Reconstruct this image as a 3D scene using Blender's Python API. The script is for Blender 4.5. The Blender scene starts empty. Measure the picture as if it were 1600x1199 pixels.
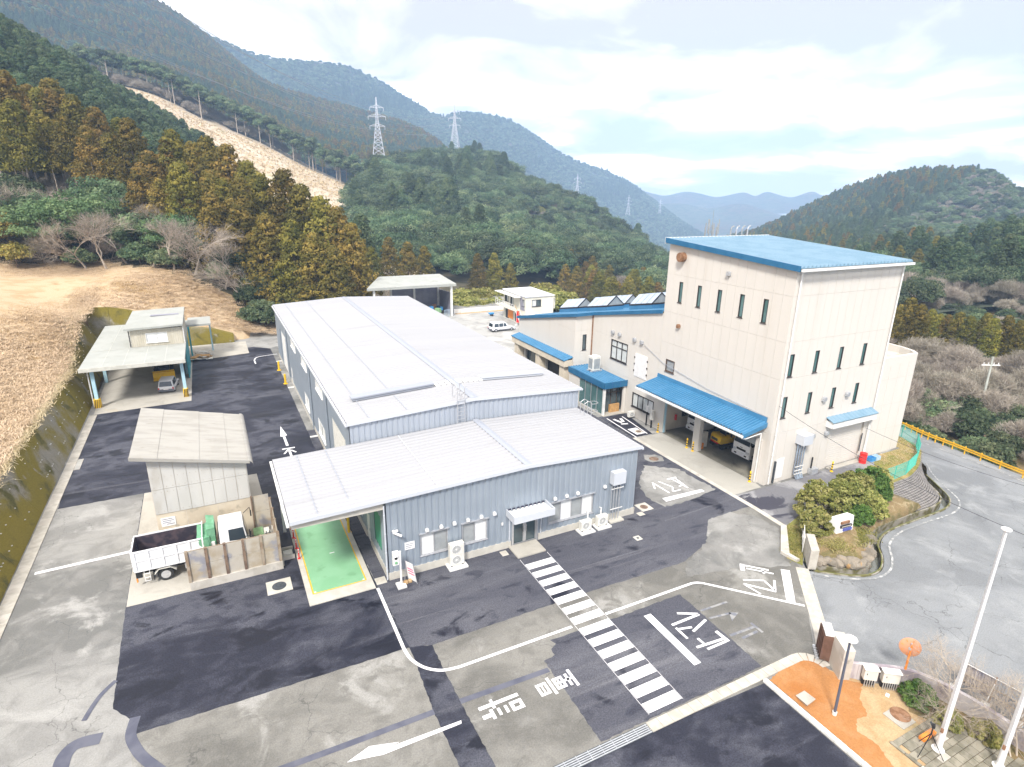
import bpy, bmesh, math, random
import numpy as np
from mathutils import Vector, Matrix
R = math.radians
random.seed(7); rng = np.random.default_rng(7)
SC = bpy.context.scene
COL = SC.collection

# ---------------------------------------------------------------- camera, sky, sun, exposure
cam_d = bpy.data.cameras.new('camera'); cam = bpy.data.objects.new('camera', cam_d); COL.objects.link(cam)
SC.camera = cam
cam_d.sensor_width = 36; cam_d.lens = 36*928/1600; cam_d.clip_start = .3; cam_d.clip_end = 30000
PITCH, ROLL, YAW = R(18.1), R(-.894), R(26.98)
fwd = Vector((math.sin(YAW)*math.cos(PITCH), math.cos(YAW)*math.cos(PITCH), -math.sin(PITCH)))
right = Vector((math.cos(YAW), -math.sin(YAW), 0)); down = fwd.cross(right)
r2 = math.cos(ROLL)*right + math.sin(ROLL)*down; d2 = -math.sin(ROLL)*right + math.cos(ROLL)*down
cam.matrix_world = Matrix(((r2.x, -d2.x, -fwd.x, -7.36), (r2.y, -d2.y, -fwd.y, -30.32), (r2.z, -d2.z, -fwd.z, 22.5), (0, 0, 0, 1)))

SUN_AZ, SUN_EL = R(222), R(48)          # compass-like: from +Y towards +X
w = bpy.data.worlds.new('World'); SC.world = w; w.use_nodes = True
nt = w.node_tree; N = nt.nodes; L = nt.links; N.clear()
def nd(tree, t, **k):
    n = tree.nodes.new(t)
    for a, b in k.items(): setattr(n, a, b)
    return n
wo = nd(nt, 'ShaderNodeOutputWorld'); bg = nd(nt, 'ShaderNodeBackground')
sky = nd(nt, 'ShaderNodeTexSky', sky_type='NISHITA', sun_disc=False, sun_elevation=SUN_EL, sun_rotation=SUN_AZ, altitude=100)
skm = nd(nt, 'ShaderNodeMix', data_type='RGBA', blend_type='MULTIPLY'); skm.inputs[0].default_value = 1
L.new(sky.outputs[0], skm.inputs[6]); skm.inputs[7].default_value = (.1, .1, .1, 1)
tc = nd(nt, 'ShaderNodeTexCoord'); sp = nd(nt, 'ShaderNodeSeparateXYZ'); L.new(tc.outputs['Generated'], sp.inputs[0])
def mth(op, a, b=None, c=None, tree=nt):
    n = nd(tree, 'ShaderNodeMath', operation=op)
    for i, x in enumerate((a, b, c)):
        if x is None: continue
        if isinstance(x, (int, float)): n.inputs[i].default_value = x
        else: tree.links.new(x, n.inputs[i])
    return n.outputs[0]
zz = mth('ADD', mth('MAXIMUM', sp.outputs[2], 0), .16)
cx = mth('DIVIDE', sp.outputs[0], zz); cy = mth('DIVIDE', sp.outputs[1], zz)
cb = nd(nt, 'ShaderNodeCombineXYZ'); L.new(cx, cb.inputs[0]); L.new(cy, cb.inputs[1])
def wnoise(scale, det, rough, dist, off):
    mp = nd(nt, 'ShaderNodeMapping'); mp.inputs['Location'].default_value = off; L.new(cb.outputs[0], mp.inputs[0])
    n = nd(nt, 'ShaderNodeTexNoise'); n.inputs['Scale'].default_value = scale; n.inputs['Detail'].default_value = det
    n.inputs['Roughness'].default_value = rough; n.inputs['Distortion'].default_value = dist
    L.new(mp.outputs[0], n.inputs['Vector']); return n.outputs['Fac']
na = wnoise(1.15, 8, .56, .5, (3.1, 1.7, 0)); nb = wnoise(.42, 4, .5, .2, (8.2, 4.4, 0))
cr = nd(nt, 'ShaderNodeValToRGB'); e = cr.color_ramp.elements
e[0].position = .435; e[0].color = (.345, .322, .322, 1); e[1].position = .57; e[1].color = (.99, .935, .885, 1)
e.new(.5).color = (.53, .50, .48, 1)
L.new(mth('ADD', mth('MULTIPLY', na, .72), mth('MULTIPLY', nb, .28)), cr.inputs[0])
# an overcast deck with a few thin places where the sky shows through
cov = nd(nt, 'ShaderNodeMapRange'); cov.inputs[1].default_value = .2; cov.inputs[2].default_value = .3
L.new(nb, cov.inputs[0])
sm = nd(nt, 'ShaderNodeMix', data_type='RGBA'); L.new(cov.outputs[0], sm.inputs[0]); L.new(skm.outputs[2], sm.inputs[6]); L.new(cr.outputs[0], sm.inputs[7])
L.new(sm.outputs[2], bg.inputs[0]); bg.inputs[1].default_value = 1.0; L.new(bg.outputs[0], wo.inputs[0])
w.cycles.sampling_method = 'MANUAL'; w.cycles.sample_map_resolution = 512
sd = bpy.data.lights.new('sun', 'SUN'); so = bpy.data.objects.new('sun', sd); COL.objects.link(so)
sd.energy = 2.1; sd.angle = R(11); sd.color = (1, .95, .88)
sv = Vector((math.sin(SUN_AZ)*math.cos(SUN_EL), math.cos(SUN_AZ)*math.cos(SUN_EL), math.sin(SUN_EL)))
so.rotation_euler = sv.to_track_quat('Z', 'Y').to_euler(); so.location = (0, -40, 80)
SC.view_settings.view_transform = 'Standard'; SC.view_settings.look = 'None'
SC.view_settings.exposure = 1.5; SC.view_settings.gamma = 1; SC.view_settings.use_curve_mapping = False
cy_ = SC.cycles
cy_.use_denoising = True; cy_.denoiser = 'OPENIMAGEDENOISE'; cy_.denoising_prefilter = 'ACCURATE'; cy_.denoising_input_passes = 'RGB_ALBEDO_NORMAL'; cy_.max_bounces = 5; cy_.diffuse_bounces = 3; cy_.glossy_bounces = 2
cy_.transmission_bounces = 3; cy_.transparent_max_bounces = 6; cy_.volume_bounces = 2; cy_.use_adaptive_sampling = True; cy_.adaptive_threshold = .01
cy_.sample_clamp_indirect = 4; cy_.caustics_reflective = False; cy_.caustics_refractive = False

# ---------------------------------------------------------------- materials
MATS = {}
def M(name, c1, c2=None, sc=2.0, det=6, lo=.4, hi=.6, rough=.75, metal=0., bump=0., bsc=30., spec=.35, stretch=(1, 1, 1), c3=None, sc3=.4, lo3=.5, hi3=.62, orand=0., coat=0., alpha=1., trans=0., local=False, rough2=None, dist=0.):
    m = bpy.data.materials.new(name); MATS[name] = m; m.use_nodes = True
    t = m.node_tree; b = t.nodes['Principled BSDF']
    b.inputs['Roughness'].default_value = rough; b.inputs['Metallic'].default_value = metal
    b.inputs['Specular IOR Level'].default_value = spec; b.inputs['Coat Weight'].default_value = coat
    b.inputs['Alpha'].default_value = alpha; b.inputs['Transmission Weight'].default_value = trans
    b.inputs['Base Color'].default_value = (*c1, 1)
    if c2 is None and not bump and not orand and c3 is None: return m
    if local:
        src = nd(t, 'ShaderNodeTexCoord').outputs['Object']
    else:
        src = nd(t, 'ShaderNodeNewGeometry').outputs['Position']
    mp = nd(t, 'ShaderNodeMapping'); mp.inputs['Scale'].default_value = stretch; t.links.new(src, mp.inputs[0]); src = mp.outputs[0]
    out = None
    def noise(s, d, di=0.):
        n = nd(t, 'ShaderNodeTexNoise'); n.inputs['Scale'].default_value = s; n.inputs['Detail'].default_value = d; n.inputs['Distortion'].default_value = di
        t.links.new(src, n.inputs['Vector']); return n.outputs['Fac']
    def ramp(f, a, z):
        r = nd(t, 'ShaderNodeMapRange', interpolation_type='SMOOTHSTEP'); r.inputs[1].default_value = a; r.inputs[2].default_value = z; t.links.new(f, r.inputs[0]); return r.outputs[0]
    def mix(f, a, z, bt='MIX'):
        x = nd(t, 'ShaderNodeMix', data_type='RGBA', blend_type=bt)
        if isinstance(f, float): x.inputs[0].default_value = f
        else: t.links.new(f, x.inputs[0])
        for i, c in ((6, a), (7, z)):
            if isinstance(c, tuple): x.inputs[i].default_value = (*c, 1)
            else: t.links.new(c, x.inputs[i])
        return x.outputs[2]
    cur = c1
    if c2 is not None:
        f2 = ramp(noise(sc, det, dist), lo, hi); cur = mix(f2, cur, c2)
        if rough2 is not None:
            rr = nd(t, 'ShaderNodeMapRange'); rr.inputs[3].default_value = rough; rr.inputs[4].default_value = rough2; t.links.new(f2, rr.inputs[0]); t.links.new(rr.outputs[0], b.inputs['Roughness'])
    if c3 is not None: cur = mix(ramp(noise(sc3, 5, dist), lo3, hi3), cur, c3)
    if orand:
        oi = nd(t, 'ShaderNodeObjectInfo'); hs = nd(t, 'ShaderNodeHueSaturation')
        v = nd(t, 'ShaderNodeMapRange'); v.inputs[3].default_value = 1-orand; v.inputs[4].default_value = 1+orand; t.links.new(oi.outputs['Random'], v.inputs[0]); t.links.new(v.outputs[0], hs.inputs['Value'])
        if isinstance(cur, tuple): hs.inputs['Color'].default_value = (*cur, 1)
        else: t.links.new(cur, hs.inputs['Color'])
        cur = hs.outputs[0]
    if not isinstance(cur, tuple): t.links.new(cur, b.inputs['Base Color'])
    if bump:
        bn = nd(t, 'ShaderNodeBump'); bn.inputs['Strength'].default_value = bump; bn.inputs['Distance'].default_value = .05
        t.links.new(noise(bsc, 4), bn.inputs['Height']); t.links.new(bn.outputs[0], b.inputs['Normal'])
    return m

def ground_mat(name, base, tones, crack=0., speck=.25, rough=.9, streak=(1, 1, 1), crack_sc=.35):
    """paving: base colour, then a stack of (colour, noise scale, low, high, stretch, roughness) stains, speckle and cracks"""
    m = bpy.data.materials.new(name); MATS[name] = m; m.use_nodes = True; t = m.node_tree; b = t.nodes['Principled BSDF']
    b.inputs['Specular IOR Level'].default_value = .3
    pos = nd(t, 'ShaderNodeNewGeometry').outputs['Position']
    cur = None; rcur = None
    for i, (c, s, lo, hi, st, rg) in enumerate(tones):
        mp = nd(t, 'ShaderNodeMapping'); mp.inputs['Scale'].default_value = st; mp.inputs['Location'].default_value = (i*13.7, i*5.1, 0); t.links.new(pos, mp.inputs[0])
        n = nd(t, 'ShaderNodeTexNoise'); n.inputs['Scale'].default_value = s; n.inputs['Detail'].default_value = 8; n.inputs['Roughness'].default_value = .6; n.inputs['Distortion'].default_value = .5
        t.links.new(mp.outputs[0], n.inputs['Vector'])
        r = nd(t, 'ShaderNodeMapRange', interpolation_type='SMOOTHSTEP'); r.inputs[1].default_value = lo; r.inputs[2].default_value = hi; t.links.new(n.outputs['Fac'], r.inputs[0])
        x = nd(t, 'ShaderNodeMix', data_type='RGBA'); t.links.new(r.outputs[0], x.inputs[0])
        if cur is None: x.inputs[6].default_value = (*base, 1)
        else: t.links.new(cur, x.inputs[6])
        x.inputs[7].default_value = (*c, 1); cur = x.outputs[2]
        y = nd(t, 'ShaderNodeMix'); t.links.new(r.outputs[0], y.inputs[0])
        if rcur is None: y.inputs[2].default_value = rough
        else: t.links.new(rcur, y.inputs[2])
        y.inputs[3].default_value = rg; rcur = y.outputs[0]
    n = nd(t, 'ShaderNodeTexNoise'); n.inputs['Scale'].default_value = 14; n.inputs['Detail'].default_value = 6; n.inputs['Roughness'].default_value = .75; t.links.new(pos, n.inputs['Vector'])
    r = nd(t, 'ShaderNodeMapRange'); r.inputs[1].default_value = .3; r.inputs[2].default_value = .7; r.inputs[3].default_value = 1-speck; r.inputs[4].default_value = 1+speck; t.links.new(n.outputs['Fac'], r.inputs[0])
    x = nd(t, 'ShaderNodeMix', data_type='RGBA', blend_type='MULTIPLY'); x.inputs[0].default_value = 1; t.links.new(cur, x.inputs[6]); t.links.new(r.outputs[0], x.inputs[7]); cur = x.outputs[2]
    if crack:
        n2 = nd(t, 'ShaderNodeTexNoise'); n2.inputs['Scale'].default_value = 1.3; n2.inputs['Detail'].default_value = 6; t.links.new(pos, n2.inputs['Vector'])
        ad = nd(t, 'ShaderNodeMix', data_type='RGBA', blend_type='ADD'); ad.inputs[0].default_value = 1; t.links.new(pos, ad.inputs[6]); t.links.new(n2.outputs['Color'], ad.inputs[7])
        v = nd(t, 'ShaderNodeTexVoronoi', feature='DISTANCE_TO_EDGE'); v.inputs['Scale'].default_value = crack_sc; t.links.new(ad.outputs[2], v.inputs['Vector'])
        r = nd(t, 'ShaderNodeMapRange'); r.inputs[1].default_value = 0; r.inputs[2].default_value = .008; r.inputs[3].default_value = crack; r.inputs[4].default_value = 0; t.links.new(v.outputs[0], r.inputs[0])
        n3 = nd(t, 'ShaderNodeTexNoise'); n3.inputs['Scale'].default_value = .22; t.links.new(pos, n3.inputs['Vector'])
        r3 = nd(t, 'ShaderNodeMapRange'); r3.inputs[1].default_value = .45; r3.inputs[2].default_value = .55; t.links.new(n3.outputs['Fac'], r3.inputs[0])
        x = nd(t, 'ShaderNodeMix', data_type='RGBA'); t.links.new(mth('MULTIPLY', r.outputs[0], r3.outputs[0], tree=t), x.inputs[0]); t.links.new(cur, x.inputs[6]); x.inputs[7].default_value = (.05, .05, .05, 1); cur = x.outputs[2]
    t.links.new(cur, b.inputs['Base Color'])
    if rcur is not None: t.links.new(rcur, b.inputs['Roughness'])
    bn = nd(t, 'ShaderNodeBump'); bn.inputs['Strength'].default_value = .25; bn.inputs['Distance'].default_value = .02; t.links.new(n.outputs['Fac'], bn.inputs['Height']); t.links.new(bn.outputs[0], b.inputs['Normal'])
    return m

def foliage_mat(name, ca, cb, cc, orand=.22, trans=.25, hue=(.488, .52)):
    """leaf colour varies by clump (vertex attribute 'clump') and by tree"""
    m = bpy.data.materials.new(name); MATS[name] = m; m.use_nodes = True; t = m.node_tree; b = t.nodes['Principled BSDF']
    b.inputs['Roughness'].default_value = .7; b.inputs['Specular IOR Level'].default_value = .2
    at = nd(t, 'ShaderNodeAttribute', attribute_name='clump'); rp = nd(t, 'ShaderNodeValToRGB'); e = rp.color_ramp.elements
    e[0].color = (*ca, 1); e[1].color = (*cc, 1); e[1].position = .95; e[0].position = .05; e.new(.5).color = (*cb, 1)
    t.links.new(at.outputs['Fac'], rp.inputs[0])
    oi = nd(t, 'ShaderNodeObjectInfo'); hs = nd(t, 'ShaderNodeHueSaturation')
    v = nd(t, 'ShaderNodeMapRange'); v.inputs[3].default_value = 1-orand; v.inputs[4].default_value = 1+orand; t.links.new(oi.outputs['Random'], v.inputs[0]); t.links.new(v.outputs[0], hs.inputs['Value'])
    h = nd(t, 'ShaderNodeMapRange'); h.inputs[3].default_value = hue[0]; h.inputs[4].default_value = hue[1]
    f = mth('FRACT', mth('MULTIPLY', oi.outputs['Random'], 17.31, tree=t), tree=t); t.links.new(f, h.inputs[0]); t.links.new(h.outputs[0], hs.inputs['Hue'])
    t.links.new(rp.outputs[0], hs.inputs['Color']); t.links.new(hs.outputs[0], b.inputs['Base Color'])
    if trans:
        tr = nd(t, 'ShaderNodeBsdfTranslucent'); t.links.new(hs.outputs[0], tr.inputs[0]); ms = nd(t, 'ShaderNodeMixShader'); ms.inputs[0].default_value = trans
        t.links.new(b.outputs[0], ms.inputs[1]); t.links.new(tr.outputs[0], ms.inputs[2]); t.links.new(ms.outputs[0], t.nodes['Material Output'].inputs[0])
    return m

# paving
ground_mat('old_pave', (.29, .288, .277), [((.155, .156, .15), .11, .46, .56, (.8, 1.2, 1), .75), ((.22, .218, .21), .6, .44, .64, (1, 1, 1), .9), ((.345, .342, .33), .3, .55, .66, (1, 1, 1), .9)], crack=.65, speck=.2, crack_sc=.5)
ground_mat('slab_pave', (.215, .21, .193), [((.13, .127, .116), .17, .42, .58, (.9, 1.1, 1), .75), ((.3, .296, .28), .26, .55, .67, (1, 1, 1), .9), ((.165, .161, .148), 1.1, .47, .66, (1, 1, 1), .9)], crack=.55, speck=.26, crack_sc=.28)
ground_mat('new_asphalt', (.017, .0185, .031), [((.073, .076, .096), .2, .44, .57, (.7, 1.2, 1), .85), ((.036, .038, .055), .9, .47, .64, (.8, 1.2, 1), .75), ((.0095, .0105, .019), .4, .555, .63, (.8, 1.3, 1), .45), ((.1, .102, .12), .5, .6, .76, (.12, 1.6, 1), .9)], speck=.55, rough=.55)
ground_mat('dry_asphalt', (.07, .072, .09), [((.11, .112, .13), .3, .42, .7, (.3, 1.3, 1), .9), ((.038, .04, .056), 1.1, .52, .7, (.5, 1.3, 1), .85), ((.013, .014, .025), .36, .59, .67, (.9, 1.1, 1), .5), ((.145, .146, .162), .7, .57, .76, (.08, 1.8, 1), .9)], speck=.5)
ground_mat('road_asphalt', (.235, .247, .258), [((.18, .19, .2), .13, .45, .6, (1, 1, 1), .85), ((.285, .297, .305), .33, .5, .68, (1, 1, 1), .9), ((.14, .148, .157), .25, .62, .72, (1.1, .8, 1), .8)], crack=.6, speck=.22, crack_sc=.3)
ground_mat('drive_asphalt', (.17, .17, .185), [((.3, .3, .31), .25, .46, .56, (1, 1, 1), .9), ((.05, .05, .07), .3, .56, .6, (.5, 1.4, 1), .5)], crack=.8, speck=.2, crack_sc=.4)
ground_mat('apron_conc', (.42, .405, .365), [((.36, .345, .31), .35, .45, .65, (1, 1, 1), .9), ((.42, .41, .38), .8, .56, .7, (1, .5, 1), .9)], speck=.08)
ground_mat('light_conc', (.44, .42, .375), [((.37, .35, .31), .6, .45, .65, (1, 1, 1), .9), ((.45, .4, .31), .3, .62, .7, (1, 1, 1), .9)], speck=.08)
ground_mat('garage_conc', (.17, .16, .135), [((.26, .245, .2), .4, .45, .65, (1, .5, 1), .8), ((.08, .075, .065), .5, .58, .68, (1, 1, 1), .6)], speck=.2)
ground_mat('gravel_m', (.38, .38, .37), [((.3, .3, .29), .4, .45, .6, (1, 1, 1), .95), ((.46, .45, .43), .2, .5, .65, (1, 1, 1), .95)], speck=.35)
ground_mat('soil_m', (.38, .175, .06), [((.4, .2, .08), 1.2, .45, .6, (1, 1, 1), .95), ((.36, .145, .04), .5, .5, .65, (1, 1, 1), .95)], speck=.2)
ground_mat('sand_m', (.46, .33, .19), [((.4, .27, .14), .9, .42, .6, (1, 1, 1), .95), ((.36, .3, .16), .7, .58, .68, (1, 1, 1), .95)], speck=.22)
ground_mat('dirt_m', (.22, .16, .08), [((.14, .12, .05), .8, .45, .6, (1, 1, 1), .95), ((.3, .24, .14), 1.5, .52, .66, (1, 1, 1), .95)], speck=.4)
ground_mat('straw_ground', (.5, .385, .25), [((.43, .31, .18), .35, .45, .62, (1, 1, 1), .95), ((.3, .2, .09), .12, .56, .68, (1, 1, 1), .95)], speck=.3)
ground_mat('cut_ground', (.52, .45, .355), [((.47, .385, .28), .05, .45, .6, (1, 1, 1), .95), ((.36, .32, .2), .14, .55, .66, (1, 1, 1), .95)], speck=.3)
ground_mat('forest_floor', (.055, .05, .028), [((.09, .075, .045), .1, .45, .6, (1, 1, 1), .95)], speck=.3)
ground_mat('forest_far', (.075, .09, .06), [((.085, .07, .055), .006, .42, .58, (1, 1, 1), .95), ((.12, .115, .08), .01, .58, .68, (1, 1, 1), .95), ((.04, .06, .04), .05, .45, .6, (1, 1, 1), .95)], speck=.3)
ground_mat('mossy_wall', (.235, .222, .185), [((.19, .155, .025), .1, .4, .5, (1, .8, 1), .95), ((.09, .085, .025), .45, .52, .66, (1, 1, 1), .95), ((.29, .27, .23), .6, .62, .72, (1, 1, 1), .95)], speck=.4)
ground_mat('lawn_m', (.3, .24, .09), [((.2, .2, .05), .6, .45, .6, (1, 1, 1), .95), ((.42, .31, .16), .4, .55, .66, (1, 1, 1), .95)], speck=.35)
M('paint', (.8, .8, .82), (.68, .68, .7), sc=3, lo=.55, hi=.75, rough=.7)
M('old_paint', (.17, .18, .21), (.3, .3, .3), sc=2, lo=.45, hi=.6, rough=.8)
M('seal', (.085, .09, .125), (.12, .125, .16), sc=1, rough=.7)
M('road_line', (.5, .5, .49), (.25, .26, .265), sc=2.2, lo=.4, hi=.52, rough=.85)
# building
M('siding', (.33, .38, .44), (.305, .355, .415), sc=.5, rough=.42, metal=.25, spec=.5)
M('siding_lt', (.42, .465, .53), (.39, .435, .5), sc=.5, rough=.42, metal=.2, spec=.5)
M('roof_w', (.37, .376, .397), (.352, .358, .38), sc=.25, lo=.3, hi=.7, rough=.5, spec=.4, c3=(.325, .33, .35), sc3=1.1, lo3=.55, hi3=.75, stretch=(.06, 1.6, 1))
M('roof_seam', (.34, .365, .42), rough=.5)
M('roof_end', (.05, .05, .08), rough=.8)
M('trim', (.55, .58, .63), rough=.5); M('white_trim', (.78, .78, .77), (.7, .7, .68), sc=2, rough=.6)
M('base_conc', (.55, .53, .475), (.49, .47, .42), sc=1.5, rough=.85, bump=.1)
M('cream', (.64, .61, .565), (.625, .595, .55), sc=.6, lo=.35, hi=.65, rough=.85, bump=.06, bsc=60, c3=(.55, .505, .44), sc3=.6, lo3=.58, hi3=.85, stretch=(1, 1, .12))
M('cream_joint', (.575, .535, .485), rough=.9)
M('cream_dk', (.66, .59, .48), (.6, .53, .42), sc=1, rough=.85)
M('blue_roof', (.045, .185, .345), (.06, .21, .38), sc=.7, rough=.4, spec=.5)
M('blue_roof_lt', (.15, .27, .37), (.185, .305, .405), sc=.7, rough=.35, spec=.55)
M('blue_trim', (.018, .12, .25), (.026, .14, .28), sc=1.2, rough=.45)
M('glass', (.05, .075, .085), (.09, .12, .13), sc=.6, rough=.08, spec=.8)
M('glass_grn', (.06, .14, .14), (.1, .19, .19), sc=.6, rough=.1, spec=.8)
M('blind', (.62, .65, .64), (.55, .58, .58), sc=3, rough=.6); M('blind_lt', (.78, .79, .79), (.7, .72, .72), sc=2, rough=.5)
M('screen', (.33, .35, .36), (.28, .3, .31), sc=2, rough=.6)
M('skylight', (.33, .4, .5), (.38, .45, .55), sc=1, rough=.2, spec=.7)
M('black', (.02, .02, .022), rough=.6); M('rubber', (.025, .025, .027), (.04, .04, .04), sc=8, rough=.85)
M('dk_frame', (.035, .03, .03), rough=.5); M('bronze', (.1, .07, .055), rough=.5); M('alu', (.62, .63, .65), (.56, .57, .6), sc=6, rough=.35, metal=.6)
M('galv', (.55, .57, .6), (.47, .49, .52), sc=4, rough=.45, metal=.5)
M('white', (.82, .82, .82), (.76, .76, .76), sc=2, rough=.45); M('offwhite', (.72, .71, .66), (.64, .63, .58), sc=3, rough=.6)
M('grille', (.42, .43, .43), (.3, .31, .31), sc=20, rough=.6)
M('yellow', (.85, .55, .02), (.78, .48, .02), sc=5, rough=.5); M('red', (.75, .03, .03), (.62, .03, .03), sc=5, rough=.45); M('orange', (.85, .3, .05), (.8, .26, .05), sc=3, rough=.5)
M('orange_pl', (.62, .3, .17), (.57, .265, .15), sc=2, rough=.5)
M('weigh_green', (.21, .44, .25), (.24, .475, .285), sc=.8, lo=.4, hi=.65, rough=.6, c3=(.18, .38, .21), sc3=1.2, lo3=.58, hi3=.7)
M('door_green', (.07, .3, .19), rough=.5)
M('pale_blue', (.45, .68, .78), (.4, .62, .73), sc=1.5, rough=.6); M('teal', (.05, .3, .36), rough=.6)
M('asb_roof', (.37, .36, .335), (.32, .31, .285), sc=1.3, lo=.4, hi=.66, rough=.9, bump=.2, bsc=14, c3=(.24, .225, .19), sc3=2.4, lo3=.62, hi3=.8, stretch=(.35, 1.4, 1))
M('shed_panel', (.55, .545, .525), (.51, .505, .485), sc=.7, rough=.85, c3=(.46, .445, .41), sc3=1.1, lo3=.55, hi3=.72, stretch=(1, 1, .4))
M('shed_conc', (.6, .53, .42), (.52, .45, .35), sc=1, rough=.9, bump=.15, c3=(.42, .37, .29), sc3=2, lo3=.58, hi3=.7)
M('bin_steel', (.56, .52, .45), (.45, .38, .28), sc=1.2, lo=.4, hi=.65, rough=.6, metal=.25, c3=(.34, .34, .38), sc3=.9, lo3=.56, hi3=.7)
M('rust', (.15, .1, .075), (.24, .17, .12), sc=3, rough=.85); M('rust_lt', (.36, .3, .23), (.27, .2, .14), sc=2.5, rough=.85)
M('tarp', (.13, .33, .19), (.17, .38, .24), sc=2.5, rough=.6, bump=.5, bsc=5); M('truck_bed', (.035, .03, .045), (.09, .065, .075), sc=2.2, lo=.42, hi=.65, rough=.75)
M('car_white', (.82, .83, .85), rough=.25, spec=.55, coat=.5); M('car_glass', (.03, .045, .06), rough=.06, spec=.8); M('bumper', (.13, .14, .17), rough=.6)
M('lamp_red', (.55, .02, .02), rough=.25); M('lamp_clear', (.6, .62, .65), rough=.15, spec=.8); M('chrome', (.6, .6, .62), rough=.2, metal=.9)
M('mach_green', (.25, .42, .22), (.2, .35, .18), sc=4, rough=.6); M('mach_dark', (.04, .05, .06), (.07, .08, .09), sc=4, rough=.6); M('mach_blue', (.04, .13, .24), rough=.5)
M('carport_roof', (.38, .395, .375), (.35, .365, .345), sc=.5, rough=.7, c3=(.31, .32, .29), sc3=.9, lo3=.58, hi3=.74)
M('carport_wall', (.55, .52, .44), (.46, .43, .35), sc=.9, rough=.85, stretch=(1, 1, .3)); M('beam', (.6, .6, .55), (.52, .52, .47), sc=2, rough=.8)
M('fence_green', (.06, .42, .33), rough=.5); M('guard_y', (.85, .48, .015), (.76, .42, .02), sc=3, rough=.5)
M('stone_blk', (.25, .235, .225), (.19, .18, .175), sc=2.5, rough=.95, bump=.4, orand=.18); M('rock', (.26, .225, .18), (.17, .15, .12), sc=1.6, rough=.95, bump=.6, bsc=6, c3=(.35, .22, .1), sc3=1.8, lo3=.6, hi3=.7)
M('kerb_conc', (.5, .475, .425), (.43, .405, .355), sc=2.5, rough=.9, bump=.1, orand=.07); M('wall_conc', (.56, .53, .48), (.46, .43, .38), sc=1.2, rough=.9, bump=.15, c3=(.3, .28, .25), sc3=1.4, lo3=.6, hi3=.72)
M('stain_wall', (.52, .49, .5), (.3, .26, .29), sc=1.6, lo=.4, hi=.6, rough=.95, stretch=(1, 1, .35), bump=.2)
M('gate_brown', (.13, .075, .055), (.17, .1, .075), sc=3, rough=.5)
M('moss', (.12, .14, .03), (.2, .19, .07), sc=3, rough=.95, bump=.5, bsc=15); M('water', (.16, .17, .15), rough=.12, spec=.6); M('chan', (.3, .28, .24), (.13, .12, .05), sc=1.5, rough=.9)
M('pave_stone', (.27, .25, .2), (.19, .178, .135), sc=2.5, rough=.95, bump=.2, orand=.2); M('pole_w', (.78, .79, .8), (.7, .71, .72), sc=1.5, rough=.35, spec=.5); M('pole_dk', (.1, .11, .15), rough=.5)
M('bark', (.12, .085, .06), (.2, .15, .11), sc=4, rough=.95, stretch=(1, 1, .2)); M('bark_lt', (.46, .4, .33), (.38, .32, .26), sc=3, rough=.95); M('twig', (.42, .365, .31), (.35, .3, .25), sc=.5, rough=.95, orand=.2)
M('steel_pylon', (.66, .68, .74), rough=.5, metal=.2); M('wire', (.35, .37, .42), rough=.5); M('wire_dk', (.06, .06, .07), rough=.6); M('pole_conc', (.5, .53, .48), (.42, .44, .4), sc=1.2, rough=.9)
M('gray_panel', (.22, .22, .28), (.28, .28, .34), sc=.5, rough=.7); M('prefab', (.72, .71, .63), (.66, .65, .57), sc=.5, rough=.7); M('prefab_roof', (.6, .63, .7), (.68, .7, .75), sc=.4, rough=.5)
M('blue_plastic', (.06, .28, .6), rough=.5); M('ltblue', (.45, .6, .75), rough=.5); M('wood', (.55, .33, .14), (.46, .26, .1), sc=3, rough=.7); M('corr_panel', (.3, .37, .46), (.22, .26, .33), sc=.9, rough=.5)
M('tarnish', (.2, .1, .05), (.3, .17, .1), sc=4, rough=.8); M('sign_blue', (.1, .12, .4), rough=.6); M('ink', (.12, .13, .2), rough=.8); M('ink_red', (.7, .15, .25), rough=.8)
foliage_mat('cedar_leaf', (.06, .066, .015), (.165, .125, .027), (.37, .24, .06), orand=.28, hue=(.488, .55))
foliage_mat('hinoki_leaf', (.045, .08, .042), (.085, .13, .062), (.15, .18, .085), orand=.3)
foliage_mat('broad_leaf', (.05, .09, .048), (.125, .175, .09), (.27, .305, .16), orand=.5, trans=.4, hue=(.485, .53))
foliage_mat('bright_leaf', (.05, .1, .045), (.11, .185, .08), (.21, .285, .13), orand=.2)
foliage_mat('yellow_leaf', (.13, .13, .03), (.3, .25, .06), (.42, .32, .12), orand=.2)
foliage_mat('olive_leaf', (.13, .145, .035), (.27, .27, .075), (.43, .38, .16), orand=.2)
foliage_mat('topiary_leaf', (.04, .09, .018), (.1, .18, .04), (.18, .27, .065), orand=.1)
foliage_mat('bare_mass', (.22, .19, .16), (.35, .31, .26), (.5, .45, .385), orand=.2)
foliage_mat('straw_leaf', (.46, .34, .2), (.62, .49, .33), (.72, .585, .42), orand=.1, trans=.15)

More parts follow.
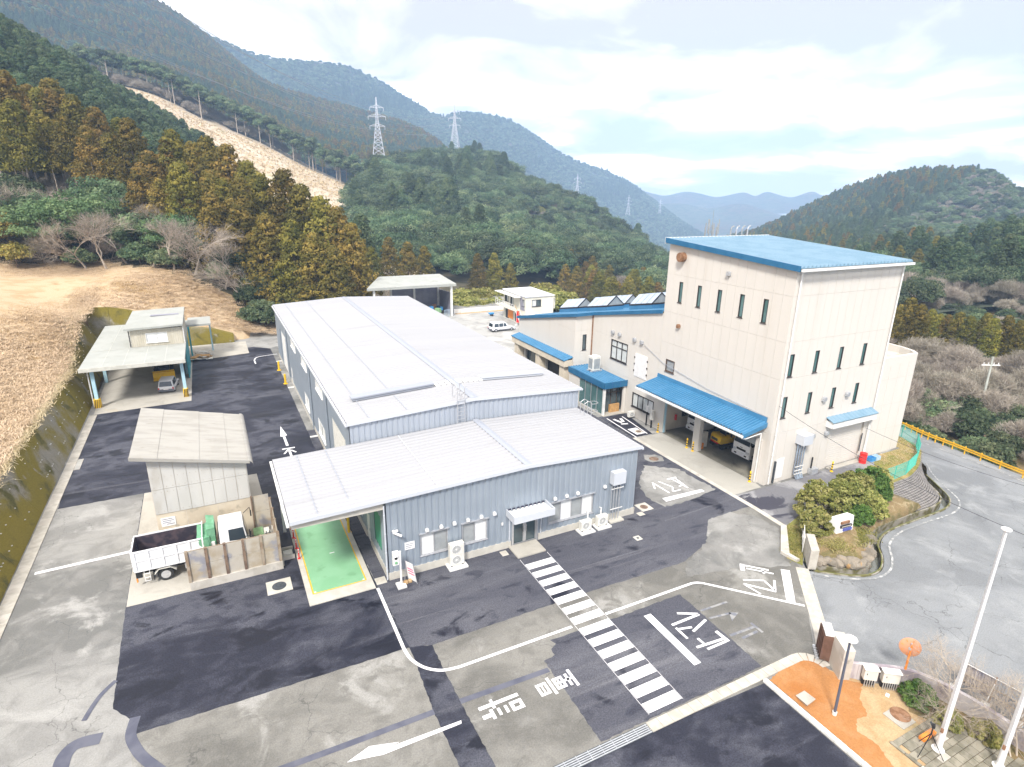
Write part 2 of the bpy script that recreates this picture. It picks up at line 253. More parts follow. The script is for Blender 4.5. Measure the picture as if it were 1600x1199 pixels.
# ---------------------------------------------------------------- mesh helpers
ROOT = {}
TINY = {'rib_ends', 'roof_ribs', 'canopy_ribs', 'canopy_flashing', 'bolt_heads', 'pipe_brackets', 'pipes', 'crossing_boards', 'siding', 'mesh_panel', 'insulators', 'cable_pipes', 'wheels', 'mirrors', 'form_joint', 'roof_joint', 'fascia_joint', 'feet', 'antennas', 'bed_lining'}
def base_of(p): return ROOT.get(p.name, Vector((0, 0, 0))) if p is not None else Vector((0, 0, 0))
def tag(o, label=None, cat=None, group=None, kind=None):
    if label: o['label'] = label
    if cat: o['category'] = cat
    if group: o['group'] = group
    if kind: o['kind'] = kind
    return o
def thing(name, label, cat, loc=(0, 0, 0), group=None, kind=None):
    o = bpy.data.objects.new(name, None); COL.objects.link(o); o.location = loc; o.empty_display_size = .3
    ROOT[o.name] = Vector(loc); return tag(o, label, cat, group, kind)
def link(name, me, parent=None):
    o = bpy.data.objects.new(name, me); COL.objects.link(o)
    if parent is not None: o.parent = parent; ROOT[o.name] = base_of(parent)
    return o
def smooth_mesh(me, ang=40):
    me.shade_smooth(); 
    try: me.set_sharp_from_angle(angle=R(ang))
    except Exception: pass
class MB:
    def __init__(s): s.v = []; s.f = []
    def add(s, vs, fs):
        n = len(s.v); s.v += [tuple(p) for p in vs]; s.f += [tuple(i+n for i in f) for f in fs]; return s
    def hexa(s, p):   # p: 4 bottom ccw, 4 top ccw
        return s.add(p, [(3, 2, 1, 0), (4, 5, 6, 7), (0, 1, 5, 4), (1, 2, 6, 5), (2, 3, 7, 6), (3, 0, 4, 7)])
    def box(s, x0, y0, z0, x1, y1, z1):
        return s.hexa([(x0, y0, z0), (x1, y0, z0), (x1, y1, z0), (x0, y1, z0), (x0, y0, z1), (x1, y0, z1), (x1, y1, z1), (x0, y1, z1)])
    def cbox(s, c, sx, sy, sz, rz=0, taper=1.):
        ca, sa = math.cos(rz), math.sin(rz); p = []
        for z, k in ((-.5, 1), (.5, taper)):
            for a, b in ((-.5, -.5), (.5, -.5), (.5, .5), (-.5, .5)):
                x, y = a*sx*k, b*sy*k; p.append((c[0]+x*ca-y*sa, c[1]+x*sa+y*ca, c[2]+z*sz))
        return s.hexa(p)
    def prism(s, poly, z0, z1):
        n = len(poly); vs = [(p[0], p[1], z0) for p in poly]+[(p[0], p[1], z1) for p in poly]
        return s.add(vs, [tuple(reversed(range(n))), tuple(range(n, 2*n))]+[(i, (i+1) % n, n+(i+1) % n, n+i) for i in range(n)])
    def sheet(s, poly, z): return s.add([(p[0], p[1], z) for p in poly], [tuple(range(len(poly)))])
    def sweep(s, poly, vec):   # 3-D polygon extruded by a vector
        n = len(poly); v = Vector(vec); vs = [Vector(p) for p in poly]; vs = vs+[p+v for p in vs]
        return s.add(vs, [tuple(reversed(range(n))), tuple(range(n, 2*n))]+[(i, (i+1) % n, n+(i+1) % n, n+i) for i in range(n)])
    def cyl(s, p0, p1, r0, r1=None, n=10, caps=True):
        p0, p1 = Vector(p0), Vector(p1); r1 = r0 if r1 is None else r1; d = (p1-p0)
        if d.length < 1e-6: return s
        d.normalize(); a = d.orthogonal().normalized(); b = d.cross(a); vs = []
        for p, r in ((p0, r0), (p1, r1)):
            vs += [p+(a*math.cos(2*math.pi*i/n)+b*math.sin(2*math.pi*i/n))*r for i in range(n)]
        fs = [(i, (i+1) % n, n+(i+1) % n, n+i) for i in range(n)]
        if caps: fs += [tuple(reversed(range(n))), tuple(range(n, 2*n))]
        return s.add(vs, fs)
    def tube(s, path, r, n=6):
        for a, b in zip(path[:-1], path[1:]): s.cyl(a, b, r, r, n)
        return s
    def lathe(s, prof, c, n=16, axis='z'):   # profile [(r, h)]
        vs = []; fs = []
        for r, h in prof:
            for i in range(n):
                a = 2*math.pi*i/n; x, y = r*math.cos(a), r*math.sin(a)
                vs.append((c[0]+x, c[1]+y, c[2]+h) if axis == 'z' else ((c[0]+x, c[1]+h, c[2]+y) if axis == 'y' else (c[0]+h, c[1]+x, c[2]+y)))
        for j in range(len(prof)-1):
            fs += [(j*n+i, j*n+(i+1) % n, (j+1)*n+(i+1) % n, (j+1)*n+i) for i in range(n)]
        fs += [tuple(reversed(range(n))), tuple(range((len(prof)-1)*n, len(prof)*n))]
        return s.add(vs, fs)
    def bar(s, p0, p1, w_, h_):
        p0, p1 = Vector(p0), Vector(p1); d = (p1-p0).normalized(); up = Vector((0, 0, 1)) if abs(d.z) < .9 else Vector((1, 0, 0))
        a = d.cross(up).normalized()*w_/2; b = a.cross(d).normalized()*h_/2
        return s.hexa([p0-a-b, p0+a-b, p1+a-b, p1-a-b, p0-a+b, p0+a+b, p1+a+b, p1-a+b])
    def mesh(s, name, off=Vector((0, 0, 0))):
        me = bpy.data.meshes.new(name); me.from_pydata([(x-off[0], y-off[1], z-off[2]) for x, y, z in s.v], [], s.f); me.validate(); return me
    def build(s, name, mat, parent=None, smooth=False, bevel=0., fixn=True):
        me = s.mesh(name, base_of(parent))
        if fixn or bevel:
            bm = bmesh.new(); bm.from_mesh(me)
            if bevel:
                bmesh.ops.remove_doubles(bm, verts=bm.verts, dist=.0004)
                bmesh.ops.bevel(bm, geom=[e for e in bm.edges if len(e.link_faces) == 2 and e.calc_face_angle(0) > .5], offset=bevel, segments=2, profile=.6, affect='EDGES', clamp_overlap=True)
            bmesh.ops.recalc_face_normals(bm, faces=bm.faces); bm.to_mesh(me); bm.free()
        if smooth: smooth_mesh(me)
        me.materials.append(MATS[mat]); o = link(name, me, parent)
        if name in TINY and parent is not None: o['kind'] = 'stuff'
        return o
def copy_tree(o, parent=None):
    c = o.copy(); COL.objects.link(c)
    if parent is not None: c.parent = parent
    for ch in o.children: copy_tree(ch, c)
    return c
def place(o, loc, rz=0., s=1.):
    o.location = loc; o.rotation_euler = (0, 0, rz); o.scale = (s, s, s); return o
def structure(name, mb, mat, **k): return tag(mb.build(name, mat, **k), kind='structure')

class Fr:      # a wall plane: u runs along it, d outwards
    def __init__(s, o, u, n): s.o, s.u, s.n = Vector(o), Vector(u), Vector(n)
    def P(s, u, z, d=0.): return s.o+s.u*u+s.n*d+Vector((0, 0, z))
    def box(s, mb, u0, u1, z0, z1, d0, d1): return mb.hexa([s.P(u0, z0, d1), s.P(u1, z0, d1), s.P(u1, z0, d0), s.P(u0, z0, d0), s.P(u0, z1, d1), s.P(u1, z1, d1), s.P(u1, z1, d0), s.P(u0, z1, d0)])
def spans(z0, z1, ops):
    out = [(z0, z1)]
    for a, b in ops:
        nw = []
        for s, e in out:
            if b <= s or a >= e: nw.append((s, e)); continue
            if a > s: nw.append((s, a))
            if b < e: nw.append((b, e))
        out = nw
    return [(s, e) for s, e in out if e-s > .01]
def wall_core(mb, fr, u0, u1, z0, top, ops, th=.18, d=0., extra=()):
    """solid wall with openings (ua,ub,za,zb); top is a function of u"""
    cuts = sorted({u0, u1, *[min(max(c, u0), u1) for o in ops for c in o[:2]], *extra})
    for a, b in zip(cuts[:-1], cuts[1:]):
        if b-a < .005: continue
        m = (a+b)/2
        for s, e in spans(z0, 99., [(o[2], o[3]) for o in ops if o[0] <= m <= o[1]]):
            ea, eb = (top(a), top(b)) if e > 90 else (e, e)
            if max(ea, eb)-s < .01: continue
            mb.hexa([fr.P(a, s, d), fr.P(b, s, d), fr.P(b, s, d-th), fr.P(a, s, d-th), fr.P(a, ea, d), fr.P(b, eb, d), fr.P(b, eb, d-th), fr.P(a, ea, d-th)])
    return mb
def ribbed(mb, fr, u0, u1, z0, top, ops, pitch=.3, depth=.05, d=.006):
    """ribbed sheet siding with openings, as a thick folded sheet"""
    n = max(1, round((u1-u0)/pitch)); p = (u1-u0)/n
    prof = [(0, depth), (.5, depth), (.62, 0.), (.88, 0.), (1., depth)]
    for i in range(n):
        for (a, da), (b, db) in zip(prof[:-1], prof[1:]):
            ua, ub = u0+(i+a)*p, u0+(i+b)*p; m = (ua+ub)/2
            for s, e in spans(z0, 99., [(o[2], o[3]) for o in ops if o[0] <= m <= o[1]]):
                ea, eb = (top(ua), top(ub)) if e > 90 else (e, e)
                if min(ea, eb)-s < .01: continue
                mb.add([fr.P(ua, s, d+da), fr.P(ub, s, d+db), fr.P(ub, eb, d+db), fr.P(ua, ea, d+da)], [(0, 1, 2, 3)])
    return mb
def panels(parent, fr, us, zs, top, ops, mat, name='wall_panel', th=.02, gap=.008, d=.002):
    for a, b in zip(us[:-1], us[1:]):
        for z0, z1 in zip(zs[:-1], zs[1:]):
            if z0 >= max(top(a), top(b))-.05: continue
            mb = MB(); ia, ib = a+gap, b-gap
            cuts = sorted({ia, ib, *[min(max(c, ia), ib) for o in ops for c in o[:2]]})
            for p, q in zip(cuts[:-1], cuts[1:]):
                if q-p < .01: continue
                m = (p+q)/2
                for s, e in spans(z0+gap, z1-gap, [(o[2], o[3]) for o in ops if o[0] <= m <= o[1]]):
                    ea, eb = min(e, top(p)), min(e, top(q))
                    if max(ea, eb)-s < .02: continue
                    ea, eb = max(ea, s+.005), max(eb, s+.005)
                    mb.hexa([fr.P(p, s, d+th), fr.P(q, s, d+th), fr.P(q, s, d), fr.P(p, s, d), fr.P(p, ea, d+th), fr.P(q, eb, d+th), fr.P(q, eb, d), fr.P(p, ea, d)])
            if mb.v: mb.build(name, mat, parent)
def window(parent, fr, u0, u1, z0, z1, cols=('blind', 'screen'), fmat='alu', fw=.06, d=.03, rec=.1, rows=1, sill=True, hood=False, name='window'):
    f = MB(); fr.box(f, u0, u1, z0, z0+fw, -rec, d); fr.box(f, u0, u1, z1-fw, z1, -rec, d); fr.box(f, u0, u0+fw, z0+fw, z1-fw, -rec, d); fr.box(f, u1-fw, u1, z0+fw, z1-fw, -rec, d)
    n = len(cols); W = (u1-u0-2*fw)/n
    for i in range(1, n): fr.box(f, u0+fw+i*W-fw*.4, u0+fw+i*W+fw*.4, z0+fw, z1-fw, -rec+.02, d-.02)
    if rows > 1:
        zm = z0+(z1-z0)*.66
        for i in range(n): fr.box(f, u0+fw+i*W+fw*.4, u0+fw+(i+1)*W-fw*.4, zm-fw*.4, zm+fw*.4, -rec+.02, d-.02)
    if hood: fr.box(f, u0-.08, u1+.08, z1+.002, z1+.06, -.02, d+.12)
    if sill: fr.box(f, u0-.05, u1+.05, z0-.05, z0-.002, -.02, d+.07)
    w_ = f.build(name, fmat, parent)
    for i, c in enumerate(cols):
        g = MB(); fr.box(g, u0+fw+i*W+.01, u0+fw+(i+1)*W-.01, z0+fw, z1-fw, -rec+.03+.012*(i % 2), -rec+.045+.012*(i % 2)); g.build('pane', c, w_)
    return w_
# ---------------------------------------------------------------- terrain control points (metres)
HILLPTS= [(-36.7,157.4,21.8),(-50.3,165,24.5),(-61.2,151.9,22.7),(-17.4,119.3,17.1),(-6.4,107.7,10.6),(7.4,86.8,3),(-63.2,254.2,59.1),(-47.3,262,53.1),(-29.6,268.9,40.7),(-4.2,269.7,23.5),(13.6,258.9,7.9),(-55.5,199.7,37),(-25.5,193.9,26.5),(-85.1,249.1,65.5),(-80.6,193,35.2),(-4.2,199.7,14.1),(10.4,158.8,3),(15.3,133.1,0.4),(-22,-60,3.2),(-22,-30,3.2),(-22,16,3.4),(-21.9,27,3.4),(-21.9,45,3.4),(-22.4,50,4.3),(-23.5,58,6.6),(-23.6,67.5,6.3),(-19.9,67.8,6.1),(-18,67.6,5.6),(-11.5,66.9,2.6),(-8,66.7,2.1),(-5.2,66.4,1),(0,68,0.4),(8,76,0.2),(14,92,0),(-26,37,4.8),(-38.6,98,9.1),(-25,98,9.1),(-10,80,7.2),(0.7,77,0.9),(-40,40,10),(-60,60,17),(-60,0,17),(-120,40,38),(-120,-60,36),(30,110,0)]
CLEARCUT= [[(-51.2,296.8,36.9),(-28.5,299,32.6),(-1.5,284.6,23.6),(26.6,257.7,7.9),(49.3,223.4,-0.9),(58.8,200.4,-2.8)],[(-57.3,366.6,58.4),(-30,369,54.2),(-0.9,349.6,43.2),(32.5,317.4,25.9),(63.4,281.8,11),(76,257.9,7.4)],[(-63.9,436.3,77.1),(-28,429.2,71.9),(1.7,419.6,57.6),(35.6,397.5,41.8),(59.7,384.3,28.8),(85.3,358.8,15.9)],[(-71.3,505.9,91.2),(-29.8,489.2,84.5),(3.9,479.6,69.5),(43.3,467.1,51.5),(69.7,443.5,35.4),(97.2,407.4,19.3)]]
MOUNTAIN= [[(-168.2,506.1,53.8),(-123.5,537.9,73),(-67.5,546.6,77.7),(4.9,569.6,70.3),(73.1,564.3,42),(143.2,571.1,29.9),(221.3,588.8,18.9),(281.3,607.4,19.4)],[(-248.5,836.8,156),(-177.9,873.7,173.6),(-92.9,885.7,168.8),(19,899.3,153.5),(121.2,880.6,109.2),(213.8,842.1,79.1),(281.7,800.9,51.1),(327.3,751,18.5)],[(-309.5,1182.6,363.8),(-224.1,1251.5,361.9),(-129.6,1294.1,345.6),(-21.8,1319.6,311.7),(137.3,1281.7,203.6),(282.1,1196,151.8),(349.3,1094.5,125.6),(372.1,948.7,62.3)],[(-377.6,1423.3,395.7),(-263.2,1447.7,384.7),(-155.4,1512.6,366.6),(-31.1,1519.5,305.7),(150.7,1461.3,167.7),(321.7,1381.8,106.3),(413,1305.1,67.2),(443.5,1135.5,16)]]
FARMTN= [[(-63.7,1068.2,-17.4),(77.5,1116.5,-19.4),(236,1144.7,-9.2),(424.9,1142.5,-21),(577.7,1130.6,-46.8),(723.5,1104.7,-88),(868.9,1061.6,-116.3),(1074.9,1008.3,-147.6)],[(-60.1,1468.8,131.3),(123.7,1463.9,153.6),(329.2,1533.9,157.2),(565.9,1516.9,92.4),(756,1488.7,65.4),(935.1,1444.2,1.6),(1113.6,1378,-66),(1360.5,1288.4,-155.6)],[(34.6,1869.2,420.3),(182.9,1910.4,375),(423.6,1922.7,341.8),(614.9,1922.9,275),(707.4,1891,235.8),(773,1919.3,253.7),(858.4,1882.9,242.4),(961.8,1832.7,204),(1108.5,1807.4,134.1),(1284.5,1750.4,55.4),(1442.3,1690.4,-38.3),(1613.7,1601.3,-143.5)]]
MIDHILL= [[(11,108.5,-6.3),(23.3,111.4,-4.7),(38,112.6,-4.1),(60.7,120,-5.7),(90.8,120.5,-10.2),(115.3,108.1,-12.8),(137,93.2,-13.6)],[(28.9,196.8,-6.1),(44.6,204,-3.9),(72.1,217.2,-1),(108.1,224.7,-2.6),(150,213.3,-10.2),(184.1,187.5,-20.6),(204.7,152.6,-22.3)],[(60.9,302.8,3.7),(77.6,319.5,13.1),(112.8,340.7,16.4),(157.9,344.9,14.6),(201.8,310.6,-0.3),(233.3,250.7,-21.3),(257.1,199,-26.5)],[(90.7,398.6,19.3),(113.7,423.8,33.6),(148.1,455.4,37.9),(206.7,530.2,46.9),(228.7,477.5,40.7),(235.5,406.7,18.5),(235.4,348.6,7.4),(255.5,297.3,-18.3),(259.2,268,-28.5),(294.8,231.7,-33.5)],[(107.9,476.7,8.8),(136.3,510.9,24.1),(181.1,560.3,24.7),(242.1,623.7,39),(270.9,568.1,26.1),(284.5,493.9,2.9),(284.4,424,-8),(306.1,359.3,-34.7),(312.8,327.3,-43.7),(355.7,283.7,-49.5)]]
RIGHTHILL= [[(250.6,301.1,-50.1),(225.7,203.3,-35.6),(176.5,107.8,-19.7),(139,56.1,-9.7),(153.7,50,-6.5),(168.6,41.2,-3.6),(175.6,20.8,-2.6)],[(335.5,412.4,-56.6),(329.7,311.5,-37.5),(278.2,188.8,-19.3),(265.5,136.8,-9.1),(285.8,121.2,-6.8),(296.7,97.9,-3.2),(309.2,62.9,-2.2)],[(463,553.8,-67.2),(447.8,433.8,-42.5),(465.6,338.9,-13.6),(466.9,267.4,1.2),(487.1,232.5,5.2),(488,184.6,5.5),(509,127.6,4.6)],[(588.1,709.9,-86.3),(656.9,648.8,-61.3),(692.6,612,-39.7),(701.4,556.2,-18.7),(716.7,504.3,8.2),(733.2,445,38.1),(735.7,402.7,43.5),(733.1,366.4,39.1),(692.8,313.3,41.6),(687.5,277.5,25.2),(717.1,199.2,28.6)],[(746,903.7,-133.4),(833.3,826,-103.5),(879,778.6,-82.5),(881.3,699.6,-58.8),(880.1,619.6,-22.3),(921.6,558.8,8.8),(902.6,493.6,19.2),(920.4,461.4,19.9),(892.8,405.3,20.8),(862.9,350.7,7.1),(899.7,252,10.7)]]
VALLEYPTS= [(67.5,7.8,-3.9),(66.4,0.7,-4.2),(64.3,-5.1,-4.6),(101.7,30.8,-5.5),(101.4,20.4,-3.9),(95.4,9,-3),(139,56.1,-9.7),(168.6,41.2,-3.6),(153.7,50,-6.5),(62,-11.2,-4.9),(98.6,-0.7,-4.1),(175.6,20.8,-2.6),(102.3,39.5,-7.8),(176.5,107.8,-19.7),(113.4,58.7,-14)]
FARHILLS= [[[(808.5,1228.4,-193.9),(980.9,1098.1,-169.6),(1066.2,1017.3,-163.3),(1141.1,934.6,-156.3),(1220.3,831.5,-146.9),(1312,683.3,-132.3)],[(1333.7,1838.3,-116.4),(1495.1,1711.2,-88.2),(1624.5,1590.4,-87.4),(1738.1,1467.5,-77.6),(1859.4,1313.2,-70.5),(1958.9,1162.9,-63.4)],[(1504.6,2084.9,-57.2),(1627.4,1991.5,-33.8),(1723.2,1910,-21.3),(1814.7,1824.4,-35.9),(1896.8,1740,-16.3),(1992,1631.7,-53.4),(2101.8,1490,-71.1),(2211.2,1325.5,-30.7)]],[[(1475.9,2285.4,-64.4),(1702.7,2123.3,-72.3),(1903.4,1947.5,-65.9),(2076.2,1764.5,-59.1),(2221.2,1580.9,-52.2),(2341.4,1400,-56.9)],[(1658.6,2584,75.4),(1888.9,2422,31.7),(1961.6,2364.1,12.4),(2008.4,2324.8,4.5),(2074.2,2266.9,23.5),(2122,2222.6,18.7),(2181.6,2164.7,2.8),(2258.8,2084.9,24.7),(2297.6,2042.6,11.4),(2332.5,2003.2,29.2),(2395.1,1928.8,8.5),(2446.5,1864,34.6),(2482.3,1816.7,16.5),(2555.4,1713.8,8.1),(2691.4,1495.1,0.5)]]]
CEDARS= [(-21.2,119.0,9.7),(-18.2,119.3,16.5),(-15.1,111.5,13.5),(-10.7,115.6,17.6),(-7.3,109.7,17.8),(-4.5,117.7,19.3),(-1.5,107.6,20.0),(1.6,101.4,19.0),(3.1,95.2,18.3),(7.0,92.8,20.7),(9.1,86.5,19.3),(11.5,82.1,19.1),(13.8,80.7,18.3),(15.9,79.2,16.4),(-16.6,101.4,13.7),(-13.3,97.5,12.6),(-9.3,93.7,12.5),(-5.5,89.7,12.9),(-1.3,85.5,13.7),(2.2,81.3,14.5),(5.7,76.9,15.5),(8.7,74.5,14.3),(11.4,73.0,13.0)]
LEFTCEDARS= [(-39.1,131.6,22.1),(-37.2,142.1,19.9),(-33.9,147.7,21.9),(-29.6,140.2,19.1),(-24.9,133.7,17.0),(-36.7,121.9,18.1),(-33.8,127.5,15.6),(-29.3,123.1,15.5),(-25.4,118.6,13.9),(-22.0,119.0,12.6),(-42.7,130.8,20.8),(-46.9,135.0,19.1)]
def tps(pts):
    P = np.array(pts, float); n = len(P)
    def K(a, b):
        r = np.hypot(a[:, None, 0]-b[None, :, 0], a[:, None, 1]-b[None, :, 1]); return np.where(r > 1e-6, r*r*np.log(np.maximum(r, 1e-6)), 0)
    A = np.zeros((n+3, n+3)); A[:n, :n] = K(P, P)+np.eye(n)*1.5; A[:n, n] = 1; A[:n, n+1:n+3] = P[:, :2]; A[n:, :n] = A[:n, n:].T
    sol = np.linalg.solve(A, np.concatenate([P[:, 2], np.zeros(3)]))
    def f(x, y):
        q = np.stack([np.ravel(x), np.ravel(y)], 1).astype(float); return (K(q, P)@sol[:n]+sol[n]+q@sol[n+1:n+3]).reshape(np.shape(x))
    return f
def wob(x, y, s, seed=0):      # cheap smooth noise
    r = np.random.default_rng(seed); o = np.zeros(np.shape(x))
    for k in range(7):
        a = r.uniform(0, 6.28); f = s*r.uniform(.6, 2.6); o = o+np.sin((x*np.cos(a)+y*np.sin(a))*f+r.uniform(0, 6.28))/(1+k*.35)
    return o/3
def grid_mesh(name, X, Y, Z, mat, keep=None, smooth=True):
    n, m = X.shape; v = np.stack([X.ravel(), Y.ravel(), Z.ravel()], 1)
    f = [(i*m+j, i*m+j+1, (i+1)*m+j+1, (i+1)*m+j) for i in range(n-1) for j in range(m-1) if keep is None or keep[i, j]]
    me = bpy.data.meshes.new(name); me.from_pydata(v.tolist(), [], f)
    bm = bmesh.new(); bm.from_mesh(me); bmesh.ops.recalc_face_normals(bm, faces=bm.faces)
    if sum(fc.normal.z for fc in bm.faces) < 0: bmesh.ops.reverse_faces(bm, faces=bm.faces)
    bmesh.ops.delete(bm, geom=[q for q in bm.verts if not q.link_faces], context='VERTS'); bm.to_mesh(me); bm.free()
    if smooth: me.shade_smooth()
    me.materials.append(MATS[mat]); return tag(link(name, me), kind='structure')
def crom(P, t):
    P = np.array(P, float); n = len(P); i = np.clip(np.floor(t).astype(int), 0, n-2); u = (t-i)[:, None]
    g = lambda k: P[np.clip(k, 0, n-1)]
    a, b, c, d = g(i-1), g(i), g(i+1), g(i+2)
    return .5*(2*b+(c-a)*u+(2*a-5*b+4*c-d)*u*u+(3*b-a-3*c+d)*u**3)
def loft(name, rows, mat, nu, nv, amp=0., fs=.02, seed=1):
    Rw = [crom(r, np.linspace(0, len(r)-1, nu)) for r in rows]; Rw = np.array(Rw)
    G = np.array([crom(Rw[:, j], np.linspace(0, len(rows)-1, nv)) for j in range(nu)]).transpose(1, 0, 2)
    if amp: G[:, :, 2] += amp*wob(G[:, :, 0], G[:, :, 1], fs, seed)
    grid_mesh(name, G[:, :, 0], G[:, :, 1], G[:, :, 2], mat); return G
def scatter_on(G, n, r, vr=(0, 1), jitter=True):
    nv, nu = G.shape[:2]
    a = G[:-1, :-1]; b = G[:-1, 1:]; c = G[1:, :-1]; A = np.linalg.norm(np.cross(b-a, c-a), axis=2)
    A[:int(vr[0]*(nv-1))] = 0; A[int(vr[1]*(nv-1)):] = 0
    k = r.choice(A.size, n, p=(A/A.sum()).ravel()); i, j = np.unravel_index(k, A.shape); u, v = r.random(n)[:, None], r.random(n)[:, None]
    return G[i, j]*(1-u)*(1-v)+G[i, j+1]*u*(1-v)+G[i+1, j]*(1-u)*v+G[i+1, j+1]*u*v
hz = tps(HILLPTS); vz = tps(VALLEYPTS+[(60, 14, -6), (52, 30, -8), (80, 90, -16), (55, 50, -5)])
# the valley floor: one sheet to the horizon
rr = np.array([0, 60, 130, 200, 300, 450, 700, 1100, 1800, 2600, 3320.]); aa = np.linspace(0, 2*np.pi, 97)
zr = np.interp(rr, [0, 60, 300, 1200, 2600, 3320], [-6, -16, -45, -150, -205, -210])
grid_mesh('ground', -7+rr[:, None]*np.cos(aa), 20+rr[:, None]*np.sin(aa), np.repeat(zr[:, None], 97, 1), 'forest_far')
# grassy hillside behind the retaining wall, rising to the wooded spur
xs = np.concatenate([np.arange(-172, -26, 3.), [-25.2, -24.6, -24.2, -23.8, -23.4, -22.9, -22.2, -21.95, -21.0], np.arange(-19, 48, 3.)])
ys = np.concatenate([np.arange(-80, 64, 3.), [64.5, 66.2, 68.0, 68.3, 70], np.arange(72, 330, 3.)])
X, Y = np.meshgrid(xs, ys); Z = hz(X, Y)+np.where((X < -24) | (Y > 72), .35*wob(X, Y, .16, 3)+.8*wob(X, Y, .05, 4), 0)*np.clip((np.maximum(-22-X, Y-70))/20, 0, 1)
yardm = ((X > np.interp(Y, [45, 50, 58, 67.5], [-21.97, -22.6, -24.25, -24.4])+.02) & (Y < 67.5)) | ((X > -2) & (Y < 73)) | ((X > 12) & (Y < 78)) | ((X > 34) & (Y < 92))
Z = np.where(yardm, -2.5, np.maximum(Z, -.6)); HX, HY, HZ = X, Y, Z
cx_ = lambda A: (A[:-1, :-1]+A[1:, :-1]+A[:-1, 1:]+A[1:, 1:])/4
kp = ~((cx_(X) > -19) & (cx_(Y) < 62))
hill_o = grid_mesh('hillside', X, Y, Z, 'straw_ground', kp)
hill_o.data.materials.append(MATS['forest_floor']); hill_o.data.materials.append(MATS['cut_ground'])
for p in hill_o.data.polygons:
    c = p.center; tl = np.interp(c.x, [-60, -38, -25, -10, 1, 10], [104, 100, 100, 82, 76, 70])
    if c.y > tl: p.material_index = 1
    if c.y > 128 and math.atan2(c.x+7.36, c.y+30.32) > R(2.2): p.material_index = 2
gB = loft('clearing', CLEARCUT, 'cut_ground', 60, 40, 1.2, .06, 2)
gC = loft('mountain', MOUNTAIN, 'forest_far', 90, 60, 9, .012, 5)
gD = loft('far_mountain', FARMTN, 'forest_far', 140, 70, 22, .006, 6)
gE = loft('wooded_hill', MIDHILL, 'forest_floor', 90, 70, 2.5, .035, 7)
gF = loft('right_hill', RIGHTHILL, 'forest_far', 90, 70, 5, .018, 8)
for i, rws in enumerate(FARHILLS): loft('distant_hills', rws, 'forest_far', 160, 12, 8, .003, 9+i)
xs = np.arange(56, 200, 4.); ys = np.arange(-60, 120, 4.); X, Y = np.meshgrid(xs, ys); Z = np.minimum(vz(X, Y), 4)+.5*wob(X, Y, .12, 11)
rail_x = np.interp(Y, [-60, -30, -8, 1.5, 4, 120], [44, 52, 57.6, 58.6, 59.5, 59.5])
keep = cx_(X) > cx_(rail_x)-1
Z = np.where(X < rail_x+2.2, np.minimum(Z, -2.9), Z); VX, VY, VZ = X, Y, Z
grid_mesh('valley_slope', X, Y, Z, 'dirt_m', keep)

# ---------------------------------------------------------------- paving, each sheet a few millimetres above the one below
LV = [0]
def ragged(poly, amp=.12, step=.25, seed=1):
    r = random.Random(seed); out = []
    for (x0, y0), (x1, y1) in zip(poly, poly[1:]+poly[:1]):
        n = max(1, int(math.hypot(x1-x0, y1-y0)/step))
        for i in range(n): t = i/n; out.append((x0+(x1-x0)*t+r.uniform(-amp, amp), y0+(y1-y0)*t+r.uniform(-amp, amp)))
    return out
def sheet(name, poly, mat, z): return structure(name, MB().sheet(poly, z), mat, fixn=False)
sheet('yard', [(-20.3, -70), (14.3, -70), (14.3, -26), (21.1, -26), (21.0, -21.2), (20.6, -19.4), (19.9, -18.4), (18.5, -17.3), (18.4, -16.2), (23.8, -10.4), (24.3, -9.7), (25.4, -9.0), (30.1, -5.3), (33.5, -5.3), (38.6, -5.0), (43, -4.6), (46, -3.7), (48.5, -2.2), (50.2, 1), (50.2, 3), (50.2, 92), (34, 92), (34, 78), (-2, 78), (-20.3, 70)], 'old_pave', 0)
sheet('slab_paving', [(-12.75, -5.6), (-12.75, -30), (14.2, -30), (14.2, -15), (18, -15.4), (23.7, -9.9), (24.3, -8.4), (26.9, -6), (26.9, -2.5), (17, -5), (0, -5)], 'slab_pave', .004)
sheet('asphalt_yard', ragged([(-19.35, 18.3), (-14, 18.4), (-13.9, 3.87), (-13.75, -3.75), (-12.85, -4.95), (-12.78, -5.7), (-.6, -5.9), (-.85, -.5), (-.85, 60), (-3, 62), (-10.9, 60), (-10.9, 39.9), (-19.7, 39.2), (-20.1, 38)], .025, .3), 'new_asphalt', .008)
sheet('asphalt_front', ragged([(-.85, -.5), (-.6, -5.9), (.5, -6.25), (10.1, -6.17), (17.45, -6.32), (20.3, -5.3), (22.6, -3.1), (26.95, -3.0), (26.95, 26), (18, 26), (-.85, 26)], .03, .3), 'dry_asphalt', .008)
sheet('asphalt_strip', ragged([(-.6, -5.9), (.48, -6.23), (.46, -10.18), (.56, -14.9), (-.75, -14.95), (-.82, -10.2)], .03, .2), 'new_asphalt', .012)
sheet('asphalt_patch', ragged([(6.2, -8.62), (6.3, -8.95), (5.9, -9.2), (5.85, -9.6), (5.18, -9.75), (5.1, -14.82), (14.83, -14.78), (14.94, -8.68), (10, -8.7)], .035, .2), 'dry_asphalt', .012)
sheet('asphalt_lower', [(-.6, -15.0), (14.05, -15.6), (14.2, -30), (-.6, -30)], 'new_asphalt', .008)
sheet('worn_patch', ragged([(24.1, 6), (26.3, 4.2), (26.5, .1), (23.6, -.35), (20.9, -.35), (20.6, 1.5), (21.6, 3.6)], .12, .3), 'old_pave', .012)
sheet('worn_patch', ragged([(25.5, 7.7), (26.6, 7.2), (26.4, 6.0), (25.2, 6.2), (24.9, 7)], .12, .3), 'old_pave', .012)
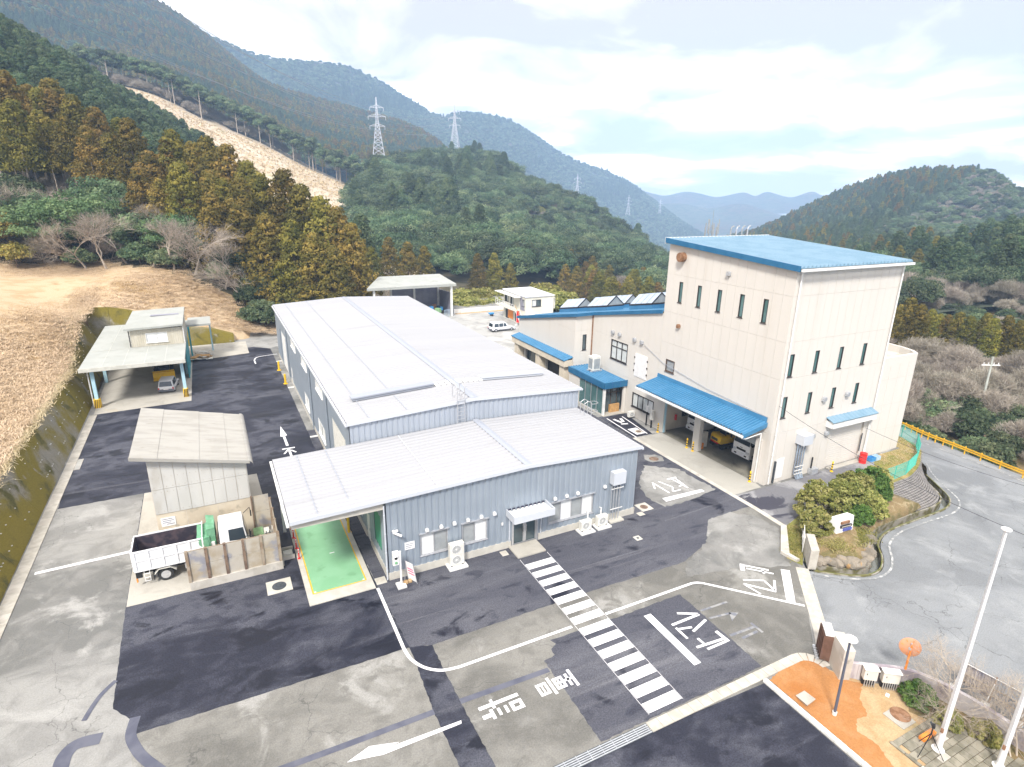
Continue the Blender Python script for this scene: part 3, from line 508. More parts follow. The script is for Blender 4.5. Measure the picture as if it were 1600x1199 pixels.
sheet('worn_patch', ragged([(17.6, -6.4), (20.3, -5.3), (22.6, -3.1), (24.8, -3.05), (26.2, -4.3), (26.2, -6.2), (23.9, -8.4), (23.3, -9.6), (20, -8.2), (16.5, -7.6)], .12, .3), 'old_pave', .012)
sheet('gravel_yard', [(18.7, 50), (27.5, 38.5), (50.2, 38.5), (50.2, 74), (33, 73.2), (18.7, 73.2)], 'gravel_m', .006)
sheet('sandy_strip', ragged([(28.5, 39.5), (30.5, 39.5), (30, 44), (28.4, 47), (27.6, 45)], .15, .4), 'sand_m', .012)
sheet('sandy_verge', [(33, 72.6), (43.4, 72.4), (43.4, 73.4), (33, 73.5)], 'sand_m', .012)
sheet('concrete_pad', [(-13.88, 3.88), (-13.95, 18.35), (-6.0, 18.3), (-5.6, 3.9)], 'light_conc', .016)
sheet('shelter_floor', [(-19.75, 39.2), (-10.9, 39.95), (-10.95, 57.5), (-9, 57.5), (-3.8, 58.5), (-3.8, 65.9), (-20.4, 65.9)], 'light_conc', .016)
sheet('garage_apron', [(27.2, 11.15), (27.15, -1.2), (30.1, -1.2), (30.4, 0), (30.4, 11.05)], 'apron_conc', .016)
sheet('driveway', [(27.1, -1.35), (30.3, -1.35), (48.4, -1.3), (47, -2.7), (44, -3.6), (39.6, -4.0), (33.5, -5.2), (30.1, -5.3), (27.05, -6.1)], 'drive_asphalt', .012)
sheet('entrance_floor', [(26.98, 11.3), (29.3, 11.3), (30.3, 16.9), (27.0, 17.2)], 'new_asphalt', .016)
sheet('lawn', [(43.0, -1.35), (48.3, -1.3), (48.5, 10), (51.2, 10), (51.0, 2), (50.2, -2.0), (46.5, -4.0), (43.2, -4.9), (41, -5), (40.2, -4.2), (43, -2.2)], 'lawn_m', .02)
sheet('soil_bed', ragged([(14.42, -15.6), (16.9, -14.95), (17.6, -15.5), (17.7, -17), (18.3, -17.75), (17.4, -18.2), (16.8, -19.0), (16.2, -18.9), (15.6, -19.3), (15.75, -20.2), (15.2, -21.3), (14.6, -22.5), (14.55, -24)], .05, .12), 'soil_m', .03)
sheet('sandy_ground', [(14.5, -16.5), (17.6, -16.3), (18.5, -17.7), (20, -18.7), (20.8, -20), (21.2, -22), (21.3, -26), (14.5, -26)], 'sand_m', .022)
sheet('planting_ground', [(18.7, -19.7), (20.2, -18.9), (21.0, -20.2), (21.4, -26), (17.8, -26), (19.8, -21.9)], 'dirt_m', .026)
# gutter along the garage apron and the yard
mb = MB()
for (a, b) in (((27.05, 11.2), (27.02, -3.3)), ((27.02, -3.3), (26.85, -6.2))):
    a, b = Vector((*a, .02)), Vector((*b, .02)); n = Vector((-(b-a).y, (b-a).x, 0)).normalized()*.2
    mb.hexa([a-n-Vector((0, 0, .06)), b-n-Vector((0, 0, .06)), b+n-Vector((0, 0, .06)), a+n-Vector((0, 0, .06)), a-n, b-n, b+n, a+n])
structure('gutter', mb, 'wall_conc')
# road beyond the gate, falling towards the bend
def rz_(x, y): return -2.3*np.clip((x-30)/28, 0, 1)**1.3-.003
def inside(px, py, poly):
    c = False; n = len(poly)
    for i in range(n):
        (x1, y1), (x2, y2) = poly[i], poly[(i+1) % n]
        if (y1 > py) != (y2 > py) and px < (x2-x1)*(py-y1)/(y2-y1)+x1: c = not c
    return c
def ribbon(name, pts, wd, mat, z=.0, follow=False, closed=False, kind='structure'):
    mb = MB(); P = [Vector((p[0], p[1], 0)) for p in pts]; Ls, Rs = [], []
    for i, p in enumerate(P):
        t = (P[min(i+1, len(P)-1)]-P[max(i-1, 0)]).normalized(); n = Vector((-t.y, t.x, 0))*wd/2
        for q, S in ((p+n, Ls), (p-n, Rs)): S.append((q.x, q.y, (float(rz_(q.x, q.y)) if follow else 0)+z))
    for i in range(len(P)-1): mb.add([Rs[i], Rs[i+1], Ls[i+1], Ls[i]], [(0, 1, 2, 3)])
    return tag(mb.build(name, mat, fixn=False), kind=kind)
def sm(pts, n=6):
    t = np.linspace(0, len(pts)-1, (len(pts)-1)*n+1); return [tuple(p) for p in crom([(*p, 0) for p in pts], t)[:, :2]]
edge = sm([(23.9, -10.85), (25.3, -12.0), (27.0, -12.75), (28.6, -12.65), (30.0, -11.9), (31.6, -10.75), (34.0, -10.05), (37, -9.85), (41.8, -9.6), (44.6, -8.5), (46.6, -6.4), (48.6, -4.3), (51.2, -2.3)], 8)
ribbon('edge_line', edge, .13, 'road_line', .03, True)
ribbon('edge_line', sm([(18.6, -16.9), (19.6, -17.5), (20.6, -18.6), (21.3, -20), (21.6, -22)]), .12, 'road_line', .02, True)
ribbon('edge_line', sm([(46, -30), (52.4, -15), (56.6, -7.6), (57.6, 1.2), (58.4, 3.2), (59.2, 8)]), .13, 'road_line', .03, True)
ribbon('threshold_slab', [(23.75, -10.05), (19.8, -14.35), (18.3, -15.75)], .75, 'kerb_conc', .014)

# ---------------------------------------------------------------- painted markings
mk = lambda nm, lab: thing(nm, lab, 'road marking', kind='structure')
zp = .022
xw = mk('crosswalk', 'white zebra crossing running from the office door to the kerb')
for i in range(14):
    y = -2.23-i*.905; MB().sheet([(8.06-.012*i, y-.56), (9.98-.012*i, y-.56), (9.98-.012*i, y), (8.06-.012*i, y)], zp).build('stripe', 'paint', xw, fixn=False)
for x in (8.02, 10.02): MB().sheet([(x-.012, -1.6), (x-.17, -14.6), (x-.15, -14.6), (x+.012, -1.6)], zp-.002).build('guide_line', 'paint', xw, fixn=False)
def ln(name, pts, wd, mat='paint', z=zp): o = ribbon(name, pts, wd, mat, z); return o
ln('lane_line', [(-.86, -.5), (-.9, -5.6)]+sm([(-.9, -5.9), (-.78, -6.75), (-.35, -7.55), (.35, -8.08), (1.2, -8.25)])+[(7.75, -8.25)], .17)
ln('lane_line', [(10.0, -8.2), (16.2, -8.21)]+sm([(16.3, -8.21), (16.67, -8.31), (16.98, -8.55)], 4)+[(20.75, -12.6)], .17)
ln('lane_line', [(-19.1, 9.75), (-14.1, 9.95)], .28)
ln('lane_line', sm([(-3.42, 52.4), (-3.4, 54.6), (-2.7, 55.9), (-.3, 56.4)]), .16)
def polys(name, label, ps, mat='paint', part='stroke', z=zp):
    t = mk(name, label)
    for p in ps: MB().sheet(p, z).build(part, mat, t, fixn=False)
    return t
def seg(a, b, w_):
    a, b = Vector(a), Vector(b); n = (b-a).normalized(); n = Vector((-n.y, n.x))*w_/2; return [tuple(a-n), tuple(b-n), tuple(b+n), tuple(a+n)]
rc = lambda x0, x1, y0, y1: [(x0, y0), (x1, y0), (x1, y1), (x0, y1)]
def frame(x0, x1, y0, y1, w_): return [rc(x0, x1, y0, y0+w_), rc(x0, x1, y1-w_, y1), rc(x0, x0+w_, y0+w_, y1-w_), rc(x1-w_, x1, y0+w_, y1-w_)]
polys('weighing_letters', 'white painted kanji for weighing lying on the brown slab paving',
      [rc(1.04, 3.03, -11.09, -10.9), rc(1.66, 1.8, -10.9, -10.73), rc(1.66, 1.8, -11.24, -11.09), rc(1.44, 1.6, -11.77, -11.22), rc(1.03, 1.44, -11.61, -11.4), rc(1.79, 1.93, -11.7, -11.3), rc(2.14, 2.28, -11.72, -11.3), *frame(2.43, 3.04, -11.78, -11.24, .17),
       *frame(3.98, 4.54, -11.63, -10.91, .14), rc(4.22, 4.3, -11.49, -11.05), rc(4.64, 4.79, -11.79, -10.74), *frame(4.88, 5.42, -11.62, -10.91, .14), rc(5.11, 5.19, -11.48, -11.05), rc(5.02, 5.11, -11.32, -11.2), rc(5.19, 5.28, -11.32, -11.2), rc(5.57, 5.71, -11.65, -10.9), rc(5.42, 5.83, -11.32, -11.18), rc(5.83, 5.98, -11.8, -10.72)])
sb = lambda p: p
polys('stop_letters', 'white stop lettering and bar on the dark patch beside the crossing',
      [[(11.82, -9.27), (11.8, -13.27), (12.24, -13.27), (12.28, -9.28)], seg((13.66, -9.9), (14.7, -10.46), .16), seg((14.72, -10.5), (12.75, -10.52), .16), seg((12.8, -10.78), (12.8, -11.68), .14), seg((12.85, -10.92), (13.62, -11.12), .14), seg((13.45, -11.4), (14.74, -11.0), .15), seg((12.78, -12.38), (14.5, -12.52), .15), seg((13.2, -12.72), (14.5, -12.72), .14), seg((14.58, -11.92), (14.62, -12.78), .2), seg((13.3, -11.9), (13.32, -12.34), .14)])
polys('stop_letters', 'white stop lettering and bar painted in front of the gate threshold',
      [[(22.4, -9.56), (22.8, -9.9), (20.47, -12.21), (20.13, -11.87)], seg((20.6, -8.1), (20.1, -8.62), .28), seg((20.65, -8.3), (21.62, -9.3), .15), seg((20.5, -8.55), (21.6, -9.7), .13), seg((21.3, -9.1), (21.06, -9.44), .14), seg((19.4, -9.32), (20.5, -9.92), .13), seg((20.5, -9.9), (20.32, -10.9), .13), seg((20.32, -10.9), (21.1, -10.18), .14), seg((19.12, -9.6), (20.3, -11.0), .15), seg((19.1, -9.6), (19.3, -10.75), .12)])
polys('stop_letters', 'white stop lettering and bar on the worn patch near the garage apron',
      [[(21.64, .77), (21.55, .24), (25.44, .23), (25.46, .6)], seg((24.1, 3.08), (25.05, 3.08), .18), seg((24.5, 3.0), (24.62, 1.25), .14), seg((24.85, 3.0), (24.66, 1.2), .12), seg((24.6, 1.78), (24.15, 1.72), .14), seg((23.2, 3.1), (23.62, 1.85), .13), seg((23.62, 1.85), (23.1, 1.26), .13), seg((23.1, 1.26), (23.9, 1.25), .14), seg((22.62, 3.2), (22.72, 1.2), .14), seg((22.62, 3.1), (22.1, 2.2), .13)])
polys('faded_arrow', 'dark painted-out arrow and lettering on the pale paving near the gate', [seg((15.0, -10.32), (16.95, -10.4), .14), seg((15.0, -11.0), (16.4, -11.2), .14), [(16.83, -11.37), (15.98, -11.72), (16.35, -11.1)], seg((15, -12.5), (16.75, -12.58), .16), seg((15.45, -12.93), (16.62, -12.9), .15), seg((16.8, -12.28), (16.8, -13.1), .15)], 'old_paint')
polys('direction_arrow', 'long white arrow pointing left across the slab paving', [[(-4.88, -11.02), (-3.87, -10.68), (-2.66, -11.04), (-3.42, -11.08), (.11, -11.18), (.06, -11.34), (-3.44, -11.33), (-3.9, -11.22)]])
polys('direction_arrow', 'white arrow with lettering on dark asphalt beside the hall', [[(-3.05, 28.2), (-3.35, 25.5), (-3.15, 25.46), (-3.14, 23.04), (-2.91, 23.04), (-2.95, 25.44), (-2.75, 25.6)], seg((-3.55, 22.42), (-2.47, 22.42), .22), seg((-3.0, 22.3), (-2.98, 18.6), .2), seg((-3.05, 22.2), (-3.5, 21.3), .16), seg((-2.85, 21.95), (-2.5, 21.3), .16)])
ln('lane_line', [(27.6, 16.5), (27.3, 11.2)], .12); ln('lane_line', [(29.4, 16.3), (28.85, 11.5)], .12)
polys('floor_letters', 'white worn lettering on the asphalt outside the entrance', [seg((28.1, 16.0), (28.3, 14.9), .3), seg((28.9, 15.9), (28.6, 15.0), .3), seg((28.0, 14.6), (28.7, 14.4), .25), rc(27.75, 28.8, 11.7, 13.2)], 'paint', z=.026)
# sealed trenches
ln('sealed_trench', [(-9, -10.1), (-5, -10.18), (-.82, -10.22)], .3, 'seal', .016); ln('sealed_trench', [(.46, -10.2), (5.1, -10.33)], .3, 'seal', .016)
ln('sealed_trench', sm([(-13.8, -1.93), (-14.29, -2.57), (-14.59, -3.27), (-14.8, -3.95)]), .22, 'seal', .016)
ln('sealed_trench', sm([(-12.8, -4.7), (-12.9, -5.66), (-12.64, -6.51), (-12.29, -7.2), (-11.6, -8.2), (-10.9, -9.2)]), .42, 'seal', .016)
ln('sealed_trench', sm([(-14.0, -5.3), (-14.84, -5.2), (-15.22, -5.6), (-15.29, -6.4), (-15.3, -8)]), .6, 'seal', .014)
# ---------------------------------------------------------------- helpers for buildings
def rib_roof(mb_plate, mb_rib, x0, x1, xr, y0, y1, ze0, ze1, zr, pitch=.5, th=.12, rh=.075, ends=None):
    """low gable with its ridge along Y at xr; folded ribs run across"""
    for a, b, za, zb in ((x0, xr, ze0, zr), (xr, x1, zr, ze1)):
        mb_plate.hexa([(a, y0, za-th), (b, y0, zb-th), (b, y1, zb-th), (a, y1, za-th), (a, y0, za), (b, y0, zb), (b, y1, zb), (a, y1, za)])
        n = round((y1-y0)/pitch); p = (y1-y0)/n
        for i in range(n):
            c = y0+(i+.5)*p; A, B = p*.34, p*.16
            mb_rib.add([(a, c-A, za), (a, c-B, za+rh), (a, c+B, za+rh), (a, c+A, za), (b, c-A, zb), (b, c-B, zb+rh), (b, c+B, zb+rh), (b, c+A, zb)], [(0, 1, 5, 4), (1, 2, 6, 5), (2, 3, 7, 6), (0, 3, 2, 1), (4, 5, 6, 7)])
            if ends is not None:
                if a == x0: ends.box(a-.015, c-B*1.1, za-.09, a-.003, c+B*1.1, za+rh*.6)
                else: ends.box(b+.003, c-B*1.1, zb-.09, b+.015, c+B*1.1, zb+rh*.6)
def rib_plane(name, parent, mat, p00, p10, p11, p01, n, h=.05, w0=.3, w1=.18, th=.06):
    """sloping sheet p00-p10 (eave) to p01-p11 with n ribs running from eave to top"""
    p00, p10, p11, p01 = map(Vector, (p00, p10, p11, p01)); nn = (p10-p00).cross(p01-p00).normalized()
    if nn.z < 0: nn = -nn
    m = MB(); m.hexa([p00-nn*th, p10-nn*th, p11-nn*th, p01-nn*th, p00, p10, p11, p01])
    for i in range(n):
        c = (i+.5)/n; A, B = w0/n, w1/n
        q = lambda t, up, hh: (p00.lerp(p10, t) if not up else p01.lerp(p11, t))+nn*hh
        m.add([q(c-A, 0, 0), q(c-B, 0, h), q(c+B, 0, h), q(c+A, 0, 0), q(c-A, 1, 0), q(c-B, 1, h), q(c+B, 1, h), q(c+A, 1, 0)], [(0, 1, 5, 4), (1, 2, 6, 5), (2, 3, 7, 6), (0, 3, 2, 1), (4, 5, 6, 7)])
    return m.build(name, mat, parent)
def dome_vent(parent, p, n, s=.2, mat='white', name='vent_hood'):
    p, n = Vector(p), Vector(n); m = MB(); up = Vector((0, 0, 1)); side = up.cross(n)
    prof = [(-.5, 0), (.5, 0), (.5, .55), (.32, .9), (-.32, .9), (-.5, .55)]
    base = [p+side*a*s+up*(b-.45)*s*1.15 for a, b in prof]; m.sweep(base, n*s*.75); return m.build(name, mat, parent, bevel=.03)
def downpipe(parent, x, y, z0, z1, r=.05, mat='white_trim', name='downpipe', brackets=4, n=(0, 0)):
    m = MB().cyl((x, y, z0), (x, y, z1), r, n=8)
    for i in range(brackets):
        z = z0+(i+.5)*(z1-z0)/brackets; m.cyl((x, y, z-.03), (x, y, z+.03), r*1.4, n=8)
    return m.build(name, mat, parent, smooth=True)

# ---------------------------------------------------------------- the grey hall
hall = thing('main_hall', 'large grey ribbed metal hall with a wide white low gable roof', 'building', (9.25, 32, 0))
HX0, HX1, HY0, HY1, HE, HR = -.1, 18.6, 8.62, 55.5, 6.92, 7.4
FW = Fr((HX0, HY1, 0), (0, -1, 0), (-1, 0, 0)); uW = lambda y: HY1-y
opsW = [(uW(50.6), uW(45.0), 0, 4.9), (uW(42.0), uW(40.8), 0, 2.1), (uW(16.0), uW(10.2), 0, 5.1)]
wu = [(39.3, 35.6), (31.3, 27.8), (22.7, 19.2)]; wl = [(31.0, 28.2), (22.9, 19.6)]
opsW += [(uW(a), uW(b), 5.3, 6.1) for a, b in wu]+[(uW(a), uW(b), .95, 2.35) for a, b in wl]
tz = lambda u: HE-.05
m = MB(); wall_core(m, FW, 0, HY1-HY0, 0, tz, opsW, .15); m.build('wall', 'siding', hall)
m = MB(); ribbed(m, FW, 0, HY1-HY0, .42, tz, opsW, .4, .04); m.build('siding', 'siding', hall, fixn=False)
m = MB()
for a, b in ((0, uW(50.65)), (uW(44.95), uW(42.05)), (uW(40.75), uW(16.05)), (uW(10.15), HY1-HY0)): FW.box(m, a, b, 0, .4, .004, .07)
m.build('plinth', 'base_conc', hall)
FS = Fr((HX0, HY0, 0), (1, 0, 0), (0, -1, 0)); gz = lambda u: HE-.05+(HR-HE)*(1-abs(u-9.35)/9.35)
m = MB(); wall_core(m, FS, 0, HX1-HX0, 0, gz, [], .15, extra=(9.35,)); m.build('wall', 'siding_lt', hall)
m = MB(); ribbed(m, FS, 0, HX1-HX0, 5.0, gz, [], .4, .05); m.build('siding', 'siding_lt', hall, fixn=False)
FE = Fr((HX1, HY0, 0), (0, 1, 0), (1, 0, 0)); m = MB(); wall_core(m, FE, 0, HY1-HY0, 0, tz, [], .15); m.build('wall', 'siding', hall)
m = MB(); ribbed(m, FE, 0, HY1-HY0, .42, tz, [], .4, .04); m.build('siding', 'siding', hall, fixn=False)
FN = Fr((HX1, HY1, 0), (-1, 0, 0), (0, 1, 0)); m = MB(); wall_core(m, FN, 0, HX1-HX0, 0, gz, [], .15, extra=(9.35,)); m.build('wall', 'siding', hall)
pl_, rb_, en_ = MB(), MB(), MB(); rib_roof(pl_, rb_, -.28, 18.78, 9.25, 8.45, 55.65, 7.02, 7.02, 7.5, .5, ends=en_)
ro = pl_.build('roof', 'roof_w', hall); rb_.build('roof_ribs', 'roof_w', ro); en_.build('rib_ends', 'roof_end', ro)
MB().sweep([(8.95, 8.42, 7.56), (9.25, 8.42, 7.6), (9.55, 8.42, 7.56), (9.55, 8.42, 7.59), (9.25, 8.42, 7.64), (8.95, 8.42, 7.59)], (0, 47.2, 0)).build('ridge_cap', 'roof_seam', ro)
for x in (1.3, 4.1):
    z = 7.02+.48*(x+.28)/9.53
    for ya, yb in (((8.6, 55.5),) if x < 2 else ((8.8, 12.2), (13.4, 55.5))): MB().box(x-.03, ya, z+.07, x+.03, yb, z+.1).build('roof_seam', 'roof_seam', ro)
m = MB()
for y in (8.4, 55.62): m.hexa([(-.28, y, 6.86), (9.25, y, 7.34), (9.25, y+.06, 7.34), (-.28, y+.06, 6.86), (-.28, y, 7.12), (9.25, y, 7.6), (9.25, y+.06, 7.6), (-.28, y+.06, 7.12)]); m.build('verge_trim', 'trim', ro); m = MB(); m.hexa([(9.25, y, 7.34), (18.78, y, 6.86), (18.78, y+.06, 6.86), (9.25, y+.06, 7.34), (9.25, y, 7.6), (18.78, y, 7.12), (18.78, y+.06, 7.12), (9.25, y+.06, 7.6)]); m.build('verge_trim', 'trim', ro); m = MB()
for x in (-.36, 18.86): MB().box(x-.07, 8.4, 6.84, x+.07, 55.7, 6.98).build('gutter', 'trim', hall)
for (a, b), z in zip(((1.0, 7.4), (11.7, 17.4)), (0, 0)):
    m = MB(); za, zb = 7.02+.48*(1-abs(a-9.25)/9.53), 7.02+.48*(1-abs(b-9.25)/9.53)
    m.hexa([(a, 12.5, za+.07), (b, 12.5, zb+.07), (b, 13.1, zb+.07), (a, 13.1, za+.07), (a, 12.5, za+.3), (b, 12.5, zb+.3), (b, 13.1, zb+.3), (a, 13.1, za+.3)]); m.build('roof_ventilator', 'roof_seam' if a < 5 else 'trim', ro)
    m = MB(); m.hexa([(a-.06, 12.42, za+.26), (b+.06, 12.42, zb+.26), (b+.06, 13.18, zb+.26), (a-.06, 13.18, za+.26), (a-.06, 12.42, za+.36), (b+.06, 12.42, zb+.36), (b+.06, 13.18, zb+.36), (a-.06, 13.18, za+.36)]); m.build('ventilator_cap', 'trim' if a > 5 else 'roof_seam', ro)
m = MB()
for i in range(9): x = 7.6+i*.47; z = 7.02+.48*(1-abs(x-9.25)/9.53)+.08; m.box(x, 12.3, z, x+.3, 13.2, z+.06)
m.build('crossing_boards', 'white_trim', ro)
sh = MB(); FW.box(sh, uW(50.6), uW(45.0), 0, 4.9, -.13, -.1)
for i in range(24): FW.box(sh, uW(50.6)+.02, uW(45.0)-.02, .05+i*.2, .05+i*.2+.16, -.1, -.085)
sh.build('roller_shutter', 'white_trim', hall)
sh = MB(); FW.box(sh, uW(16), uW(10.2), 0, 5.1, -.13, -.1)
for i in range(25): FW.box(sh, uW(16)+.02, uW(10.2)-.02, .05+i*.2, .05+i*.2+.16, -.1, -.085)
sh.build('roller_shutter', 'offwhite', hall)
d_ = MB(); FW.box(d_, uW(42), uW(40.8), 0, 2.1, -.1, .02); d_ = d_.build('door', 'white_trim', hall); h_ = MB(); FW.box(h_, uW(41), uW(40.92), .95, 1.1, .02, .08); h_.build('handle', 'alu', d_)
for a, b in wu: window(hall, FW, uW(a), uW(b), 5.3, 6.1, ('glass', 'blind', 'glass', 'blind'), 'white_trim', .07, .06)
for a, b in wl: window(hall, FW, uW(a), uW(b), .95, 2.35, ('blind', 'glass', 'blind'), 'white_trim', .08, .06)
for y in (43.2, 26.0, 17.2): downpipe(hall, HX0-.12, y, .1, 6.85, .06, 'siding')
for y in (52.4, 40.2, 24.2): MB().box(HX0-.75, y-.12, .01, HX0-.08, y+.12, .08).build('drain_cover', 'white_trim', hall)
# roof ladder on the gable
lad = MB()
for x in (7.8, 8.38): lad.tube([(x, 8.3, 5.7), (x, 8.3, 8.55), (x, 8.75, 8.75), (x, 9.3, 8.55), (x, 9.3, 7.6)], .03)
for i in range(9): lad.cyl((7.8, 8.3, 5.8+i*.3), (8.38, 8.3, 5.8+i*.3), .02, n=6)
lad.build('roof_ladder', 'alu', hall)
lad = MB()
for y in (6.5, 7.05):
    lad.tube([(18.55, y, .4), (18.55, y, 6.4), (18.2, y, 6.6), (17.85, y, 6.4), (17.85, y, 5.6)], .03)
for i in range(19): lad.cyl((18.55, 6.5, .5+i*.3), (18.55, 7.05, .5+i*.3), .02, n=6)
for z in (2.6, 3.6, 4.6, 5.6, 6.3): lad.tube([(18.55, 6.5, z), (18.9, 6.42, z), (19.2, 6.55, z), (19.25, 6.78, z), (19.2, 7.0, z), (18.9, 7.13, z), (18.55, 7.05, z)], .02)
lad2 = lad

# ---------------------------------------------------------------- the low office in front, its roof reaching over the weighbridge
off = thing('front_office', 'low grey ribbed metal office with white roof reaching over a green weighbridge', 'building', (9, 4, 0))
lad2.build('caged_ladder', 'alu', off)
OX1, OY1 = 18.15, 8.5
OS = Fr((0, 0, 0), (1, 0, 0), (0, -1, 0)); oz = lambda u: 5.2+.4*(1-abs(u-9.3)/(14.5 if u < 9.3 else 9.0))-.02
opsS = [(1.98, 3.76, 1.09, 2.6), (4.7, 6.44, 1.12, 2.62), (11.0, 14.55, 1.0, 2.52), (8.2, 10.15, 0, 2.42)]
m = MB(); wall_core(m, OS, 0, OX1, 0, oz, opsS, .15, extra=(9.3,)); m.build('wall', 'siding', off)
m = MB(); ribbed(m, OS, 0, OX1, .5, oz, opsS, .42, .05); m.build('siding', 'siding', off, fixn=False)
m = MB(); OS.box(m, -.03, 8.15, 0, .5, .004, .09); OS.box(m, 10.2, OX1+.03, 0, .5, .004, .09); m.build('plinth', 'base_conc', off)
OW = Fr((0, OY1, 0), (0, -1, 0), (-1, 0, 0)); opsO = [(OY1-5.2, OY1-4.2, 0, 2.1), (OY1-2.9, OY1-1.3, 1.2, 3.6), (OY1-7.6, OY1-6.4, 1.0, 2.3)]
m = MB(); wall_core(m, OW, 0, OY1, 0, lambda u: 5.3, opsO, .15); m.build('wall', 'siding', off)
m = MB(); ribbed(m, OW, 0, OY1, .5, lambda u: 5.25, opsO, .42, .05); m.build('siding', 'siding', off, fixn=False)
m = MB(); OW.box(m, 0, OY1-5.25, 0, .5, .004, .09); OW.box(m, OY1-4.15, OY1-.09, 0, .5, .004, .09); m.build('plinth', 'base_conc', off)
d_ = MB(); OW.box(d_, OY1-2.9, OY1-1.3, 1.2, 3.6, -.1, .03); d_.build('green_panel', 'door_green', off)
d_ = MB(); OW.box(d_, OY1-5.2, OY1-4.2, 0, 2.1, -.1, .02); d_ = d_.build('door', 'white_trim', off); h_ = MB(); OW.box(h_, OY1-4.4, OY1-4.3, .95, 1.1, .02, .08); h_.build('handle', 'alu', d_)
window(off, OW, OY1-7.6, OY1-6.4, 1.0, 2.3, ('glass', 'blind'))
OE = Fr((OX1, 0, 0), (0, 1, 0), (1, 0, 0)); m = MB(); wall_core(m, OE, 0, OY1, 0, lambda u: 5.18, [], .15); m.build('wall', 'siding', off)
m = MB(); ribbed(m, OE, 0, OY1, .5, lambda u: 5.15, [], .42, .05); m.build('siding', 'siding', off, fixn=False); m = MB(); OE.box(m, -.09, OY1, 0, .5, .004, .09); m.build('plinth', 'base_conc', off)
pl_, rb_, en_ = MB(), MB(), MB(); rib_roof(pl_, rb_, -5.25, 18.35, 9.3, -.2, 8.5, 5.34, 5.36, 5.74, .483, ends=en_)
ro = pl_.build('roof', 'roof_w', off); rb_.build('roof_ribs', 'roof_w', ro); en_.build('rib_ends', 'roof_end', ro)
MB().sweep([(9.05, -.2, 5.8), (9.3, -.2, 5.83), (9.55, -.2, 5.8), (9.55, -.2, 5.83), (9.3, -.2, 5.87), (9.05, -.2, 5.83)], (0, 8.65, 0)).build('ridge_cap', 'roof_seam', ro)
for x, ya, yb in ((-3.75, 0, 8.3), (-1.9, .9, 8.3), (3.2, 0, 8.3)):
    z = 5.34+.4*(x+5.25)/14.55; MB().box(x-.025, ya, z+.06, x+.025, yb, z+.095).build('roof_seam', 'roof_seam' if x < 0 else 'trim', ro)
m = MB()
for xa, xb, za, zb in ((-5.25, 9.3, 5.34, 5.74), (9.3, 18.35, 5.74, 5.36)): m.hexa([(xa, -.27, za-.14), (xb, -.27, zb-.14), (xb, -.205, zb-.14), (xa, -.205, za-.14), (xa, -.27, za+.1), (xb, -.27, zb+.1), (xb, -.205, zb+.1), (xa, -.205, za+.1)])
m.build('verge_trim', 'trim', ro)
MB().box(18.37, -.25, 5.15, 18.5, 8.5, 5.32).build('gutter', 'trim', off); MB().box(-5.42, -.25, 5.12, -5.28, 8.5, 5.24).build('gutter', 'white_trim', off)
MB().box(-5.2, -.05, 4.84, -.16, .1, 5.2).build('header_beam', 'base_conc', off); MB().box(-5.2, 8.3, 4.84, -.16, 8.44, 5.2).build('header_beam', 'base_conc', off)
for x in (-5.0,): MB().box(x-.1, 8.1, 0, x+.1, 8.29, 4.84).build('column', 'white_trim', off)
MB().box(-5.2, .1, 4.9, -5.06, 8.3, 5.18).build('edge_beam', 'trim', off)
window(off, OS, 1.98, 3.76, 1.09, 2.6, ('blind_lt', 'screen'), hood=True); window(off, OS, 4.7, 6.44, 1.12, 2.62, ('screen', 'blind_lt'), hood=True); window(off, OS, 11.0, 14.55, 1.0, 2.52, ('screen', 'blind_lt', 'screen', 'blind_lt'), hood=True)
for x in (2.41, 3.32, 4.18, 5.09, 6.0, 6.91, 11.39, 12.31, 13.19, 15.43): dome_vent(off, (x, -.06, 2.86), (0, -1, 0), .22)
MB().box(7.42, -.14, 1.84, 7.54, -.06, 2.02).build('intercom', 'white', off)
# entrance: glazed double door, canopy, step
dr = MB(); OS.box(dr, 8.2, 8.32, 0, 2.42, -.1, .1); OS.box(dr, 10.03, 10.15, 0, 2.42, -.1, .1); OS.box(dr, 8.32, 10.03, 2.28, 2.42, -.1, .1); OS.box(dr, 9.12, 9.24, .05, 2.28, -.08, .02)
for a, b in ((8.32, 9.12), (9.24, 10.03)): OS.box(dr, a, b, .02, .14, -.06, .0); OS.box(dr, a, a+.06, .14, 2.28, -.06, 0); OS.box(dr, b-.06, b, .14, 2.28, -.06, 0)
dr = dr.build('entrance_door', 'alu', off)
for a, b in ((8.38, 9.06), (9.3, 9.97)): g = MB(); OS.box(g, a, b, .14, 2.28, -.04, -.025); g.build('pane', 'glass', dr)
for x in (9.06, 9.28): MB().cyl((x, -.06, .9), (x, -.06, 1.4), .02, n=6).build('handle', 'chrome', dr)
cn = MB(); cn.box(7.8, -1.25, 2.5, 10.65, -.07, 2.72); cn.box(7.8, -1.3, 2.45, 10.65, -1.25, 2.95); cn.box(7.75, -1.3, 2.45, 7.8, -.07, 2.95); cn.box(10.65, -1.3, 2.45, 10.7, -.07, 2.95); cn = cn.build('entrance_canopy', 'trim', off)
m = MB()
for i in range(9): m.box(7.9+i*.31, -1.22, 2.72, 8.06+i*.31, -.1, 2.79)
m.build('canopy_ribs', 'white_trim', cn); m = MB()
for i in range(9): m.box(7.9+i*.31, -.098, 2.78, 8.1+i*.31, -.062, 2.9)
m.build('canopy_flashing', 'roof_end', cn)
MB().box(7.95, -1.5, .026, 10.0, -.1, .13).build('door_step', 'light_conc', off, bevel=.01)
for x in (8.0, 10.35): downpipe(off, x, -.12, .5, 2.5, .035, 'trim')
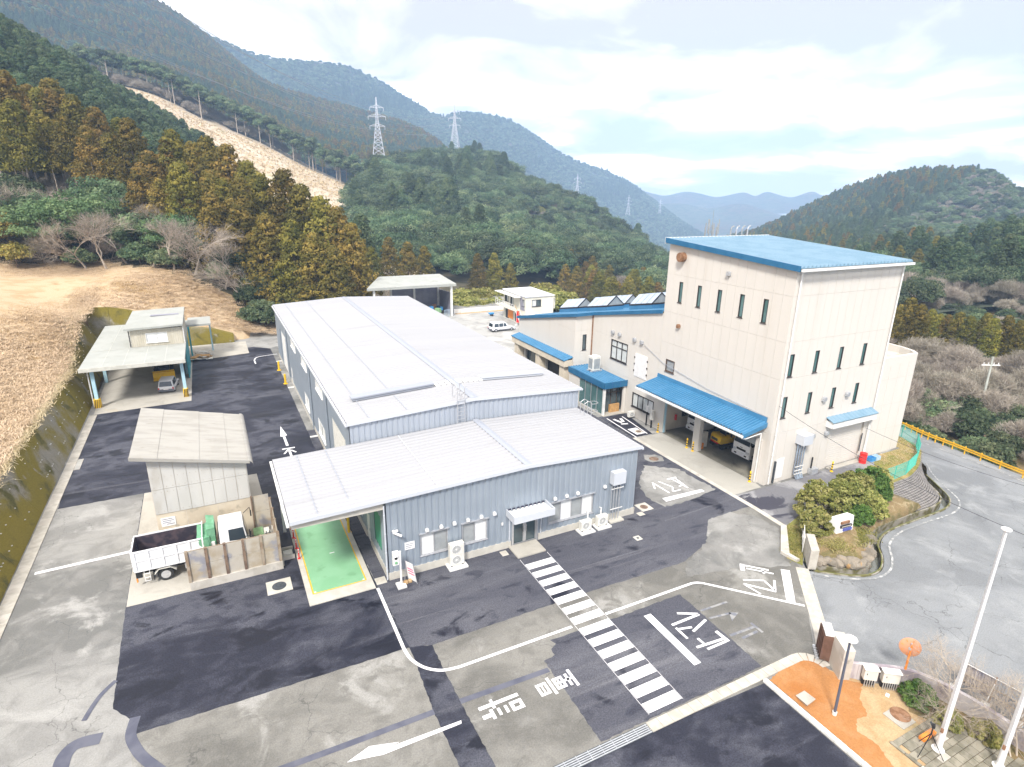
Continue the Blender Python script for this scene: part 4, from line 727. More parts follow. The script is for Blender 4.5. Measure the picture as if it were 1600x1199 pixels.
# cable duct box
m = MB(); m.box(15.85, -.55, 3.0, 16.9, -.06, 3.95); m.build('duct_box', 'trim', off, bevel=.01)
m = MB()
for i in range(7): x = 16.0+i*.12; m.cyl((x, -.2-(i % 2)*.1, .12), (x, -.2-(i % 2)*.1, 3.0), .035, n=6)
m.build('pipes', 'galv', off); m = MB()
for z in (1.0, 2.6): m.box(15.85, -.36, z, 16.9, -.33, z+.06)
m.build('pipe_brackets', 'white_trim', off); MB().box(15.8, -.6, .026, 16.95, -.1, .14).build('pipe_base', 'base_conc', off)
for x in (13.2, 14.3): MB().tube([(x+.8, -.1, 1.3), (x+.8, -.3, 1.35), (x+.7, -.45, .9)], .04).build('hose', 'white_trim', off)
m = MB(); m.cyl((.36, -.05, 3.35), (.36, -.2, 3.3), .03, n=6); m.build('camera_bracket', 'white', off)
m = MB(); m.cyl((.3, -.2, 3.3), (.75, -.4, 3.05), .08, n=10); m.box(.26, -.3, 3.34, .6, -.12, 3.38); m.build('security_camera', 'white', off, smooth=True)
nb_ = MB().box(1.0, -.075, 1.8, 1.62, -.058, 2.31).build('notice_plate', 'white', off)
for i in range(3): MB().box(1.07, -.0785, 2.15-i*.12, 1.55-.08*i, -.076, 2.18-i*.12).build('lettering', 'ink', nb_)
downpipe(off, -.14, -.1, .1, 5.1, .045, 'trim')

# ---------------------------------------------------------------- weighbridge
wb = thing('weighbridge', 'bright green weighbridge platform in a pale concrete frame', 'weighbridge', (-2.8, 4.2, 0))
fx0, fx1, fy0, fy1 = -4.37, -1.28, .49, 8.3
MB().box(-4.7, -.46, .012, -.95, fy0-.02, .06).build('frame_slab', 'base_conc', wb); MB().box(-4.7, fy1+.02, .012, -.95, 9.0, .06).build('frame_slab', 'base_conc', wb)
MB().box(-4.7, fy0-.019, .012, fx0-.02, fy1+.019, .06).build('frame_slab', 'base_conc', wb); MB().box(fx1+.02, fy0-.019, .012, -.95, fy1+.019, .06).build('frame_slab', 'base_conc', wb)
MB().box(fx0, fy0, .0125, fx1, fy1, .064).build('platform', 'weigh_green', wb)
for p in (rc(fx0, fx1, fy0-.02, fy0+.05), rc(fx0-.01, fx0+.06, fy0+.05, fy1), rc(fx1-.06, fx1+.01, fy0+.05, fy1)): MB().sheet(p, .069).build('edge_line', 'yellow', wb, fixn=False)
for p in ((fx0+.14, fy0+.14), (fx1-.14, fy0+.14)): MB().cyl((*p, .064), (*p, .072), .06, n=12).build('corner_cap', 'white', wb)
MB().box(-2.75, 4.2, .064, -2.45, 4.28, .069).build('lettering', 'paint', wb)
for i, (y, nx) in enumerate(((8.29, 'farthest'), (7.07, 'third'), (5.72, 'second'), (4.48, 'nearest'))):
    t = thing('delineator_post', f'{["red flexible post beside the green platform, under the roof edge","red flexible post, second back along the green platform edge","red flexible post, second from the front along the green platform","red flexible post nearest the front of the green platform"][i]}', 'post', (-4.58, y, .06), 'red flexible posts along the weighbridge')
    MB().lathe([(.1, 0), (.1, .03), (.045, .05), (.04, .75), (.03, .78)], (-4.58, y, .06), 10).build('post', 'red', t, smooth=True)
    for z in (.45, .62): MB().lathe([(.042, 0), (.042, .07)], (-4.58, y, .06+z), 10).build('reflective_band', 'white', t)
def bollard(x, y, lab, mat='yellow', h=.85, stripes=True, cross=False, r=.065):
    t = thing('bollard', lab, 'bollard', (x, y, 0), 'yellow guard bollards')
    MB().lathe([(r*2.2, 0), (r*2.2, .03), (r, .035), (r, h-.03), (r*.7, h)], (x, y, .016), 12).build('post', mat, t, smooth=True)
    if stripes:
        for z in (.18, .42, .66): MB().lathe([(r+.003, 0), (r+.003, .1)], (x, y, z), 12).build('black_band', 'black', t)
    return t
bollard(-1.1, 6.2, 'tall plain yellow bollard under the roof between weighbridge and office', h=1.25, stripes=False, r=.09)
bollard(-.97, 48.1, 'plain yellow bollard at the far side of the hall shutter', h=1.2, stripes=False, r=.12); bollard(-.91, 42.0, 'plain yellow bollard by the hall side door', h=1.2, stripes=False, r=.12)

# ---------------------------------------------------------------- the tall cream works building with its lower wing
tw = thing('works_building', 'tall cream panel works building with blue roof, garage bays and low wing', 'building', (37, 6, 0))
TX, TY, TX1, TYN = 30.5, -1.05, 43.1, 12.65
TW = Fr((TX, TYN, 0), (0, -1, 0), (-1, 0, 0)); uT = lambda y: TYN-y
tzw = lambda u: 17.45+.062*(TYN-u-TY)
opsT = [(uT(11.1), uT(7.0), 0, 3.75), (uT(6.25), uT(.15), 0, 3.75), (uT(11.7), uT(10.5), 6.2, 7.38)]
slits = [10.7, 8.37, 6.03, 3.62, 1.28]; opsT += [(uT(y+.24), uT(y-.24), 12.93, 14.8) for y in slits]
m = MB(); wall_core(m, TW, 0, TYN-TY, 0, tzw, opsT, .25, -.02); m.build('wall', 'cream_joint', tw)
us = [round(i*(TYN-TY)/15, 3) for i in range(16)]
panels(tw, TW, us, [0, 4.45, 8.95, 11.88, 15.35, 19], tzw, opsT, 'cream', d=-.02, th=.03)
TS = Fr((TX, TY, 0), (1, 0, 0), (0, -1, 0)); sx = [31.45, 34.3, 37.2, 40.15]
opsTS = [(x-.25-TX, x+.25-TX, 9.1, 10.9) for x in sx]+[(x-.25-TX, x+.25-TX, 5.7, 7.46) for x in sx]+[(37.95-TX, 42.3-TX, 0, 3.75)]
m = MB(); wall_core(m, TS, .02, TX1-TX, 0, lambda u: 17.45, opsTS, .25, -.02); m.build('wall', 'cream_joint', tw)
us = [0]+[round(i*12.6/14, 3) for i in range(1, 15)]; panels(tw, TS, us, [0, 4.45, 8.95, 11.88, 15.35, 17.45], lambda u: 17.45, opsTS, 'cream', d=-.02, th=.03)
TE = Fr((TX1, TY, 0), (0, 1, 0), (1, 0, 0)); m = MB(); wall_core(m, TE, 0, TYN-TY, 0, lambda u: 17.45+.062*u, [], .25); m.build('wall', 'cream', tw)
TN = Fr((TX1, TYN, 0), (-1, 0, 0), (0, 1, 0)); m = MB(); wall_core(m, TN, 0, TX1-TX, 0, lambda u: 18.29, [], .25); m.build('wall', 'cream', tw)
for y in slits: window(tw, TW, uT(y+.24), uT(y-.24), 12.93, 14.8, ('glass_grn',), 'dk_frame', .06, .0, .12)
window(tw, TW, uT(11.7), uT(10.5), 6.2, 7.38, ('screen',), 'bronze', .09, .03)
for x in sx:
    for za, zb in ((9.1, 10.9), (5.7, 7.46)): window(tw, TS, x-.25-TX, x+.25-TX, za, zb, ('glass_grn',), 'dk_frame', .06, .0, .12)
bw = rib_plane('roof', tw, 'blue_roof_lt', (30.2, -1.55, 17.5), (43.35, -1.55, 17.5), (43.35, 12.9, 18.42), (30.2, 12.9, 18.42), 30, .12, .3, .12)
m = MB(); m.hexa([(30.1, -1.5, 17.2), (30.2, -1.5, 17.2), (30.2, 12.9, 18.1), (30.1, 12.9, 18.1), (30.1, -1.5, 17.62), (30.2, -1.5, 17.62), (30.2, 12.9, 18.54), (30.1, 12.9, 18.54)]); m.build('fascia', 'blue_trim', bw)
MB().box(30.15, 12.9, 18.0, 43.4, 13.0, 18.56).build('ridge_flashing', 'white_trim', bw)
MB().box(30.2, -1.72, 17.22, 43.4, -1.56, 17.4).build('gutter', 'white_trim', tw)
downpipe(tw, 30.85, -1.2, .1, 17.2, .06, 'white_trim', brackets=10); downpipe(tw, 42.95, -1.2, .1, 17.2, .06, 'white_trim', brackets=10)
for p in ((5.25, 16.24), (10.4, 10.82)): dome_vent(tw, (TX-.012, p[0], p[1]), (-1, 0, 0), .34, 'galv' if p[1] > 12 else 'tarnish')
m = MB(); m.lathe([(.42, 0), (.42, .5), (.5, .55)], (30.0, 10.75, 17.0), 14, 'x'); m.build('exhaust_cowl', 'tarnish', tw, smooth=True)
for p in ((36.0, 6.68), (38.9, 6.7), (35.4, 3.55), (37.15, 3.48)): dome_vent(tw, (p[0], TY-.012, p[1]), (0, -1, 0), .36, 'galv')
# shutter bay and awning on the gate side
s_ = MB(); TS.box(s_, 37.95-TX, 42.3-TX, 0, 3.75, -.2, -.15)
for i in range(18): TS.box(s_, 37.97-TX, 42.28-TX, .04+i*.205, .2+i*.205, -.15, -.135)
s_.build('roller_shutter', 'cream', tw)
aw = MB().box(37.0, -1.75, 4.05, 42.7, TY-.012, 4.6).build('side_awning', 'white_trim', tw); rib_plane('awning_roof', aw, 'blue_roof_lt', (36.9, -1.82, 4.61), (42.8, -1.82, 4.61), (42.8, -1.07, 4.9), (36.9, -1.07, 4.9), 12, .03)
MB().tube([(42.75, -1.5, 4.1), (42.7, -1.25, 3.4), (42.7, -1.25, .1)], .05).build('downpipe', 'white_trim', tw)
MB().box(38.0, -1.6, .018, 42.2, TY-.05, .1).build('shutter_sill', 'light_conc', tw)
m = MB(); m.box(33.5, -1.85, 3.2, 34.6, TY-.012, 4.05); m.build('duct_box', 'trim', tw, bevel=.015)
m = MB()
for i in range(6): x = 33.62+i*.15; m.tube([(x, -1.3-(i % 2)*.1, 3.2), (x, -1.3-(i % 2)*.1, .6), (x+.1, -1.6, .1)], .05)
m.build('pipes', 'corr_panel', tw); m = MB()
for z in (.5, .8, 1.15): m.box(33.5, -1.48, z, 34.5, -1.44, z+.07)
m.build('pipe_brackets', 'white_trim', tw)
MB().box(31.6, TY-.04, .35, 32.5, TY-.012, 2.1).build('meter_door', 'white', tw); MB().box(31.35, TY-.18, .1, 31.45, TY-.02, 2.0).build('meter_pipe', 'mach_dark', tw)
MB().box(35.7, -1.5, .02, 36.5, TY-.02, .5).build('drain_box', 'galv', tw); MB().cyl((35.9, -1.2, .5), (35.9, -1.2, 1.5), .06, n=8).build('standpipe', 'black', tw)
MB().cyl((42.1, -1.18, .9), (42.1, -1.18, 2.6), .05, n=6).build('standpipe', 'mach_dark', tw)
# annex with parapet
an = [(43.12, -1.03), (48.05, -1.03), (48.7, -.3), (49.15, 1.0), (49.3, 2.4), (49.1, 4.2), (48.4, 6), (43.12, 6)]
m = MB(); m.prism(an, 0, 8.55); m.build('annex', 'cream', tw)
m = MB(); k = len(an); ce = Vector((45.8, 2.4))
inn = [tuple(ce+(Vector(p)-ce)*.93) for p in an]
for i in range(k):
    j = (i+1) % k
    if i == k-1: continue
    m.hexa([(*an[i], 8.551), (*an[j], 8.551), (*inn[j], 8.551), (*inn[i], 8.551), (*an[i], 9.2), (*an[j], 9.2), (*inn[j], 9.2), (*inn[i], 9.2)])
m.build('parapet', 'cream', tw); MB().sheet(inn, 8.556).build('annex_roof', 'wall_conc', tw, fixn=False)
for z in (2.4, 4.8, 7.2): MB().box(43.2, -1.042, z, 48.1, -1.032, z+.02).build('joint_line', 'cream_joint', tw)
for x in (44.4, 45.7, 47.0): MB().box(x, -1.041, .05, x+.015, -1.031, 8.5).build('joint_line', 'cream_joint', tw)
# garage interior
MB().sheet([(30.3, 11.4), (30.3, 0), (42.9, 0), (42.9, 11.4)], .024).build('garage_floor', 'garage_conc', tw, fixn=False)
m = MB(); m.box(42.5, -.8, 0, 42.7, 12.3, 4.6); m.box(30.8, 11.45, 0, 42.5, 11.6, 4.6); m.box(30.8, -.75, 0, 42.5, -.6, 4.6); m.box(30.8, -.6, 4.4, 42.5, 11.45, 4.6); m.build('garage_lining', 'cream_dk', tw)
for y0, y1, n_ in ((6.25, 7.0, 0), (11.1, 11.75, 1), (-.45, .15, 2)): MB().box(30.32, y0, 0, 30.468, y1, 3.75).build('pillar', 'cream', tw)
for y0, y1 in ((.16, 6.24), (7.01, 11.09)):
    m = MB(); m.box(30.56, y0, 3.0, 30.62, y1, 3.74); m.build('door_track', 'screen', tw)
for y in (.15, 11.06): MB().box(30.4, y, .02, 30.62, y+.05, 3.7).build('door_guide', 'teal' if y < 5 else 'pale_blue', tw)
ex = MB(); ex.cyl((32.1, 11.3, 1.0), (32.1, 11.3, 1.55), .12, n=8); ex.build('fire_extinguisher', 'red', tw)
MB().box(33.0, 11.35, 1.2, 34.0, 11.44, 2.6).build('notice_board', 'mach_dark', tw)
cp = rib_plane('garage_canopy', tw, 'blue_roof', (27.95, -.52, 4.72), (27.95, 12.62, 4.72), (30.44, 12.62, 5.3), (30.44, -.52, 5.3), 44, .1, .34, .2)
MB().hexa([(30.35, -.5, 5.3), (30.46, -.5, 5.3), (30.46, 12.6, 5.3), (30.35, 12.6, 5.3), (30.4, -.5, 5.72), (30.46, -.5, 5.72), (30.46, 12.6, 5.72), (30.4, 12.6, 5.72)]).build('canopy_flashing', 'blue_roof', cp)
MB().sweep([(27.95, -.6, 4.4), (30.46, -.6, 4.92), (30.46, -.6, 5.3), (27.95, -.6, 4.76)], (0, .06, 0)).build('canopy_end', 'blue_roof', cp)
MB().sweep([(27.95, 12.64, 4.4), (30.46, 12.64, 4.92), (30.46, 12.64, 5.3), (27.95, 12.64, 4.76)], (0, .06, 0)).build('canopy_end', 'blue_roof', cp)
MB().box(27.8, -.6, 4.46, 27.94, 12.7, 4.62).build('canopy_gutter', 'white_trim', cp)
m = MB()
for i in range(44):
    y = -.52+(i+.5)*13.14/44; m.box(27.93, y-.04, 4.715, 27.946, y+.04, 4.765)
m.build('rib_ends', 'roof_end', cp)
MB().tube([(27.9, -.5, 4.4), (28.4, -.45, 4.25), (30.2, -.35, 4.35), (30.2, -.35, .1)], .055).build('downpipe', 'white_trim', tw)
# wing: roof falls to the north
wz = lambda y: 11.71-.2046*(y-12.6)
WW = Fr((TX, 24.2, 0), (0, -1, 0), (-1, 0, 0)); uw = lambda y: 24.2-y
opsWW = [(uw(20.5), uw(17.62), 5.22, 7.35), (uw(16.25), uw(12.85), 1.1, 2.62), (uw(20.6), uw(17.55), 0, 2.9), (uw(23.4), uw(21.0), 0, 2.6)]
m = MB(); wall_core(m, WW, 0, 24.2-TYN-.01, 0, lambda u: wz(24.2-u)-.1, opsWW, .25, -.02, extra=(4, 8)); m.build('wing_wall', 'cream_joint', tw)
us = [round(i*(24.2-TYN-.01)/13, 3) for i in range(14)]; panels(tw, WW, us, [0, 3.9, 7.6, 12], lambda u: wz(24.2-u)-.1, opsWW, 'cream', d=-.02, th=.03)
W2 = Fr((28.2, 37.7, 0), (0, -1, 0), (-1, 0, 0)); uw2 = lambda y: 37.7-y
opsW2 = [(uw2(35.8), uw2(31.6), 0, 3.3), (uw2(30.4), uw2(26.2), 0, 3.3)]
m = MB(); wall_core(m, W2, 0, 13.5, 0, lambda u: wz(37.7-u)-.1, opsW2, .25, -.02, extra=(4, 8)); m.build('wing_wall', 'cream_joint', tw)
us = [round(i*13.5/15, 3) for i in range(16)]; panels(tw, W2, us, [0, 3.9, 7.6, 12], lambda u: wz(37.7-u)-.1, opsW2, 'cream', d=-.02, th=.03)
W3 = Fr((28.2, 24.2, 0), (1, 0, 0), (0, -1, 0)); opsW3 = [(1.02, 1.54, 5.3, 7.1)]
m = MB(); wall_core(m, W3, .02, 2.3, 0, lambda u: 9.23, opsW3, .25, -.02); m.build('wing_wall', 'cream_joint', tw)
panels(tw, W3, [0, .8, 1.6, 2.28], [0, 3.9, 7.6, 12], lambda u: 9.23, opsW3, 'cream', d=-.02, th=.03)
window(tw, W3, 1.02, 1.54, 5.3, 7.1, ('glass',), 'dk_frame', .06, 0, .12)
MB().box(30.38, 24.05, 3.7, 30.48, 24.17, 9.2).build('downpipe', 'tarnish', tw)
W4 = Fr((44, 37.7, 0), (-1, 0, 0), (0, 1, 0)); m = MB(); wall_core(m, W4, 0, 15.8, 0, lambda u: wz(37.7)-.1, [], .25, -.02); m.build('wing_wall', 'cream', tw)
m = MB(); m.box(43.75, TYN+.05, 0, 44, 37.4, 6.4); m.build('wing_wall', 'cream', tw)
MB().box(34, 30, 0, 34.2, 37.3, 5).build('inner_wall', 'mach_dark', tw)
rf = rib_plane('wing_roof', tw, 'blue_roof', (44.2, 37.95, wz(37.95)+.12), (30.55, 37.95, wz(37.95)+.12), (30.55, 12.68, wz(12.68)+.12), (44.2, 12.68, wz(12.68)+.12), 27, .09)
rib_plane('wing_roof', tw, 'blue_roof', (30.54, 37.95, wz(37.95)+.12), (28.0, 37.95, wz(37.95)+.12), (28.0, 23.95, wz(23.95)+.12), (30.54, 23.95, wz(23.95)+.12), 5, .05)
m = MB()
for x, ya, yb in ((30.3, 12.66, 23.94), (27.95, 23.9, 38.0)): m.hexa([(x, ya, wz(ya)-.12), (x+.1, ya, wz(ya)-.12), (x+.1, yb, wz(yb)-.12), (x, yb, wz(yb)-.12), (x, ya, wz(ya)+.24), (x+.1, ya, wz(ya)+.24), (x+.1, yb, wz(yb)+.24), (x, yb, wz(yb)+.24)])
m.box(28.06, 23.86, wz(23.9)-.12, 30.3, 23.95, wz(23.9)+.24); m.build('fascia', 'blue_trim', tw)
for (x, ya, yb) in ((34.0, 32.8, 37.2), (34.0, 26.5, 30.75), (34.0, 18.6, 22.35), (40.2, 31.2, 35.4), (40.2, 24.2, 28.4)):
    za, zb = wz(ya), wz(yb); mo = MB().hexa([(x, ya, za+.1), (x+2.4, ya, za+.1), (x+2.4, yb, zb+.1), (x, yb, zb+.1), (x, ya, za+.66), (x+2.4, ya, za+.66), (x+2.4, yb, zb+.66), (x, yb, zb+.66)]).build('roof_light', 'blue_roof', tw)
    MB().hexa([(x-.04, ya-.04, za+.662), (x+2.44, ya-.04, za+.662), (x+2.44, yb+.04, zb+.662), (x-.04, yb+.04, zb+.662), (x-.04, ya-.04, za+.8), (x+2.44, ya-.04, za+.8), (x+2.44, yb+.04, zb+.8), (x-.04, yb+.04, zb+.8)]).build('curb', 'dk_frame', mo)
    n = 4
    for i in range(n):
        a, b = ya+(yb-ya)*(i/n)+.04, ya+(yb-ya)*((i+1)/n)-.04; qa, qb = wz(a)+.81, wz(b)+.81
        MB().add([(x+.04, a, qa), (x+1.2, a, qa+1.0), (x+1.2, b, qb+1.0), (x+.04, b, qb), (x+.04, a, qa+.04), (x+1.2, a, qa+1.05), (x+1.2, b, qb+1.05), (x+.04, b, qb+.04)], [(3, 2, 1, 0), (4, 5, 6, 7), (0, 1, 5, 4), (1, 2, 6, 5), (2, 3, 7, 6), (3, 0, 4, 7)]).build('pane', 'skylight', mo)
        MB().add([(x+2.36, a, qa), (x+1.22, a, qa+1.0), (x+1.22, b, qb+1.0), (x+2.36, b, qb), (x+2.36, a, qa+.04), (x+1.22, a, qa+1.05), (x+1.22, b, qb+1.05), (x+2.36, b, qb+.04)], [(3, 2, 1, 0), (4, 5, 6, 7), (0, 1, 5, 4), (1, 2, 6, 5), (2, 3, 7, 6), (3, 0, 4, 7)]).build('pane', 'skylight', mo)
    q = wz(ya)+.8; MB().sweep([(x+.06, ya, q), (x+2.34, ya, q), (x+1.2, ya, q+.98)], (0, .03, 0)).build('gable_pane', 'screen', mo)
    m = MB(); m.bar((x, ya-.02, q), (x+1.2, ya-.02, q+1.06), .08, .08); m.bar((x+2.4, ya-.02, q), (x+1.2, ya-.02, q+1.06), .08, .08); m.build('gable_frame', 'dk_frame', mo)
window(tw, WW, uw(20.5), uw(17.62), 5.22, 7.35, ('blind', 'blind', 'blind'), 'dk_frame', .1, .03, rows=2)
window(tw, WW, uw(16.25), uw(12.85), 1.1, 2.62, ('blind', 'screen', 'blind', 'blind_lt'), 'dk_frame', .09, .03)
wp = MB(); WW.box(wp, uw(16.27), uw(14.37), 4.43, 6.82, .012, .06); wp = wp.build('service_hatch', 'white', tw)
for y in (16.3, 14.3):
    for z in (4.9, 5.6, 6.3): MB().box(30.4, y-.06, z, 30.45, y+.06, z+.16).build('hinge', 'dk_frame', wp)
for y in (20.2, 19.0, 16.5, 15.33): dome_vent(tw, (TX-.012, y, 8.17), (-1, 0, 0), .36, 'galv')
MB().tube([(30.4, 15.0, 8.0), (30.4, 12.0, 6.9), (30.4, 6, 6.1), (30.4, -.6, 5.75)], .02, 5).build('service_cable', 'wire', tw)
# porch
pc = MB().box(27.55, 17.2, 3.0, 30.44, 24.1, 3.5).build('porch', 'blue_trim', tw); rib_plane('porch_roof', pc, 'blue_roof', (27.6, 17.25, 3.56), (30.4, 17.25, 3.56), (30.4, 24.05, 3.6), (27.6, 24.05, 3.6), 8, .08)
m = MB(); m.box(27.5, 17.13, 3.0, 30.44, 17.19, 3.66); m.box(27.48, 17.13, 3.0, 27.54, 24.15, 3.66); m.build('porch_fascia', 'blue_trim', pc)
m = MB()
for x in (28.5, 29.5): m.box(x-.008, 17.12, 3.02, x+.008, 17.128, 3.64)
for y in (19.4, 21.7): m.box(27.47, y-.008, 3.02, 27.478, y+.008, 3.64)
m.build('fascia_joint', 'sign_blue', pc)
MB().box(27.62, 17.3, .02, 27.85, 17.53, 3.0).build('porch_pillar', 'white_trim', tw); MB().box(27.6, 22.0, .02, 27.8, 24.15, 3.0).build('porch_wall', 'cream', tw); MB().box(30.1, 17.3, .02, 30.44, 17.5, 3.0).build('porch_wall', 'cream', tw)
g = MB().box(27.68, 17.55, .15, 27.72, 21.98, 2.98).build('porch_glazing', 'glass_grn', tw)
m = MB()
for y in (18.6, 19.7, 20.8): m.box(27.62, y-.03, .03, 27.67, y+.03, 2.98)
m.box(27.62, 17.55, .03, 27.67, 21.98, .14); m.build('mullion', 'alu', g)
g = MB().box(27.9, 18.0, .1, 30.3, 18.04, 2.98).build('porch_glazing', 'glass', tw); m = MB()
for x in (28.2, 29.0, 29.75): m.box(x-.03, 17.94, .03, x+.03, 17.99, 2.98)
m.box(27.9, 17.94, 2.2, 30.3, 17.99, 2.28); m.build('mullion', 'bronze', g)
MB().box(28.75, 17.7, .03, 30.0, 17.9, .95).build('counter', 'wood', tw); MB().box(27.5, 17.0, .018, 30.44, 22, .06).build('porch_step', 'light_conc', tw)
# lean-to awning on the wing
aw = MB().box(27.1, 24.45, 3.45, 28.16, 37.6, 4.2).build('wing_awning', 'cream_dk', tw); rib_plane('awning_roof', aw, 'blue_roof', (27.0, 24.4, 4.22), (27.0, 37.7, 4.22), (28.18, 37.7, 4.55), (28.18, 24.4, 4.55), 30, .08)
for y in (25.3, 31.0, 36.7): MB().box(27.3, y-.5, .02, 28.16, y+.5, 3.45).build('pillar', 'cream_dk', tw)
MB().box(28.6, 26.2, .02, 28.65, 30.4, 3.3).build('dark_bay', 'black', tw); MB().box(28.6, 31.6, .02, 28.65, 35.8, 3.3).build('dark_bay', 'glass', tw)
# ---------------------------------------------------------------- storage shed
sh = thing('storage_shed', 'old pale panelled storage shed with corrugated sloping roof behind the dump truck', 'shed', (-9.5, 12.7, 0))
sx0, sx1, sy0, sy1 = -12.25, -6.85, 8.55, 17.0
stop = lambda x: 6.9-1.2*(x-sx0)/(sx1-sx0)
m = MB(); m.hexa([(sx0, sy0+.03, 0), (sx1, sy0+.03, 0), (sx1, sy1, 0), (sx0, sy1, 0), (sx0, sy0+.03, stop(sx0)-.1), (sx1, sy0+.03, stop(sx1)-.1), (sx1, sy1, stop(sx1)-.1), (sx0, sy1, stop(sx0)-.1)]); m.build('wall', 'shed_conc', sh)
m = MB()
for x in (-10.6, -8.8): m.box(x, sy0+.015, .05, x+.02, sy0+.028, 2.8)
m.build('form_joint', 'cream_joint', sh)
SF = Fr((sx0, sy0+.03, 0), (1, 0, 0), (0, -1, 0)); us = [i*(sx1-sx0)/8 for i in range(9)]
panels(sh, SF, us, [2.92, 4.6, 7.2], lambda u: stop(sx0+u)-.12, [], 'shed_panel', 'cladding_sheet', .035, .012, .004)
SE = Fr((sx1, sy0, 0), (0, 1, 0), (1, 0, 0)); us = [i*(sy1-sy0)/12 for i in range(13)]; panels(sh, SE, us, [2.92, 4.6, 7.2], lambda u: stop(sx1)-.12, [], 'shed_panel', 'cladding_sheet', .035, .012, .004)
m = MB()
for i in range(8):
    for k in (.25, .75):
        for z in (3.1, 4.4, 4.75, 5.4): p = SF.P((i+k)*(sx1-sx0)/8, z, .04); m.cyl(p, p+Vector((0, -.012, 0)), .016, n=5)
m.build('bolt_heads', 'rust_lt', sh)
# corrugated slate sheets, three courses, each sheet its own piece
rx = [-13.0, -11.6, -9.4, -7.8, -6.7]; ry = [8.1+i*.93 for i in range(11)]
def slate(xa, xb, ya, yb, lift):
    m = MB(); n = 5; w_ = (yb-ya)/n
    for i in range(n):
        for j, (a, b, ha, hb) in enumerate(((0, .5, 0, .05), (.5, 1, .05, 0))):
            y0_, y1_ = ya+(i+a)*w_, ya+(i+b)*w_; z = lambda x: stop(x)-.02+lift
            m.add([(xa, y0_, z(xa)+ha), (xb, y0_, z(xb)+ha), (xb, y1_, z(xb)+hb), (xa, y1_, z(xa)+hb), (xa, y0_, z(xa)+ha-.02), (xb, y0_, z(xb)+ha-.02), (xb, y1_, z(xb)+hb-.02), (xa, y1_, z(xa)+hb-.02)], [(0, 1, 2, 3), (7, 6, 5, 4), (0, 4, 5, 1), (3, 2, 6, 7), (0, 3, 7, 4), (1, 5, 6, 2)])
    return m
for i in range(4):
    for j in range(10):
        slate(rx[i]-(.08 if i else 0), rx[i+1], ry[j], ry[j+1]-.02, .09-i*.03).build('slate_sheet', 'asb_roof', sh)
m = MB(); m.sweep([(-13.02, 8.06, stop(-13.02)-.1), (-6.6, 8.06, stop(-6.6)-.1), (-6.6, 8.06, stop(-6.6)+.1), (-13.02, 8.06, stop(-13.02)+.12)], (0, .05, 0)); m.build('verge_trim', 'asb_roof', sh)
m = MB()
for k in range(5): a0, a1 = k*.35, (k+1)*.35; m.hexa([(-6.7+.3*math.sin(a0), 8.1, stop(-6.7)+.02-.3*(1-math.cos(a0))), (-6.7+.3*math.sin(a1), 8.1, stop(-6.7)+.02-.3*(1-math.cos(a1))), (-6.7+.3*math.sin(a1), 17.4, stop(-6.7)+.02-.3*(1-math.cos(a1))), (-6.7+.3*math.sin(a0), 17.4, stop(-6.7)+.02-.3*(1-math.cos(a0))), (-6.7+.3*math.sin(a0), 8.1, stop(-6.7)+.05-.3*(1-math.cos(a0))), (-6.7+.3*math.sin(a1), 8.1, stop(-6.7)+.05-.3*(1-math.cos(a1))), (-6.7+.3*math.sin(a1), 17.4, stop(-6.7)+.05-.3*(1-math.cos(a1))), (-6.7+.3*math.sin(a0), 17.4, stop(-6.7)+.05-.3*(1-math.cos(a0)))])
m.build('rounded_eave', 'asb_roof', sh)
pl = MB().box(-12.05, sy0-.0, 2.02, -11.25, sy0+.026, 2.62).build('notice_plate', 'white', sh)
for i, (a, b) in enumerate(((-11.98, -11.4), (-11.95, -11.35), (-11.97, -11.5), (-11.75, -11.32))): MB().box(a, sy0-.004, 2.5-i*.12, b, sy0-.001, 2.54-i*.12).build('lettering', 'ink', pl)

# ---------------------------------------------------------------- steel-walled bin
bn = thing('scrap_bin', 'open bin of stained steel plates and posts on a concrete sill', 'bin', (-8.1, 4, 0))
bx = [-10.6, -9.6, -8.62, -7.63, -6.65, -5.68]; by = 3.95
MB().box(-10.65, 3.84, .02, -5.58, 4.12, .58).build('sill', 'wall_conc', bn, bevel=.015); MB().box(-5.8, 4.13, .02, -5.5, 8.7, .5).build('sill', 'wall_conc', bn, bevel=.015)
for i, x in enumerate(bx):
    m = MB(); m.box(x-.08, 3.86, .581, x+.08, 3.88, 2.62); m.box(x-.012, 3.88, .581, x+.012, 4.02, 2.62); m.box(x-.08, 4.02, .581, x+.08, 4.04, 2.62); m.build('post', 'rust' if 0 < i < 4 else 'rust_lt', bn)
for i in range(5):
    for z0, z1 in ((.6, 1.6), (1.62, 2.58)): MB().box(bx[i]+.09, 3.93, z0, bx[i+1]-.09, 3.95, z1).build('steel_plate', 'bin_steel', bn)
MB().box(-10.65, 3.925, 2.583, -5.6, 3.975, 2.612).build('top_rail', 'rust_lt', bn)
for y0, y1 in ((4.15, 5.6), (5.65, 7.1), (7.15, 8.6)):
    MB().box(-5.68, y0, .51, -5.66, y1-.05, 2.6).build('steel_plate', 'bin_steel', bn); MB().box(-5.76, y1-.05, .51, -5.6, y1, 2.64).build('post', 'rust_lt', bn)
for z0, z1 in ((.5, 1.7), (1.73, 2.9)): MB().box(-6.8, 8.62, z0, -5.75, 8.64, z1).build('steel_plate', 'bin_steel', bn)
MB().box(-6.84, 8.5, .02, -6.76, 8.6, 3.0).build('post', 'rust', bn)
st = thing('concrete_channel_block', 'small channel block holding a white box at the end of the bin', 'block', (-5.2, 5.3, 0))
